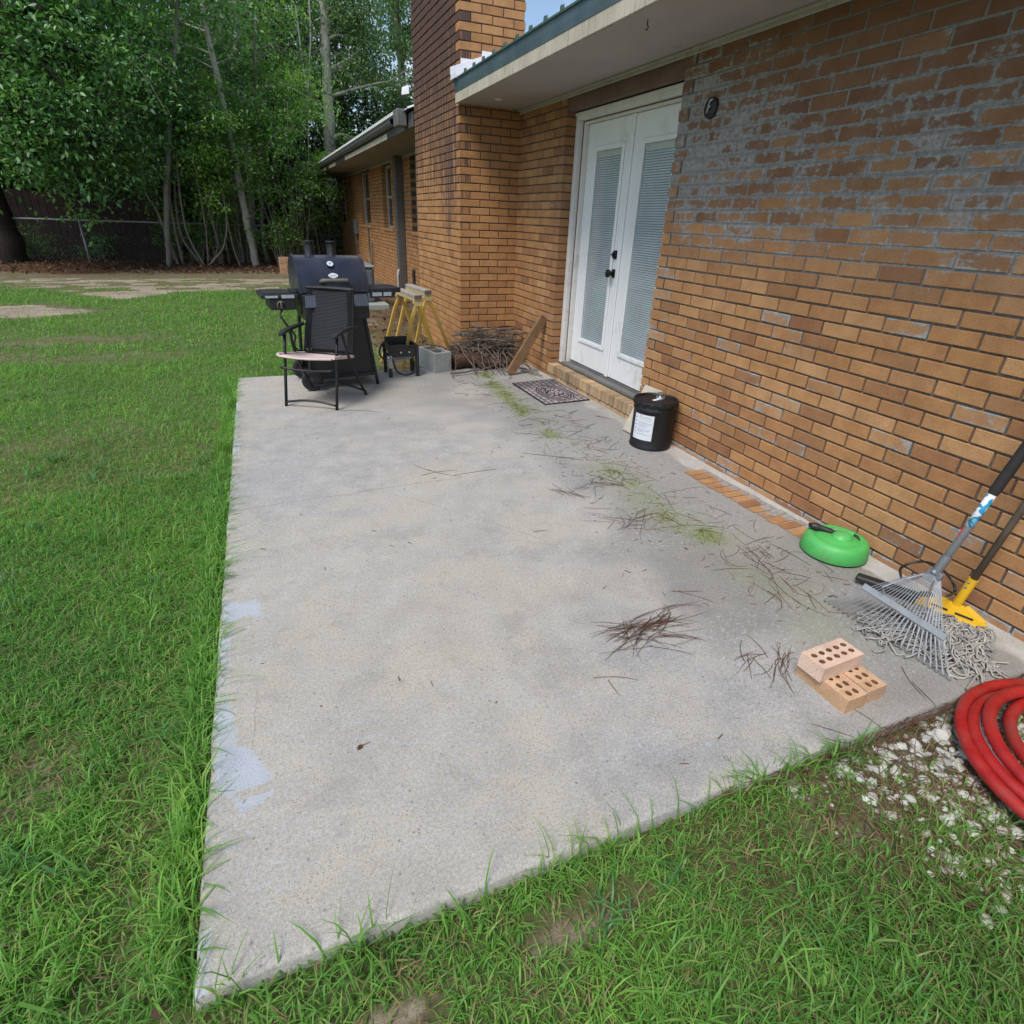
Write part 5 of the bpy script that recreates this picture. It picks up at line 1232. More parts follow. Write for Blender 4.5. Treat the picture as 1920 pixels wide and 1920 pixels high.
tp = NT('pink_sling'); t = tp
c = t.ramp(t.noise(6, 4), (0.3, (0.53, 0.42, 0.40)), (0.7, (0.62, 0.51, 0.485)))
t.principled(c, 0.85, 0, t.bump(t.noise(400, 2), 0.2, 0.001), 0.2); M_SLING = t.mat
FLp, FRp = np.array([-2.475, -1.379, 0.0]), np.array([-2.117, -1.592, 0.0]); BLp, BRp = np.array([-2.232, -0.978, 0.0]), np.array([-1.831, -1.218, 0.0])
def up(P, z): return np.array([P[0], P[1], z])
sides = [(FLp, BLp, -1), (FRp, BRp, 1)]
seatz = 0.385; SB = (BLp+BRp)/2+CF*0.10; fm = (FLp+FRp)/2; half = 0.205
bm0 = fm-CF*0.37; bt = fm-CF*0.50                      # back foot and back top (ground plan)
for F_, B_, s in sides:
    m = MB(); m.tube([F_+UZ3*0.0, up(F_-CF*0.044, 0.20), up(F_-CF*0.088, 0.40), up(F_-CF*0.12, 0.545)], 0.0115, 10); m.build('front_leg', M_TUBE, chair, True)
    m = MB(); hinge = up(F_-CF*0.20, 0.565); m.tube(catmull([B_, up(B_*0.72+F_*0.28, 0.19), up(B_*0.45+F_*0.55-CF*0.02, 0.39), hinge], 4), 0.0105, 10); m.build('rear_leg', M_TUBE, chair, True)
    m = MB(); F0_ = F_; F_ = F_-CF*0.115; a0 = up(F_+CF*0.06, 0.532); a3 = up(F_-CF*0.33+CW*0.02*s, 0.556)
    P = catmull([a0, up(F_+CF*0.0, 0.547), up(F_-CF*0.11, 0.557), up(F_-CF*0.22, 0.560), a3], 5)
    V = []; Fc = []; k = len(P)
    for i, p in enumerate(P):
        wd = 0.024 if i < k*0.62 else 0.024-0.013*(i-k*0.62)/(k*0.38); wd *= (0.7+0.3*min(1, i/3)); th_ = 0.009
        V += [p-CW*wd-UZ3*th_, p+CW*wd-UZ3*th_, p+CW*wd*0.85+UZ3*th_, p-CW*wd*0.85+UZ3*th_]
    for i in range(k-1):
        for q in range(4): Fc.append((4*i+q, 4*i+(q+1) % 4, 4*i+4+(q+1) % 4, 4*i+4+q))
    Fc += [(3, 2, 1, 0), (4*k-4, 4*k-3, 4*k-2, 4*k-1)]
    m.add(V, Fc); m.build('armrest', M_BLKP, chair, True, 50)
bb = bm0+UZ3*0.345; btp = bt+UZ3*0.825
m = MB(); L_ = bb-CW*half; R_ = bb+CW*half; TL, TR = btp-CW*(half-0.015), btp+CW*(half-0.015)
m.tube(catmull([L_, L_*0.5+TL*0.5-CF*0.012, TL-UZ3*0.02, TL+CW*0.02, TR-CW*0.02, TR-UZ3*0.02, R_*0.5+TR*0.5-CF*0.012, R_], 5), 0.011, 8); m.tube([L_, R_], 0.010, 8); m.build('back_frame', M_TUBE, chair, True)
m = MB(); nu, nv = 14, 24; V = []; U_ = []; Vv = []
for j in range(nv+1):
    f = 0.06+0.94*j/nv
    for i in range(nu+1):
        g = i/nu; p = (L_*(1-f)+TL*f)*(1-g)+(R_*(1-f)+TR*f)*g; p = p-CF*(0.018*math.sin(math.pi*f)+0.012*math.sin(math.pi*g))+CF*0.012
        V.append(p); U_.append(g); Vv.append(f)
F = [(j*(nu+1)+i, j*(nu+1)+i+1, (j+1)*(nu+1)+i+1, (j+1)*(nu+1)+i) for j in range(nv) for i in range(nu)]
nV = len(V); V2 = [p-CF*0.006 for p in V]
m.add(V, F, 0, {'u': U_, 'v': Vv}); m.add(V2, [tuple(reversed(f)) for f in F], 0, {'u': U_, 'v': Vv}); m.build('woven_backrest', M_WEAVE, chair, True)
m = MB()
for g in (0.0, 1.0):                                     # edge wraps of the weave
    for j in range(44):
        f = 0.08+0.9*j/44; p = (L_*(1-f)+TL*f)*(1-g)+(R_*(1-f)+TR*f)*g; q = p+CW*(0.045 if g < 0.5 else -0.045)+CF*0.004-CF*(0.018*math.sin(math.pi*f))
        p2 = p+CF*0.013-CF*0.012*math.sin(math.pi*f)
        m.bar(p2, q+CF*0.008, 0.0075, 0.003, 0, CF)
m.tube(catmull([TL+CF*0.004, (TL+TR)/2+UZ3*0.004+CF*0.004, TR+CF*0.004], 6), 0.0145, 8)
m.build('edge_binding', M_TUBE, chair)
m = MB(); nu, nv = 10, 12; V = []
fl, fr2 = up(FLp+CF*0.005, 0.397)-CW*0.0, up(FRp+CF*0.005, 0.397)
for j in range(nv+1):
    f = j/nv
    for i in range(nu+1):
        g = i/nu; a = fl*(1-g)+fr2*g; b = (bb-CW*0.195)*(1-g)+(bb+CW*0.195)*g; b = up(b, 0.336)
        p = a*(1-f)+b*f+UZ3*(-0.020*math.sin(math.pi*g)*math.sin(math.pi*min(1, f*1.1))-0.006*max(0, 1-f*8))+CF*(0.045*math.sin(math.pi*g)*(1-f)**3)
        V.append(p)
F = [(j*(nu+1)+i, j*(nu+1)+i+1, (j+1)*(nu+1)+i+1, (j+1)*(nu+1)+i) for j in range(nv) for i in range(nu)]
m.add(V, F); m.add([p-UZ3*0.006 for p in V], [tuple(reversed(f)) for f in F])
for g in (0, 1):
    a = fl if g == 0 else fr2; b = up(bb+(CW*0.195 if g else -CW*0.195), 0.336); s = 1 if g else -1
    m.tube([a-CF*0.01+CW*0.012*s, b+CW*0.012*s], 0.0125, 10)
m.tube(catmull([V[i]-UZ3*0.003 for i in range(nu+1)], 2), 0.0075, 6)
m.build('seat', M_SLING, chair, True, 60)
for A_, B_, z, arch, nm in ((FLp, FRp, 0.30, -0.01, 'crossbar'), (FLp, FRp, 0.033, 0.022, 'foot_bar'), (BLp, BRp, 0.03, 0.04, 'foot_bar')):
    m = MB(); m.tube(catmull([up(A_, z), up(A_*0.66+B_*0.34, z+arch), up(A_*0.34+B_*0.66, z+arch), up(B_, z)], 5), 0.009, 8); m.build(nm, M_TUBE, chair, True)

# --- propane burner stand -------------------------------------------
b0 = np.array([-1.517, -0.690, 0]); be_ = np.array([0.2553, -0.008, 0]); bn = np.array([-0.005, 0.215, 0])
def Bb(a, b, z): return b0+be_*a+bn*b+UZ3*z
burner = thing('burner_stand', tuple(Bb(0.5, 0.5, 0)), 'low black four-legged propane burner stand between the grill and the grey block', 'burner')
m = MB()
for (a, b), (c_, d) in (((0, 0), (1, 0)), ((1, 0), (1, 1)), ((1, 1), (0, 1)), ((0, 1), (0, 0))):
    m.bar(Bb(a, b, 0.262), Bb(c_, d, 0.262), 0.006, 0.055); m.bar(Bb(a, b, 0.288), Bb(c_, d, 0.288), 0.026, 0.005)
m.frame(Bb(0, 0, 0), be_, bn, UZ3, (0.02, -0.02, 0.185), (0.92, 0.0, 0.262)); m.frame(Bb(0, 0, 0), be_, bn, UZ3, (0.02, 1.0, 0.288), (0.98, 1.02, 0.335)); m.frame(Bb(0, 0, 0), be_, bn, UZ3, (0.985, 0.0, 0.20), (1.0, 1.0, 0.262))
m.build('frame', M_BLK, burner)
for a, b in ((0, 0), (1, 0), (0, 1), (1, 1)):
    m = MB(); m.bar(Bb(a, b, 0.0), Bb(a, b, 0.288), 0.032, 0.026, 0, (0, 1, 0), 0.003); lg_ = m.build('leg', M_BLK, burner)
    if (a, b) == (0, 0):
        m = MB(); m.frame(Bb(0, 0, 0), (1, 0, 0), (0, 1, 0), UZ3, (-0.0175, -0.0165, 0.085), (0.0175, -0.0135, 0.20)); m.build('tape_strip', simple('grey_tape', (0.36, 0.37, 0.38), 0.5, 0.2, var=0.2), lg_)
m = MB(); m.lathe(Bb(0.5, 0.5, 0.225), [(0.0, 0), (0.045, 0), (0.05, 0.02), (0.045, 0.045), (0, 0.05)], 20); m.tube([Bb(0.5, 0.5, 0.235), Bb(-0.18, 0.1, 0.20)], 0.012, 8); m.build('burner_head', M_BLKP, burner, True, 40)
m = MB(); m.lathe(Bb(0.45, 0.4, 0.150), [(0.0, 0.0), (0.085, 0.0), (0.115, 0.012), (0.113, 0.014), (0.085, 0.004), (0, 0.004)], 28); m.build('drip_pan', simple('pale_enamel', (0.42, 0.46, 0.44), 0.4, 0.2, var=0.15), burner, True, 40)
for a, z in ((0.42, 0.226), (0.72, 0.228)):
    m = MB(); m.lathe(Bb(a, -0.025, z), [(0.0, 0.004), (0.008, 0.003), (0.009, 0)], 12, 0, (0, -1, 0)); m.build('bolt', M_CHROME, burner)
m = MB(); m.tube(catmull([Bb(0.25, 0.5, 0.27), Bb(0.0, 0.4, 0.31), Bb(-0.25, 0.2, 0.28), Bb(-0.34, 0.05, 0.22), Bb(-0.22, -0.05, 0.175), Bb(-0.03, -0.08, 0.182), Bb(0.10, 0.0, 0.16), Bb(0.22, -0.05, 0.06), Bb(0.5, -0.1, 0.02), Bb(0.85, 0.0, 0.04), Bb(0.97, 0.4, 0.12)], 5), 0.0085, 8); m.build('hose', M_BLKP, burner, True)
m = MB(); m.lathe(Bb(-0.06, -0.10, 0.183), [(0.0, -0.016), (0.013, -0.014), (0.015, 0), (0.013, 0.014), (0, 0.016)], 12, 0, (1, 0, 0)); m.build('fitting', M_CHROME, burner, True)

# --- concrete block --------------------------------------------------
M_CMU = mortar_mat('concrete_block_grey', (0.22, 0.235, 0.225), (0.36, 0.37, 0.355))
kx = np.array([0.966, 0.26, 0]); ky = np.array([-0.22, 0.975, 0]); ko = np.array([-1.072, -0.632, 0.0])
m = MB(); LW, LD, LH, tk = 0.185, 0.37, 0.186, 0.033
for lo, hi in (((0, 0, 0), (LW, tk, LH)), ((0, LD-tk, 0), (LW, LD, LH)), ((0, tk, 0), (tk, LD-tk, LH)), ((LW-tk, tk, 0), (LW, LD-tk, LH)), ((tk, LD/2-tk/2, 0), (LW-tk, LD/2+tk/2, LH-0.001))): m.frame(ko, kx, ky, UZ3, lo, hi)
blk = m.build('concrete_block', M_CMU); tag(blk, 'grey hollow concrete block between the burner stand and the stick pile', 'block')

# --- two sawhorses -----------------------------------------------------
M_YEL = simple('yellow_leg_paint', (0.66, 0.43, 0.085), 0.5, 0.1, var=0.15, scale=10, dirt=((0.36, 0.31, 0.2), 0.5))
M_OLDW = simple('weathered_wood', (0.30, 0.27, 0.235), 0.85, var=0.25, scale=22, bump=0.4)
M_ENDW = simple('dark_end_grain', (0.12, 0.085, 0.07), 0.9, var=0.25, scale=40)
M_BRK = simple('bracket_cream', (0.52, 0.40, 0.20), 0.5, 0.2, var=0.15)
def sawhorse(near, far, zt, label, feet):
    n_, f_ = np.array(near), np.array(far); d = (f_-n_)[:2]; L = np.linalg.norm(d); d = np.array([d[0]/L, d[1]/L, 0]); s = np.array([d[1], -d[0], 0])
    root = thing('sawhorse', (n_[0], n_[1], 0), label, 'sawhorse', 'sawhorses by the chimney')
    o = np.array([n_[0], n_[1], zt])
    m = MB(); m.frame(o, s, d, UZ3, (-0.036, -0.02, -0.032), (0.036, L+0.02, 0.0), 0, 0.004); bm = m.build('beam', M_OLDW, root)
    m = MB(); m.frame(o, s, d, UZ3, (-0.039, -0.010, -0.056), (0.039, L+0.010, -0.033), 0, 0.003); m.build('channel', M_BRK, root)
    m = MB(); m.frame(o, s, d, UZ3, (-0.035, -0.024, -0.031), (0.035, -0.0205, -0.001)); m.build('end_grain', M_ENDW, bm)
    for e, yy in ((0, 0.02), (1, L-0.02)):
        m = MB(); q = o+d*yy; sg = -1 if e == 0 else 1
        m.prism([q+s*a+UZ3*z for a, z in ((-0.038, -0.057), (0.038, -0.057), (0.043, -0.072), (0.028, -0.098), (-0.028, -0.098), (-0.043, -0.072))], d*sg*0.035); m.build('bracket', M_BRK, root)
        for sd in (-1, 1):
            ft = feet[(e, sd)]; a = q+s*sd*0.030+UZ3*(-0.098)+d*sg*0.018; b = np.array(ft)
            m = MB(); a = a-s*sd*0.014; k_ = a*0.84+b*0.16+s*sd*0.012
            for p0, p1 in ((a, k_), (k_, b)): m.bar(p0, p1, 0.030, 0.022, 0, d, 0.003)
            m.build('leg', M_YEL, root)
sawhorse((-1.205, -0.56), (-1.255, -0.02), 0.712, 'yellow-legged sawhorse nearer the grill with a grey weathered beam', {(0, -1): at_z(752, 645, -0.04)*0+np.array([-1.36, -0.44, -0.045]), (0, 1): np.array([-0.93, -0.28, -0.045]), (1, -1): np.array([-1.45, 0.14, -0.045]), (1, 1): np.array([-1.02, 0.10, -0.045])})
sawhorse((-1.035, -0.27), (-1.09, 0.27), 0.722, 'yellow-legged sawhorse nearer the chimney with a dark end-grain beam', {(0, -1): np.array([-1.19, -0.12, -0.045]), (0, 1): at_z(852, 681, -0.04), (1, -1): np.array([-1.28, 0.40, -0.045]), (1, 1): np.array([-0.80, 0.36, -0.045])})

# --- brush pile, logs and leaning board --------------------------------
M_LOG = bark('rotten_log_bark', (0.035, 0.022, 0.016), (0.13, 0.075, 0.05), 7)
M_STICK = bark('dry_stick', (0.07, 0.055, 0.045), (0.22, 0.18, 0.15), 14)
M_BRD = simple('brown_board', (0.17, 0.095, 0.045), 0.75, var=0.25, scale=12, bump=0.2)
r = random.Random(77)
logs = [((-0.86, -0.50, 0.07), (-0.36, -0.42, 0.075), 0.075, 'short thick rotten log with a torn end at the left front of the stick pile'), ((-0.60, -0.60, 0.055), (-0.16, -0.48, 0.065), 0.06, 'dark log at the right front under the sticks'), ((-0.78, -0.24, 0.09), (-0.12, -0.20, 0.11), 0.085, 'long log along the chimney base behind the sticks'), ((-0.62, -0.40, 0.185), (-0.14, -0.32, 0.20), 0.05, 'log lying on top of the other logs under the twigs')]
for a, b, rad, lab in logs:
    m = MB(); A, B_ = np.array(a), np.array(b); P = [A*(1-f)+B_*f+np.array([r.gauss(0, 0.006), r.gauss(0, 0.006), r.gauss(0, 0.008)]) for f in np.linspace(0, 1, 9)]
    m.tube(P, [rad*r.uniform(0.85, 1.1) for _ in P], 12); tag(m.build('log', M_LOG, None, True, 50), lab, 'log', 'logs in the stick pile')
m = MB()
def stick(a, b, r0, sag=0.02, fork=0.5):
    A, B_ = np.array(a, float), np.array(b, float); L = np.linalg.norm(B_-A); n = 6
    P = [A*(1-f)+B_*f+np.array([r.gauss(0, 0.012), r.gauss(0, 0.012), r.gauss(0, 0.010)])*L*2*(0 < f < 1) for f in np.linspace(0, 1, n)]
    m.tube(P, [r0*(1-0.6*i/(n-1)) for i in range(n)], 5)
    if r.random() < fork:
        i = r.randint(1, 3); d = (B_-A)/L; q = P[i]+(d*0.5+np.array([r.gauss(0, 0.5), r.gauss(0, 0.5), r.gauss(0.0, 0.35)]))*L*r.uniform(0.15, 0.35); q[2] = max(0.008, q[2]); m.tube([P[i], (P[i]+q)/2+np.array([0, 0, 0.006]), q], [r0*0.5, r0*0.4, r0*0.25], 4)
for k in range(95):
    z = r.uniform(0.12, 0.335); cx, cy = r.gauss(-0.45, 0.14), r.gauss(-0.36, 0.09); a = r.gauss(0.05, 0.55)+(math.pi if r.random() < 0.5 else 0); L = r.uniform(0.25, 0.75); e = r.gauss(0, 0.07)
    d = np.array([math.cos(a), math.sin(a)*0.7, e])*L/2; p, q = np.array([cx, cy, z])-d, np.array([cx, cy, z])+d
    for w_ in (p, q):
        w_[0] = min(max(w_[0], -0.80), -0.02); w_[1] = min(max(w_[1], -0.85), -0.015); w_[2] = max(0.01, w_[2])
    stick(p, q, r.uniform(0.004, 0.0105))
for k in range(26):                                        # sticks sliding off the front
    a = np.array([r.uniform(-0.85, -0.2), r.uniform(-0.5, -0.3), r.uniform(0.15, 0.26)]); b = np.array([a[0]+r.gauss(0.04, 0.2), r.uniform(-0.95, -0.62), 0.012]); b[0] = min(b[0], -0.05); stick(a, b, r.uniform(0.004, 0.009))
for pa, pb, r0, za, zb in (((884, 608), (925, 636), 0.018, 0.40, 0.26), ((946, 660), (1010, 700), 0.010, 0.2, 0.02), ((800, 645), (868, 664), 0.009, 0.2, 0.18), ((845, 700), (945, 682), 0.011, 0.03, 0.06), ((985, 625), (940, 640), 0.006, 0.3, 0.26), ((965, 622), (920, 650), 0.006, 0.32, 0.22), ((945, 655), (955, 710), 0.009, 0.2, 0.01), ((975, 690), (1017, 705), 0.012, 0.03, 0.02)):
    a = at_y(*pa, -0.45); b = at_y(*pb, -0.50) if zb > 0.1 else at_z(*pb, zb); 
    if za < 0.1: a = at_z(*pa, za)
    stick(a, b, r0)
bp_ = m.build('stick_pile', M_STICK, None, True); tag(bp_, 'heap of dry sticks and twigs in the corner by the chimney', 'stick pile', None, 'stuff')
m = MB(); a = np.array([-0.385, -0.872, 0.012]); b = np.array([-0.028, -0.838, 0.535]); m.bar(a, b, 0.088, 0.038, 0, (0, 1, 0), 0.003); tag(m.build('wooden_board', M_BRD), 'short brown board leaning on the brick wall beside the stick pile', 'board')

# --- door mat ------------------------------------------------------------
tm = NT('mat_rubber'); t = tm
u, v = t.attr('u'), t.attr('v')
cx = t.n('CombineXYZ'); t.set(cx, 'X', u); t.set(cx, 'Y', v); vec = cx.outputs[0]
du_, dv_ = t.math('MINIMUM', u, t.math('SUBTRACT', 0.73, u)), t.math('MINIMUM', v, t.math('SUBTRACT', 0.45, v))
de = t.math('MINIMUM', du_, dv_)
bk = t.n('TexBrick', Scale=1.0, _offset=0.37); t.set(bk, 'Vector', vec); t.set(bk, 'Color1', (1, 1, 1)); t.set(bk, 'Color2', (0.8, 0.8, 0.8)); t.set(bk, 'Mortar', (0, 0, 0)); bk.inputs['Brick Width'].default_value = 0.085; bk.inputs['Row Height'].default_value = 0.05; bk.inputs['Mortar Size'].default_value = 0.006
vo = t.vor(26, 'DISTANCE_TO_EDGE', vec=vec); cell = t.step(vo.outputs['Distance'], 0.08, 0.14)
rr = t.math('SQRT', t.math('ADD', t.math('POWER', t.math('DIVIDE', t.math('SUBTRACT', u, 0.44), 0.25), 2.0), t.math('POWER', t.math('DIVIDE', t.math('SUBTRACT', v, 0.24), 0.15), 2.0)))
ring = t.step(t.math('SINE', t.math('ADD', t.math('MULTIPLY', rr, 44.0), t.math('MULTIPLY', t.noise(14, 3, vec=vec), 9.0))), -0.1, 0.3)
ring = t.math('MULTIPLY', ring, t.step(t.math('SINE', t.math('ADD', t.math('MULTIPLY', u, 150.0), t.math('MULTIPLY', v, 60.0))), -0.8, -0.5))
inner = t.step(rr, 1.12, 1.05)
center = t.mix(t.step(rr, 0.62, 0.55), ring, cell)
pat = t.mix(inner, bk.outputs['Color'], center)
pat = t.mix(t.step(de, 0.012, 0.016), (0, 0, 0), pat)
stone = t.ramp(t.noise(5, 2, vec=vec), (0.35, (0.26, 0.24, 0.25)), (0.65, (0.44, 0.35, 0.37)))
worn = t.step(t.math('ADD', u, t.math('MULTIPLY', t.noise(4, 3, vec=vec), 0.3)), 0.25, 0.42)
stone = t.mix(worn, t.mix(0.6, stone, (0.05, 0.055, 0.07)), stone)
c = t.mix(pat, (0.014, 0.014, 0.017), stone)
t.principled(c, 0.6, 0, t.bump(pat, 0.5, 0.004), 0.4)
mc = [np.array([-0.491, -1.196]), np.array([-0.036, -1.146]), np.array([-0.040, -1.873]), np.array([-0.480, -1.901])]
m = MB(); V = []; U_ = []; V_ = []; N = 10
for j in range(N+1):
    for i in range(N+1):
        f, g = i/N, j/N; p = (mc[0]*(1-g)+mc[1]*g)*(1-f)+(mc[3]*(1-g)+mc[2]*g)*f
        V.append((p[0], p[1], 0.009+0.001*math.sin(5*f+3*g))); U_.append(f*0.73); V_.append(g*0.45)
F = [(j*(N+1)+i, j*(N+1)+i+1, (j+1)*(N+1)+i+1, (j+1)*(N+1)+i) for j in range(N) for i in range(N)]
V2 = [(p[0], p[1], 0.0015) for p in V]; b = len(V)
rim = [i for i in range(N+1)]+[j*(N+1)+N for j in range(1, N+1)]+[N*(N+1)+i for i in range(N-1, -1, -1)]+[j*(N+1) for j in range(N-1, 0, -1)]
F = [tuple(reversed(f)) for f in F]
F += [(rim[i], rim[(i+1) % len(rim)], b+rim[(i+1) % len(rim)], b+rim[i]) for i in range(len(rim))]
m.add(V+V2, F, 0, {'u': U_+U_, 'v': V_+V_}); tag(m.build('door_mat', tm.mat), 'black rubber doormat with a pinkish stone pattern in front of the step', 'doormat')

# --- black pail -------------------------------------------------------
BC = np.array([-0.170, -2.955, 0.0])
pail = thing('bucket', tuple(BC), 'black lidded pail with a white label and metal spout standing by the brick wall', 'bucket')
M_PAIL = simple('black_pail', (0.006, 0.006, 0.008), 0.5, 0.0, var=0.2, bump=0.02)
m = MB(); m.lathe(BC, [(0.0, 0.002), (0.136, 0.002), (0.141, 0.008), (0.141, 0.016), (0.138, 0.022), (0.1385, 0.26), (0.143, 0.266), (0.143, 0.276), (0.139, 0.282), (0.139, 0.318)], 48); m.build('body', M_PAIL, pail, True, 40)
m = MB(); m.lathe(BC, [(0.144, 0.300), (0.148, 0.306), (0.149, 0.322), (0.146, 0.331), (0.139, 0.332), (0.134, 0.325), (0.131, 0.318), (0.06, 0.320), (0.0, 0.320)], 48)
for k in range(16):
    a = 2*math.pi*k/16; m.frame(BC+np.array([math.cos(a), math.sin(a), 0])*0.148, (-math.sin(a), math.cos(a), 0), (math.cos(a), math.sin(a), 0), UZ3, (-0.016, -0.003, 0.300), (0.016, 0.003, 0.322), 0, 0.002)
ld = m.build('lid', M_PAIL, pail, True, 40)
sc = BC+np.array([0.055, 0.03, 0.32]); m = MB(); m.lathe(sc, [(0.032, 0), (0.030, 0.010), (0.022, 0.014), (0.022, 0.026), (0.026, 0.028), (0.026, 0.036), (0.018, 0.040), (0.0, 0.040)], 22); m.build('spout', M_CHROME, ld, True, 40)
m = MB(); m.frame(sc+np.array([-0.055, -0.03, 0.001]), (1, 0.35, 0), (-0.3, 1, 0), UZ3, (-0.03, -0.012, 0), (0.03, 0.012, 0.001)); m.build('lid_sticker', M_WHITE, ld)
a0, a1 = math.radians(176), math.radians(236); m = MB(); V = []; nA = 14
for i in range(nA+1):
    a = a0+(a1-a0)*i/nA
    for z in (0.072, 0.245): V.append(BC+np.array([math.cos(a)*0.1396, math.sin(a)*0.1396, z]))
m.add(V, [(2*i, 2*i+2, 2*i+3, 2*i+1) for i in range(nA)]); lb = m.build('label', M_WHITE, pail, True)
m = MB(); r = random.Random(5)
def lstrip(fa_, fb_, z, h):
    V = []; k = 8
    for i in range(k+1):
        a = a0+(a1-a0)*(fa_+(fb_-fa_)*i/k)
        for zz in (z, z+h): V.append(BC+np.array([math.cos(a)*0.1401, math.sin(a)*0.1401, zz]))
    m.add(V, [(2*i, 2*i+2, 2*i+3, 2*i+1) for i in range(k)])
z = 0.228
while z > 0.10:
    lstrip(0.26, 0.26+r.uniform(0.4, 0.68), z, 0.0022); z -= 0.0062 if r.random() < 0.8 else 0.013
for z in (0.215, 0.19, 0.165, 0.14, 0.115): lstrip(0.06, 0.06+r.uniform(0.08, 0.13), z, 0.009)
lstrip(0.30, 0.42, 0.236, 0.004)
m.build('label_print', simple('pale_print', (0.30, 0.34, 0.42), 0.6, bump=0), lb)

# pale ribbed tile behind the pail
M_TILE = simple('beige_tile', (0.48, 0.44, 0.37), 0.7, var=0.1, scale=12, dirt=((0.33, 0.28, 0.22), 0.3))
m = MB(); to = at_z(1169, 806, 0.004); t0 = at_x(1212, 722, -0.028); t1 = at_x(1262, 746, -0.028); te = t1-t0; te /= np.linalg.norm(te); tu = t0-to; TLn = float(np.linalg.norm(tu)); tu /= TLn; te = te-tu*(te@tu); te /= np.linalg.norm(te); tn_ = np.cross(te, tu)
m.frame(to, te, tu, tn_, (0, 0, 0), (0.20, TLn, 0.012), 0, 0.002)
for k in range(9): m.frame(to, te, tu, tn_, (0.008+k*0.021, 0.004, 0.0125), (0.020+k*0.021, TLn-0.004, 0.0155), 0, 0.001)
tag(m.build('ribbed_tile', M_TILE), 'beige ribbed tile leaning at the end of the step behind the black pail', 'tile')

# --- green surface cleaner ---------------------------------------------
M_GRN = simple('green_plastic', (0.075, 0.43, 0.10), 0.5, var=0.14, scale=11, bump=0.06, dirt=((0.10, 0.24, 0.09), 0.55))
SC = np.array([-0.162, -4.478, 0.0])
sc_ = thing('surface_cleaner', tuple(SC), 'round bright green pressure washer surface cleaner head on the slab by the wall', 'cleaner')
m = MB(); m.lathe(SC, [(0.146, 0.010), (0.148, 0.014), (0.141, 0.062), (0.134, 0.078), (0.122, 0.087), (0.108, 0.089), (0.100, 0.084), (0.092, 0.084), (0.080, 0.090), (0.06, 0.093), (0.0, 0.094)], 64)
m.build('shell', M_GRN, sc_, True, 35)
m = MB(); m.lathe(SC, [(0.139, 0.001), (0.143, 0.004), (0.143, 0.016)], 48); m.build('brush_skirt', M_BLKP, sc_, True)
rb = np.array([0.85, -0.52, 0.0]); rn = np.array([0.52, 0.85, 0.0])
m = MB(); V = []; P = []
dc = SC+rb*0.015-rn*0.012
m.ball(dc+np.array([0, 0, 0.086]), (0.052, 0.046, 0.034), 24); 
m.tube(catmull([dc-rb*0.075+rn*0.045+UZ3*0.083, dc-rb*0.02+rn*0.058+UZ3*0.098, dc+rb*0.05+rn*0.048+UZ3*0.092, dc+rb*0.085+rn*0.0+UZ3*0.08], 5), [0.006]*5+[0.013]*5+[0.010]*5+[0.004], 8)
m.build('dome', M_GRN, sc_, True, 50)
m = MB(); m.tube(catmull([dc-rb*0.125+rn*0.062+UZ3*0.107, dc-rb*0.085+rn*0.050+UZ3*0.104, dc-rb*0.045+rn*0.036+UZ3*0.098, dc-rb*0.01+rn*0.022+UZ3*0.09], 4), [0.016, 0.0175, 0.018, 0.0165, 0.0145, 0.0145, 0.0145, 0.0145, 0.0145, 0.013, 0.012, 0.010, 0.009], 14)
m.lathe(dc-rb*0.132+rn*0.065+UZ3*0.108, [(0, -0.006), (0.010, -0.006), (0.012, 0.002)], 12, 0, -rb); m.build('hose_connector', M_BLKP, sc_, True, 40)
m = MB(); m.tube(catmull([dc+rb*0.055+rn*0.045+UZ3*0.092, dc+rb*0.072+rn*0.022+UZ3*0.09, dc+rb*0.08-rn*0.004+UZ3*0.086], 4), [0.002, 0.006, 0.008, 0.009, 0.009, 0.008, 0.006, 0.004, 0.002], 8); m.build('slot', M_BLKP, sc_, True)

# --- leaf rake, mop, black tool -------------------------------------------
M_TINE = simple('rake_tine_steel', (0.24, 0.265, 0.29), 0.62, 0.15, var=0.2, dirt=((0.16, 0.12, 0.09), 0.4))
M_POLE = simple('grey_metal_pole', (0.40, 0.42, 0.45), 0.4, 0.3, var=0.06)
M_FOAM = simple('black_foam_grip', (0.018, 0.016, 0.016), 0.85, var=0.2, bump=0.2)
tipL, tipR = at_z(1548, 1128, 0.003), at_z(1782, 1275, 0.003)
S0 = np.array([-0.331, -5.010, 0.295]); G0 = np.array([-0.196, -5.030, 0.730]); hd = (G0-S0)/np.linalg.norm(G0-S0)
rake = thing('leaf_rake', tuple((tipL+tipR)/2), 'grey metal leaf rake with a blue and white banded handle leaning on the wall', 'rake')
SPL, SPR = np.array([-0.458, -4.853, 0.112]), np.array([-0.446, -5.163, 0.100])
m = MB(); NTN = 24; tcen = (tipL+tipR)/2
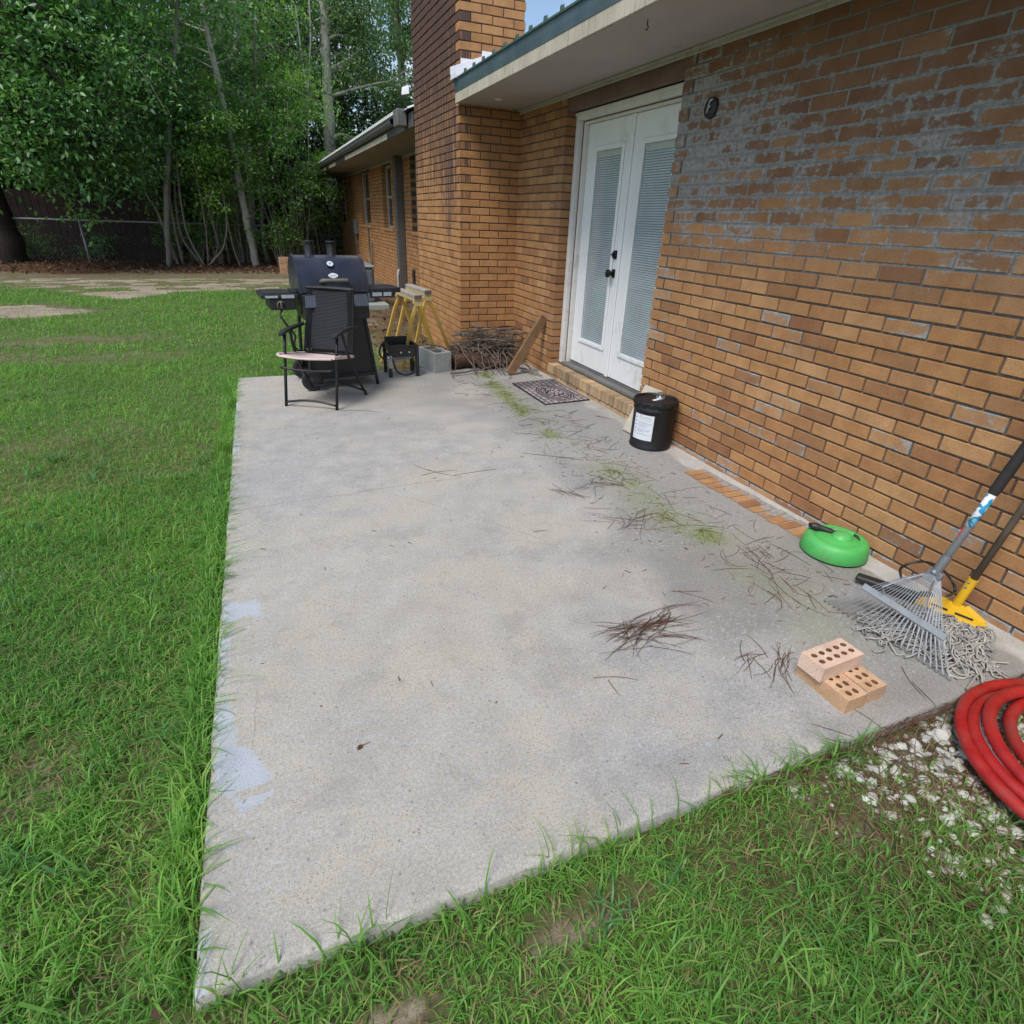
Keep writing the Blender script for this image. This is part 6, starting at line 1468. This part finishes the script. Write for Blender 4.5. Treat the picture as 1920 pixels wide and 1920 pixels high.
for k in range(NTN):
    f = k/(NTN-1); tip = tipL*(1-f)+tipR*f
    wdt = (f-0.5)*2; root_ = S0-hd*0.03+(tipR-tipL)/np.linalg.norm(tipR-tipL)*0.030*wdt-hd*0.035*abs(wdt)
    spt = SPL*(1-f)+SPR*f; mid = spt-np.array([0.0, 0, 0.008]); q = mid*0.25+tip*0.75+np.array([-0.012, 0, 0.014])
    P = catmull([root_, root_*0.5+mid*0.5+np.array([-0.003, 0, 0.006]), mid, q, tip+np.array([-0.012, 0, 0.012]), tip], 3)
    sd = np.cross(P[3]-P[0], [0, 0, 1.0]); sd /= np.linalg.norm(sd); V = []
    for i, p in enumerate(P):
        wd = 0.0023; dz = np.array([0, 0, 0.0010]); wd = wd*(0.55+0.45*min(1, i/6)); V += [p-sd*wd-dz, p+sd*wd-dz, p+sd*wd+dz, p-sd*wd+dz]
    F = [(4*i+a, 4*i+(a+1) % 4, 4*i+4+(a+1) % 4, 4*i+4+a) for i in range(len(P)-1) for a in range(4)]
    m.add(V, F)
m.build('tines', M_TINE, rake)
sL = tipL*0.52+(S0-hd*0.05)*0.48; sR = tipR*0.52+(S0-hd*0.05)*0.48; cS = (sL+sR)/2
sL = SPL+(SPL-SPR)*0.03; sR = SPR+(SPR-SPL)*0.03; cS = (sL+sR)/2
m = MB(); m.bar(sL, sR, 0.026, 0.009, 0, np.cross(sR-sL, S0-cS), 0.002); m.build('spreader_bar', M_TINE, rake)
m = MB(); m.tube([S0-hd*0.05, S0-hd*0.005, S0+hd*0.03], [0.0155, 0.0165, 0.0165], 14); m.frame(S0-hd*0.055, np.array([0, 1.0, 0]), np.cross(hd, [0, 1.0, 0]), hd, (-0.028, -0.008, -0.03), (0.028, 0.008, 0.018), 0, 0.003); sk = m.build('socket', simple('rake_socket_grey', (0.16, 0.17, 0.185), 0.5, 0.3), rake, True, 40)
m = MB(); m.lathe(S0-hd*0.04+np.array([-0.014, 0, 0.004]), [(0, 0.004), (0.006, 0.003), (0.007, 0)], 12, 0, (-0.9, 0, 0.4)); m.build('bolt', M_CHROME, sk)
m = MB()
for s in (-1, 1):
    a = S0-hd*0.075+np.array([-0.02, 0.022*s, 0.012]); b_ = cS+np.array([-0.022, 0.085*s, 0.055]); c_ = cS+np.array([-0.016, 0.075*s, 0.036])
    m.tube([a, a*0.55+b_*0.45+np.array([-0.012, 0, 0.006]), b_, c_], 0.003, 6)
m.build('brace_wire', M_CHROME, rake)
LB, LT = S0+hd*0.155, S0+hd*0.285
m = MB(); m.tube([S0+hd*0.01, S0+hd*1.25], 0.0135, 14); pole = m.build('handle', M_POLE, rake, True)
tl_ = NT('handle_label'); t = tl_
vn = t.noise(26, 2, 0.5); c = t.ramp(vn, (0.44, (0.66, 0.68, 0.72)), (0.47, (0.02, 0.24, 0.42)), (0.56, (0.025, 0.30, 0.50)), (0.60, (0.22, 0.55, 0.75)), interp='CONSTANT')
t.principled(c, 0.35, 0, None, 0.5)
m = MB(); m.tube([LB, LT], 0.0142, 14); m.build('handle_label', t.mat, pole, True)
m = MB(); m.tube([LT+hd*0.002, LT+hd*0.02, LT+hd*0.55, LT+hd*0.56], [0.015, 0.0185, 0.0185, 0.015], 14); m.build('grip', M_FOAM, pole, True, 40)
m = MB(); m.tube([S0+hd*0.11+np.array([-0.012, 0.006, 0]), S0+hd*0.15+np.array([-0.012, 0.006, 0])], 0.003, 6); m.build('red_mark', simple('red_band', (0.45, 0.03, 0.03), 0.5), pole)

M_MOPY = simple('yellow_plastic', (0.62, 0.37, 0.012), 0.42, var=0.1, scale=9, bump=0.03)
M_POLEW = simple('old_wood_handle', (0.115, 0.088, 0.065), 0.75, var=0.25, scale=14, bump=0.2)
M0 = np.array([-0.135, -5.032, 0.150]); M1 = np.array([-0.080, -5.055, 0.515]); md = (M1-M0)/np.linalg.norm(M1-M0)
mop = thing('string_mop', tuple((M0[0], M0[1], 0)), 'yellow-headed string mop with grey cotton strands and a dark wooden handle', 'mop')
m = MB(); m.tube([M0-md*0.01, M0+md*1.05], 0.0125, 12); m.build('handle', M_POLEW, mop, True)
m = MB(); m.tube([M0-md*0.085, M0-md*0.02, M0+md*0.045], [0.0155, 0.0165, 0.0175], 14)
fr0 = M0-md*0.075; e_ = at_z(1722, 1136, 0.045); f_ = at_z(1832, 1180, 0.045); g_ = at_z(1820, 1194, 0.04)
ax = (f_-e_); ax /= np.linalg.norm(ax); cen = (e_+f_)/2
A1, A2 = e_-ax*0.004, f_+ax*0.006
top_a, top_b = fr0+ax*(-0.028), fr0+ax*0.030
side1 = [top_a, A1*0.6+top_a*0.4-ax*0.035, A1]; side2 = [top_b, A2*0.55+top_b*0.45+ax*0.035, A2]
for sd in (side1, side2):
    for p, q in zip(sd[:-1], sd[1:]): m.bar(p, q, 0.024, 0.012, 0, (-0.6, 0, 0.8), 0.003)
m.bar(A1-ax*0.01, A2+ax*0.01, 0.034, 0.020, 0, (-0.5, 0, 0.8), 0.004)
pl = [top_a, top_b, side2[1], A2, A1, side1[1]]; nrm = np.cross(pl[1]-pl[0], pl[3]-pl[0]); nrm /= np.linalg.norm(nrm)
m.prism([p-nrm*0.002 for p in pl], nrm*0.004)
m.tube(catmull([fr0-ax*0.045+np.array([-0.03, 0, -0.015]), fr0+np.array([-0.045, 0, -0.02]), fr0+ax*0.045+np.array([-0.03, 0, -0.015])], 5), 0.007, 8)
fm_ = m.build('mop_frame', M_MOPY, mop, True, 30)
sgn = -1 if nrm[0] > 0 else 1
m = MB(); mid_ = (A1+A2)/2*0.62+fr0*0.38
for s in (-1, 1): m.frame(mid_+ax*0.042*s+nrm*0.0035*sgn, ax, np.cross(nrm, ax), nrm, (-0.030, -0.005, -0.001), (0.030, 0.005, 0.001))
m.build('slot', M_BLKP, fm_)
m = MB()
for z in (0.0, 0.022): m.lathe(M0+md*(z+0.005)+np.array([-0.0165, 0, 0.003]), [(0, 0.003), (0.004, 0.002), (0.005, 0)], 10, 0, (-1, 0, 0.2))
m.build('screw', M_CHROME, fm_)
M_COTTON = leafy('mop_cotton', [(0.23, 0.225, 0.225), (0.44, 0.42, 0.40), (0.30, 0.285, 0.28), (0.54, 0.515, 0.49)], 0.95, 0.0, 0.1)
m = MB(); r = random.Random(19); q0, q1 = at_z(1640, 1165, 0.0), at_z(1842, 1240, 0.0); qd = (q1-q0); qL = np.linalg.norm(qd); qd /= qL; qn = np.array([-qd[1], qd[0], 0])
if qn[0] > 0: qn = -qn
for k in range(430):
    f = r.random(); a = A1*(1-f)+A2*f+np.array([-0.012, 0, -0.018]); g2 = min(1.0, max(0.0, f*0.75+r.gauss(0.12, 0.22)))
    b_ = q0+qd*qL*g2+qn*r.gauss(0.02, 0.055); b_ = np.array([b_[0], b_[1], 0.0]); 
    L = np.linalg.norm(b_-a); P = [a]
    for i in range(1, 9):
        ff = i/8; p = a*(1-ff)+b_*ff+np.array([r.gauss(0, 0.017), r.gauss(0, 0.017), 0]); p[2] = max(0.006, 0.020+0.050*math.sin(math.pi*min(1, ff*0.9+0.12))*r.uniform(0.2, 1.1)*(1-abs(ff-0.45)*0.9)); P.append(p)
    lp = P[-1]+np.array([r.gauss(0, 0.025), r.gauss(0, 0.03), 0]); lp[2] = 0.006; P.append(lp); P.append(np.array([lp[0]+r.gauss(0.01, 0.02), lp[1]+r.gauss(0, 0.02), 0.012]))
    m.tube(catmull(P, 2), 0.0029, 5, cap=False)
lo_ = [at_z(1795, 1250, 0.005), at_z(1778, 1262, 0.005), at_z(1790, 1270, 0.005), at_z(1812, 1270, 0.005), at_z(1818, 1252, 0.005), at_z(1835, 1254, 0.006), at_z(1850, 1246, 0.006)]
m.tube(catmull(lo_, 5), 0.003, 5)
m.build('strands', M_COTTON, mop, True)

m = MB(); ba, bb_ = at_z(1606, 1080, 0.03), at_z(1720, 1118, 0.035)
tool = thing('plastic_scraper', tuple(ba), 'black plastic blade tool with a thin looped cord lying behind the rake', 'tool')
m.bar(ba, bb_, 0.055, 0.022, 0, (0.1, 0, 1), 0.006); m.bar(bb_-(bb_-ba)*0.02, at_z(1745, 1120, 0.06), 0.07, 0.03, 0, (0, 0, 1), 0.008); m.build('blade', M_BLKP, tool)
m = MB(); m.tube(catmull([at_z(1690, 1085, 0.04), at_y(1690, 1064, -4.86), at_y(1725, 1053, -4.9), at_y(1760, 1062, -4.97), at_y(1785, 1090, -5.02), at_y(1790, 1110, -5.05), at_z(1775, 1118, 0.02)], 5), 0.005, 6); m.build('cord', M_BLKP, tool, True)

# --- three loose bricks -------------------------------------------------------
M_LOOSE = brick_mat('loose_brick', [(0.0, (0.50, 0.32, 0.19)), (0.5, (0.57, 0.39, 0.26)), (1.0, (0.53, 0.34, 0.21))], 0.15)
M_PINKB = brick_mat('pale_loose_brick', [(0.0, (0.60, 0.44, 0.35)), (1.0, (0.64, 0.47, 0.38))], 0.12)
M_HOLE = simple('brick_hole', (0.20, 0.10, 0.045), 0.9, var=0.3, scale=60)
def loose_brick(o, yaw, mat, label, L=0.192, W=0.090, H=0.057, filled=()):
    """brick with 2 x 5 real core holes"""
    o = np.array(o, float); ex = np.array([math.cos(yaw), math.sin(yaw), 0]); ey = np.array([-math.sin(yaw), math.cos(yaw), 0])
    m = MB(); nh = 12; rh = 0.0098; xs_ = [L*(0.13+0.185*i) for i in range(5)]; ys_ = [W*0.33, W*0.67]
    ch = 0.002
    cells_x = [0]+[(xs_[i]+xs_[i+1])/2 for i in range(4)]+[L]; cells_y = [0, W/2, W]
    for zt, up_s in ((H, 1), (0, -1)):
        for i in range(5):
            for j in range(2):
                x0, x1, y0, y1 = cells_x[i], cells_x[i+1], cells_y[j], cells_y[j+1]
                hx, hy = xs_[i], ys_[j]; outer = []; inner = []
                for k in range(nh):
                    a = 2*math.pi*k/nh+math.pi/nh*0; d = np.array([math.cos(a), math.sin(a)])
                    tx = ((x1 if d[0] > 0 else x0)-hx)/d[0] if abs(d[0]) > 1e-9 else 1e9; ty = ((y1 if d[1] > 0 else y0)-hy)/d[1] if abs(d[1]) > 1e-9 else 1e9
                    tt_ = min(tx, ty); outer.append((hx+d[0]*tt_, hy+d[1]*tt_)); inner.append((hx+d[0]*rh*1.15, hy+d[1]*rh*0.95))
                pts = [o+ex*p[0]+ey*p[1]+UZ3*zt for p in outer]+[o+ex*p[0]+ey*p[1]+UZ3*zt for p in inner]
                F = []
                cors = [(x1, y1), (x0, y1), (x0, y0), (x1, y0)]
                for k in range(nh):
                    q = (k+1) % nh; f = [k, q, nh+q, nh+k]
                    pa, pb = outer[k], outer[q]
                    for cc in cors:          # add the cell corner where the outline turns
                        if (abs(pa[0]-cc[0]) < 1e-9 and abs(pb[1]-cc[1]) < 1e-9) or (abs(pa[1]-cc[1]) < 1e-9 and abs(pb[0]-cc[0]) < 1e-9):
                            if not (abs(pa[0]-pb[0]) < 1e-9 or abs(pa[1]-pb[1]) < 1e-9):
                                pts.append(o+ex*cc[0]+ey*cc[1]+UZ3*zt); f = [k, len(pts)-1, q, nh+q, nh+k]; break
                    F.append(tuple(f) if up_s > 0 else tuple(reversed(f)))
                m.add(pts, F, 0)
                if up_s > 0:
                    dep = 0.012 if (i, j) in filled else H
                    w_in = [o+ex*p[0]+ey*p[1]+UZ3*H for p in inner]; w_lo = [p-UZ3*dep for p in w_in]
                    m.add(w_in+w_lo, [(k, nh+k, nh+(k+1) % nh, (k+1) % nh) for k in range(nh)], 1)
                    if dep < H: m.add(w_lo, [tuple(range(nh))], 1)
    C4 = [o, o+ex*L, o+ex*L+ey*W, o+ey*W]
    m.add(C4+[p+UZ3*H for p in C4], [(0, 1, 5, 4), (1, 2, 6, 5), (2, 3, 7, 6), (3, 0, 4, 7)], 0)
    b = m.build('loose_brick', [mat, M_HOLE]); tag(b, label, 'brick', 'loose bricks on the slab corner'); return b
loose_brick((-0.992, -5.240, 0.001), math.radians(90), M_LOOSE, 'lower left loose brick whose long side faces the lawn', filled=((4, 0),)) if False else None
loose_brick((-0.905, -5.243, 0.0005), math.radians(90.5), M_LOOSE, 'lower loose brick on the lawn side, half covered by the top brick')
loose_brick((-0.808, -5.236, 0.0005), math.radians(91.5), M_LOOSE, 'lower loose brick on the wall side under the top brick', filled=((1, 1),))
loose_brick((-1.017, -5.152, 0.0582), math.radians(3), M_PINKB, 'pale pink loose brick lying across the two lower bricks', filled=((0, 1), (4, 1), (4, 0), (3, 0)))

# --- red hose coil -----------------------------------------------------------
M_HOSE = simple('red_rubber_hose', (0.36, 0.012, 0.012), 0.45, var=0.28, scale=14, bump=0.15, bscale=90, dirt=((0.20, 0.045, 0.035), 0.9))
def circ3(a, b, c):
    ax_, ay, bx_, by, cx_, cy_ = *a[:2], *b[:2], *c[:2]; d = 2*(ax_*(by-cy_)+bx_*(cy_-ay)+cx_*(ay-by))
    ux_ = ((ax_**2+ay**2)*(by-cy_)+(bx_**2+by**2)*(cy_-ay)+(cx_**2+cy_**2)*(ay-by))/d; uy_ = ((ax_**2+ay**2)*(cx_-bx_)+(bx_**2+by**2)*(ax_-cx_)+(cx_**2+cy_**2)*(bx_-ax_))/d
    return np.array([ux_, uy_])
loops = []
for (q1, q2, q3), zz in ((((1868, 1287), (1809, 1386), (1906, 1513)), -0.016), (((1880, 1306), (1831, 1390), (1912, 1490)), -0.009), (((1900, 1301), (1858, 1376), (1915, 1458)), 0.016), (((1912, 1326), (1894, 1374), (1919, 1418)), -0.012)):
    A_, B_, C_ = at_z(*q1, zz+0.02), at_z(*q2, zz+0.02), at_z(*q3, zz+0.02); cc = circ3(A_, B_, C_); loops.append((cc, float(np.linalg.norm(B_[:2]-cc)), zz+0.0215))
hc = loops[0][0]
hose = thing('hose_coil', (float(hc[0]), float(hc[1]), 0), 'coil of thick red hose lying on white stones at the slab corner', 'hose')
m = MB(); P = []; NA = 48; a0_ = math.radians(-25)
for k, (cc, rr_, zz) in enumerate(loops):
    n2 = loops[min(k+1, len(loops)-1)]
    for i in range(NA):
        f = i/NA; a = a0_+2*math.pi*f; g = sstep(0.80, 1.0, f); c_ = cc*(1-g)+n2[0]*g; r2 = rr_*(1-g)+n2[1]*g; z_ = zz*(1-g)+n2[2]*g
        P.append(np.array([c_[0]+r2*math.cos(a), c_[1]+r2*math.sin(a), float(z_)+0.006*(1+math.sin(a*2+k*1.7))*0.5+(0.035*math.exp(-((f-0.93)/0.08)**2))]))
m.tube(P, 0.0188, 14); m.build('coil', M_HOSE, hose, True)
m = MB()
for k in (1, 2):
    cc = loops[k][0]; P2 = [p+np.array([(cc[0]-p[0]), (cc[1]-p[1]), 0])/np.linalg.norm(cc-p[:2])*0.0150+np.array([0, 0, 0.0105]) for p in P[k*NA+6:k*NA+36]]
    m.tube(P2, 0.0042, 6)
    break
m.build('grey_stripe', simple('hose_stripe', (0.15, 0.14, 0.16), 0.6), hose, True)

# --- white stones ---------------------------------------------------------------
M_STONE = leafy('white_stone', [(0.30, 0.29, 0.27), (0.50, 0.50, 0.49), (0.40, 0.38, 0.35), (0.60, 0.60, 0.59)], 0.85, 0.0, 0.2)
m = MB(); r = random.Random(61); cnt = 0
for k in range(16000):
    x, y = r.uniform(-1.55, 0.05), r.uniform(-6.0, -5.335); gvl = float(gravelness(np.array([x]), np.array([y]))[0])
    if r.random() > gvl*0.85*(0.35+0.65*float(fbm(np.array([x*5]), np.array([y*5]), 91)[0] > 0.42)): continue
    s = r.choice((0.005, 0.006, 0.008, 0.008, 0.011, 0.016)); m.ball((x, y, gz(x, y)+s*0.25), (s*r.uniform(0.8, 1.4), s*r.uniform(0.7, 1.2), s*0.5), 6, 0, 0.30, r); cnt += 1
    if cnt > 2400: break
for px, py, s in ((1770, 1374, 0.026), (1600, 1450, 0.014), (1520, 1440, 0.012), (1490, 1475, 0.013), (1380, 1505, 0.013), (1675, 1525, 0.015), (1880, 1555, 0.018), (1910, 1560, 0.02), (1560, 1430, 0.011), (1865, 1530, 0.016)):
    p = at_z(px, py, -0.04); m.ball((p[0], p[1], gz(p[0], p[1])+s*0.3), (s*1.2, s*0.9, s*0.5), 7, 0, 0.25, r)
gv = m.build('gravel', M_STONE, None, False); tag(gv, 'white crushed stones beside the slab corner under the red hose', None, None, 'stuff')

# --- pine needles and twigs on the slab --------------------------------------------
M_NEED = leafy('pine_needle', [(0.085, 0.042, 0.028), (0.15, 0.068, 0.042), (0.055, 0.032, 0.024), (0.20, 0.095, 0.058)], 0.7, 0.0, 0.3)
m = MB(); r = random.Random(404)
def needle(p, a, L, cv, w=0.0011, z=0.002):
    P = []; x, y = p
    for i in range(5):
        P.append((x, y, z+0.003*math.sin(math.pi*i/4)*r.random())); x += math.cos(a)*L/4; y += math.sin(a)*L/4; a += cv/4
    m.tube(P, [w, w, w, w*0.9, w*0.5], 4, cap=False)
def clump(px, py, n, spread, ang, ja, L=0.16, bunch=0.5, z=0.0):
    c = at_z(px, py, z)
    for k in range(n):
        a = ang+r.gauss(0, ja)+(math.pi if r.random() < 0.5 else 0); needle((c[0]+r.gauss(0, spread), c[1]+r.gauss(0, spread)), a, L*r.uniform(0.5, 1.2), r.gauss(0, 0.6), r.uniform(0.0007, 0.0013), z+r.uniform(0.001, 0.010))
def wdir(p, q):
    a, b = at_z(*p, 0), at_z(*q, 0); return math.atan2(b[1]-a[1], b[0]-a[0])
def line(p, q, cv=0.25, w=0.0012):
    a, b = at_z(*p, 0), at_z(*q, 0); L = np.linalg.norm(b-a); needle(a[:2], math.atan2(b[1]-a[1], b[0]-a[0])-cv/2, L, cv, w)
d0 = wdir((1165, 1190), (1300, 1150))
clump(1205, 1180, 46, 0.035, d0, 0.28, 0.19); clump(1230, 1160, 20, 0.035, d0, 0.12, 0.18); clump(1180, 1190, 16, 0.02, d0+0.5, 0.7, 0.11); clump(1250, 1195, 8, 0.03, d0-0.25, 0.3, 0.13)
clump(1065, 925, 14, 0.02, wdir((1040, 917), (1090, 935)), 0.25, 0.12); clump(1110, 905, 16, 0.05, 0.3, 0.7, 0.15); clump(1160, 900, 12, 0.05, 0.0, 0.9, 0.14); clump(1205, 975, 16, 0.05, 0.4, 0.5, 0.15); clump(1150, 975, 9, 0.04, 0.2, 0.6, 0.13)
clump(1430, 1050, 12, 0.04, wdir((1390, 1030), (1450, 1075)), 0.35, 0.14); clump(1470, 1110, 10, 0.04, wdir((1440, 1070), (1500, 1130)), 0.35, 0.15); clump(1462, 1250, 20, 0.013, wdir((1465, 1220), (1458, 1285)), 0.16, 0.13); clump(1415, 1235, 6, 0.02, 0.7, 0.5, 0.13)
clump(1090, 800, 9, 0.05, 0.1, 0.8, 0.15); clump(1120, 830, 8, 0.05, 0.5, 0.8, 0.14); clump(1060, 780, 8, 0.06, 0.2, 0.8, 0.14); clump(930, 745, 12, 0.10, 0.1, 0.5, 0.16); clump(870, 725, 12, 0.12, 0.0, 0.5, 0.15); clump(985, 770, 8, 0.06, 0.3, 0.6, 0.14)
for p, q in (((980, 850), (1080, 858)), ((1048, 858), (1095, 862)), ((1150, 870), (1200, 882)), ((1010, 808), (1030, 822)), ((962, 812), (1035, 820)), ((1055, 790), (1100, 786)), ((1060, 822), (1105, 800)), ((1115, 780), (1155, 786)), ((1160, 828), (1140, 845)), ((1112, 842), (1140, 852)),
             ((1245, 928), (1265, 960)), ((1130, 970), (1210, 980)), ((1185, 975), (1240, 960)), ((1230, 962), (1290, 990)), ((1178, 992), (1250, 998)), ((1290, 985), (1360, 992)), ((1265, 962), (1320, 985)), ((1300, 995), (1350, 1003)), ((1400, 1022), (1455, 1008)), ((1445, 1020), (1520, 1062)), ((1395, 1042), (1440, 1065)),
             ((1262, 1108), (1345, 1135)), ((1258, 1110), (1318, 1112)), ((1215, 1212), (1300, 1230)), ((1112, 1272), (1198, 1280)), ((1140, 1276), (1165, 1305)), ((1400, 1240), (1440, 1225)), ((1400, 1225), (1410, 1275)), ((1440, 1235), (1395, 1190)), ((1455, 1100), (1505, 1155)), ((1520, 1085), (1460, 1075)), ((668, 703+700), (695, 690+700)), ((930, 880+0), (850, 893)), ((1000, 998), (1028, 995)),
             ((1555, 1150), (1480, 1095)), ((1548, 1385), (1630, 1400)), ((1520, 1358), (1600, 1382)), ((1600, 1330), (1680, 1395)), ((1690, 1250), (1745, 1315)), ((1710, 1280), (1760, 1330)), ((1540, 1080), (1590, 1090)), ((775, 872), (870, 892)), ((790, 892), (860, 884)), ((640, 770), (720, 776))):
    line(p, q, r.gauss(0, 0.35))
AL2 = np.array([(-0.62, -0.95), (-0.70, -1.9), (-0.74, -2.6), (-0.68, -3.2), (-0.72, -3.8), (-0.62, -4.3), (-0.62, -4.8)])
for k in range(150):
    i = r.randrange(len(AL2)-1); f = r.random(); p = AL2[i]*(1-f)+AL2[i+1]*f
    needle((p[0]+r.gauss(0, 0.15), p[1]+r.gauss(0, 0.1)), r.gauss(0.3, 0.8), r.uniform(0.05, 0.19), r.gauss(0, 0.7), r.uniform(0.0006, 0.0012), 0.002)
pn = m.build('pine_needles', M_NEED); tag(pn, 'brown pine needles and twigs scattered and bunched on the slab', None, None, 'stuff')
m = MB()
for k in range(1000):
    x, y = r.uniform(-1.75, -0.3), r.uniform(-6.0, -5.33); a = r.uniform(0, 6.28)
    needle((x, y), a, r.uniform(0.05, 0.16), r.gauss(0, 0.4), 0.0011, gz(x, y)+r.uniform(0.004, 0.015))
for k in range(160):
    y = PY0-abs(r.gauss(0, 0.02)); x = r.uniform(-1.6, -0.1); needle((x, y), r.gauss(0.0, 0.3)+(math.pi if r.random() < 0.5 else 0), r.uniform(0.05, 0.15), r.gauss(0, 0.3), 0.0012, -0.02+r.uniform(0.0, 0.015))
tag(m.build('needle_litter', M_NEED), 'reddish needle litter over the stones along the slab edge', None, None, 'stuff')
m = MB()
for k in range(370):
    if k < 310: i = r.randrange(len(AL2)-1); f = r.random(); p = AL2[i]*(1-f)+AL2[i+1]*f+np.array([r.gauss(0, 0.22), r.gauss(0, 0.2)])
    else: p = np.array([r.uniform(-2.75, -0.1), r.uniform(-5.25, -0.6)])
    if p[0] > -0.08: continue
    a = r.uniform(0, 6.28); L = r.uniform(0.004, 0.016); d = np.array([math.cos(a), math.sin(a), 0])*L; q = np.array([p[0], p[1], 0.0022])
    m.bar(q-d, q+d, r.uniform(0.0012, 0.003), 0.0014)
tag(m.build('debris', M_NEED), 'tiny bark flecks and crumbs scattered over the slab', None, None, 'stuff')
# a few brown leaves
for k, (px, py, z, lab) in enumerate(((1600, 1190, 0.004, 'curled brown leaf near the tips of the rake'), (1552, 1118, 0.004, 'brown leaf caught at the left end of the rake'), (290, 1880, -0.02, 'reddish brown leaf in the grass at the lower left'), (312, 1390, -0.01, 'small orange leaf in the grass left of the slab'), (680, 1395, 0.003, 'small dry leaf in the middle of the slab'))):
    p = at_z(px, py, z); V, F = leaf_geo(np.array([p]), 0.045 if k < 3 else 0.018, 0.0, np.random.default_rng(k+3)); V = np.concatenate([V, V-np.array([0, 0, 0.0012])]); F = np.concatenate([F, F[:, ::-1]+4])
    V[:, 2] = np.maximum(V[:, 2], z-0.004 if z < 0 else 0.001)
    tag(fast_mesh('fallen_leaf', V, [F], LIT), lab, 'leaf', 'single fallen leaves')

# --- things farther off ------------------------------------------------------------
M_AC = simple('grey_unit_metal', (0.17, 0.20, 0.225), 0.5, 0.3, var=0.1)
ac = thing('air_conditioner', (-0.9, 4.65, 0.0), 'grey air conditioning unit on a pale pad behind the grill', 'air conditioner')
m = MB(); m.box((-1.56, 4.2, 0.03), (-0.78, 4.96, 0.57), 0, 0.03)
for k in range(16): m.box((-1.52, 4.192, 0.08+k*0.028), (-0.82, 4.2, 0.095+k*0.028)); m.box((-0.78, 4.24, 0.08+k*0.028), (-0.772, 4.92, 0.095+k*0.028))
m.build('casing', M_AC, ac)
m = MB(); m.box((-1.58, 4.18, 0.57), (-0.76, 4.98, 0.605), 0, 0.012); m.build('top_cover', simple('grey_unit_top', (0.26, 0.29, 0.31), 0.5, 0.3), ac)
m = MB(); m.lathe((-1.17, 4.58, 0.605), [(0.30, 0.0), (0.27, 0.05), (0.15, 0.085), (0, 0.09)], 32); m.build('fan_guard', M_BLKP, ac, True)
m = MB(); m.box((-1.75, 3.95, -0.06), (-0.60, 5.05, 0.03), 0, 0.01); m.build('pad', M_CMU, ac)
m = MB(); m.tube(catmull([(-0.86, 4.5, 0.25), (-0.6, 4.45, 0.15), (-0.3, 4.6, 0.12), (0.02, 4.9, 0.2), (0.06, 4.95, 0.5)], 5), 0.025, 8); m.build('line_set', M_BLKP, ac, True)
M_CRATE = simple('raw_plywood', (0.40, 0.24, 0.14), 0.8, var=0.25, scale=9, bump=0.2, dirt=((0.25, 0.12, 0.06), 0.4))
m = MB(); c0, c1 = at_y(527, 513, 9.8), at_y(556, 482, 9.8)
for j in range(3):
    z0 = -0.03+j*0.125; m.box((c0[0], 9.8, z0), (c0[0]+0.42, 9.83, z0+0.115), 0, 0.004); m.box((c0[0]-0.004, 9.832, z0), (c0[0]+0.02, 10.2, z0+0.115), 0, 0.004); m.box((c0[0]+0.40, 9.832, z0), (c0[0]+0.424, 10.2, z0+0.115), 0, 0.004); m.box((c0[0], 10.2, z0), (c0[0]+0.42, 10.23, z0+0.115), 0, 0.004)
m.box((c0[0]+0.1, 9.79, -0.02), (c0[0]+0.16, 9.799, 0.33)); m.box((c0[0]+0.03, 9.84, -0.03), (c0[0]+0.39, 10.19, 0.0))
tag(m.build('wooden_crate', M_CRATE), 'orange-brown wooden crate at the edge of the trees behind the grill', 'crate')
# wall plate and soffit hook
plate = thing('wall_plate', (-0.005, -2.83, 1.969), 'small round black plate with a pale metal hook on the brick wall beside the doors', 'wall fitting')
m = MB(); m.lathe((-0.004, -2.83, 1.969), [(0.0, 0.022), (0.035, 0.021), (0.050, 0.016), (0.054, 0.006), (0.054, 0.0)], 30, 0, (-1, 0, 0)); m.build('disc', M_BLKP, plate, True, 40)
m = MB(); m.tube(catmull([(-0.026, -2.815, 1.945), (-0.032, -2.828, 1.965), (-0.034, -2.835, 1.985), (-0.040, -2.848, 1.997), (-0.034, -2.862, 2.004)], 4), 0.0042, 8); m.tube([(-0.034, -2.832, 1.972), (-0.036, -2.85, 1.972)], 0.005, 8); m.build('hook', M_CONDUIT, plate, True)
hk = at_z(1215, 37, 2.285)
m = MB(); m.tube(catmull([hk+UZ3*0.004, hk-UZ3*0.018, hk-UZ3*0.030+np.array([0.0, -0.010, 0]), hk-UZ3*0.040, hk-UZ3*0.036+np.array([0, 0.012, 0])], 4), 0.0028, 8); tag(m.build('ceiling_hook', M_BLKP, None, True), 'small dark metal hook screwed into the soffit', 'hook')
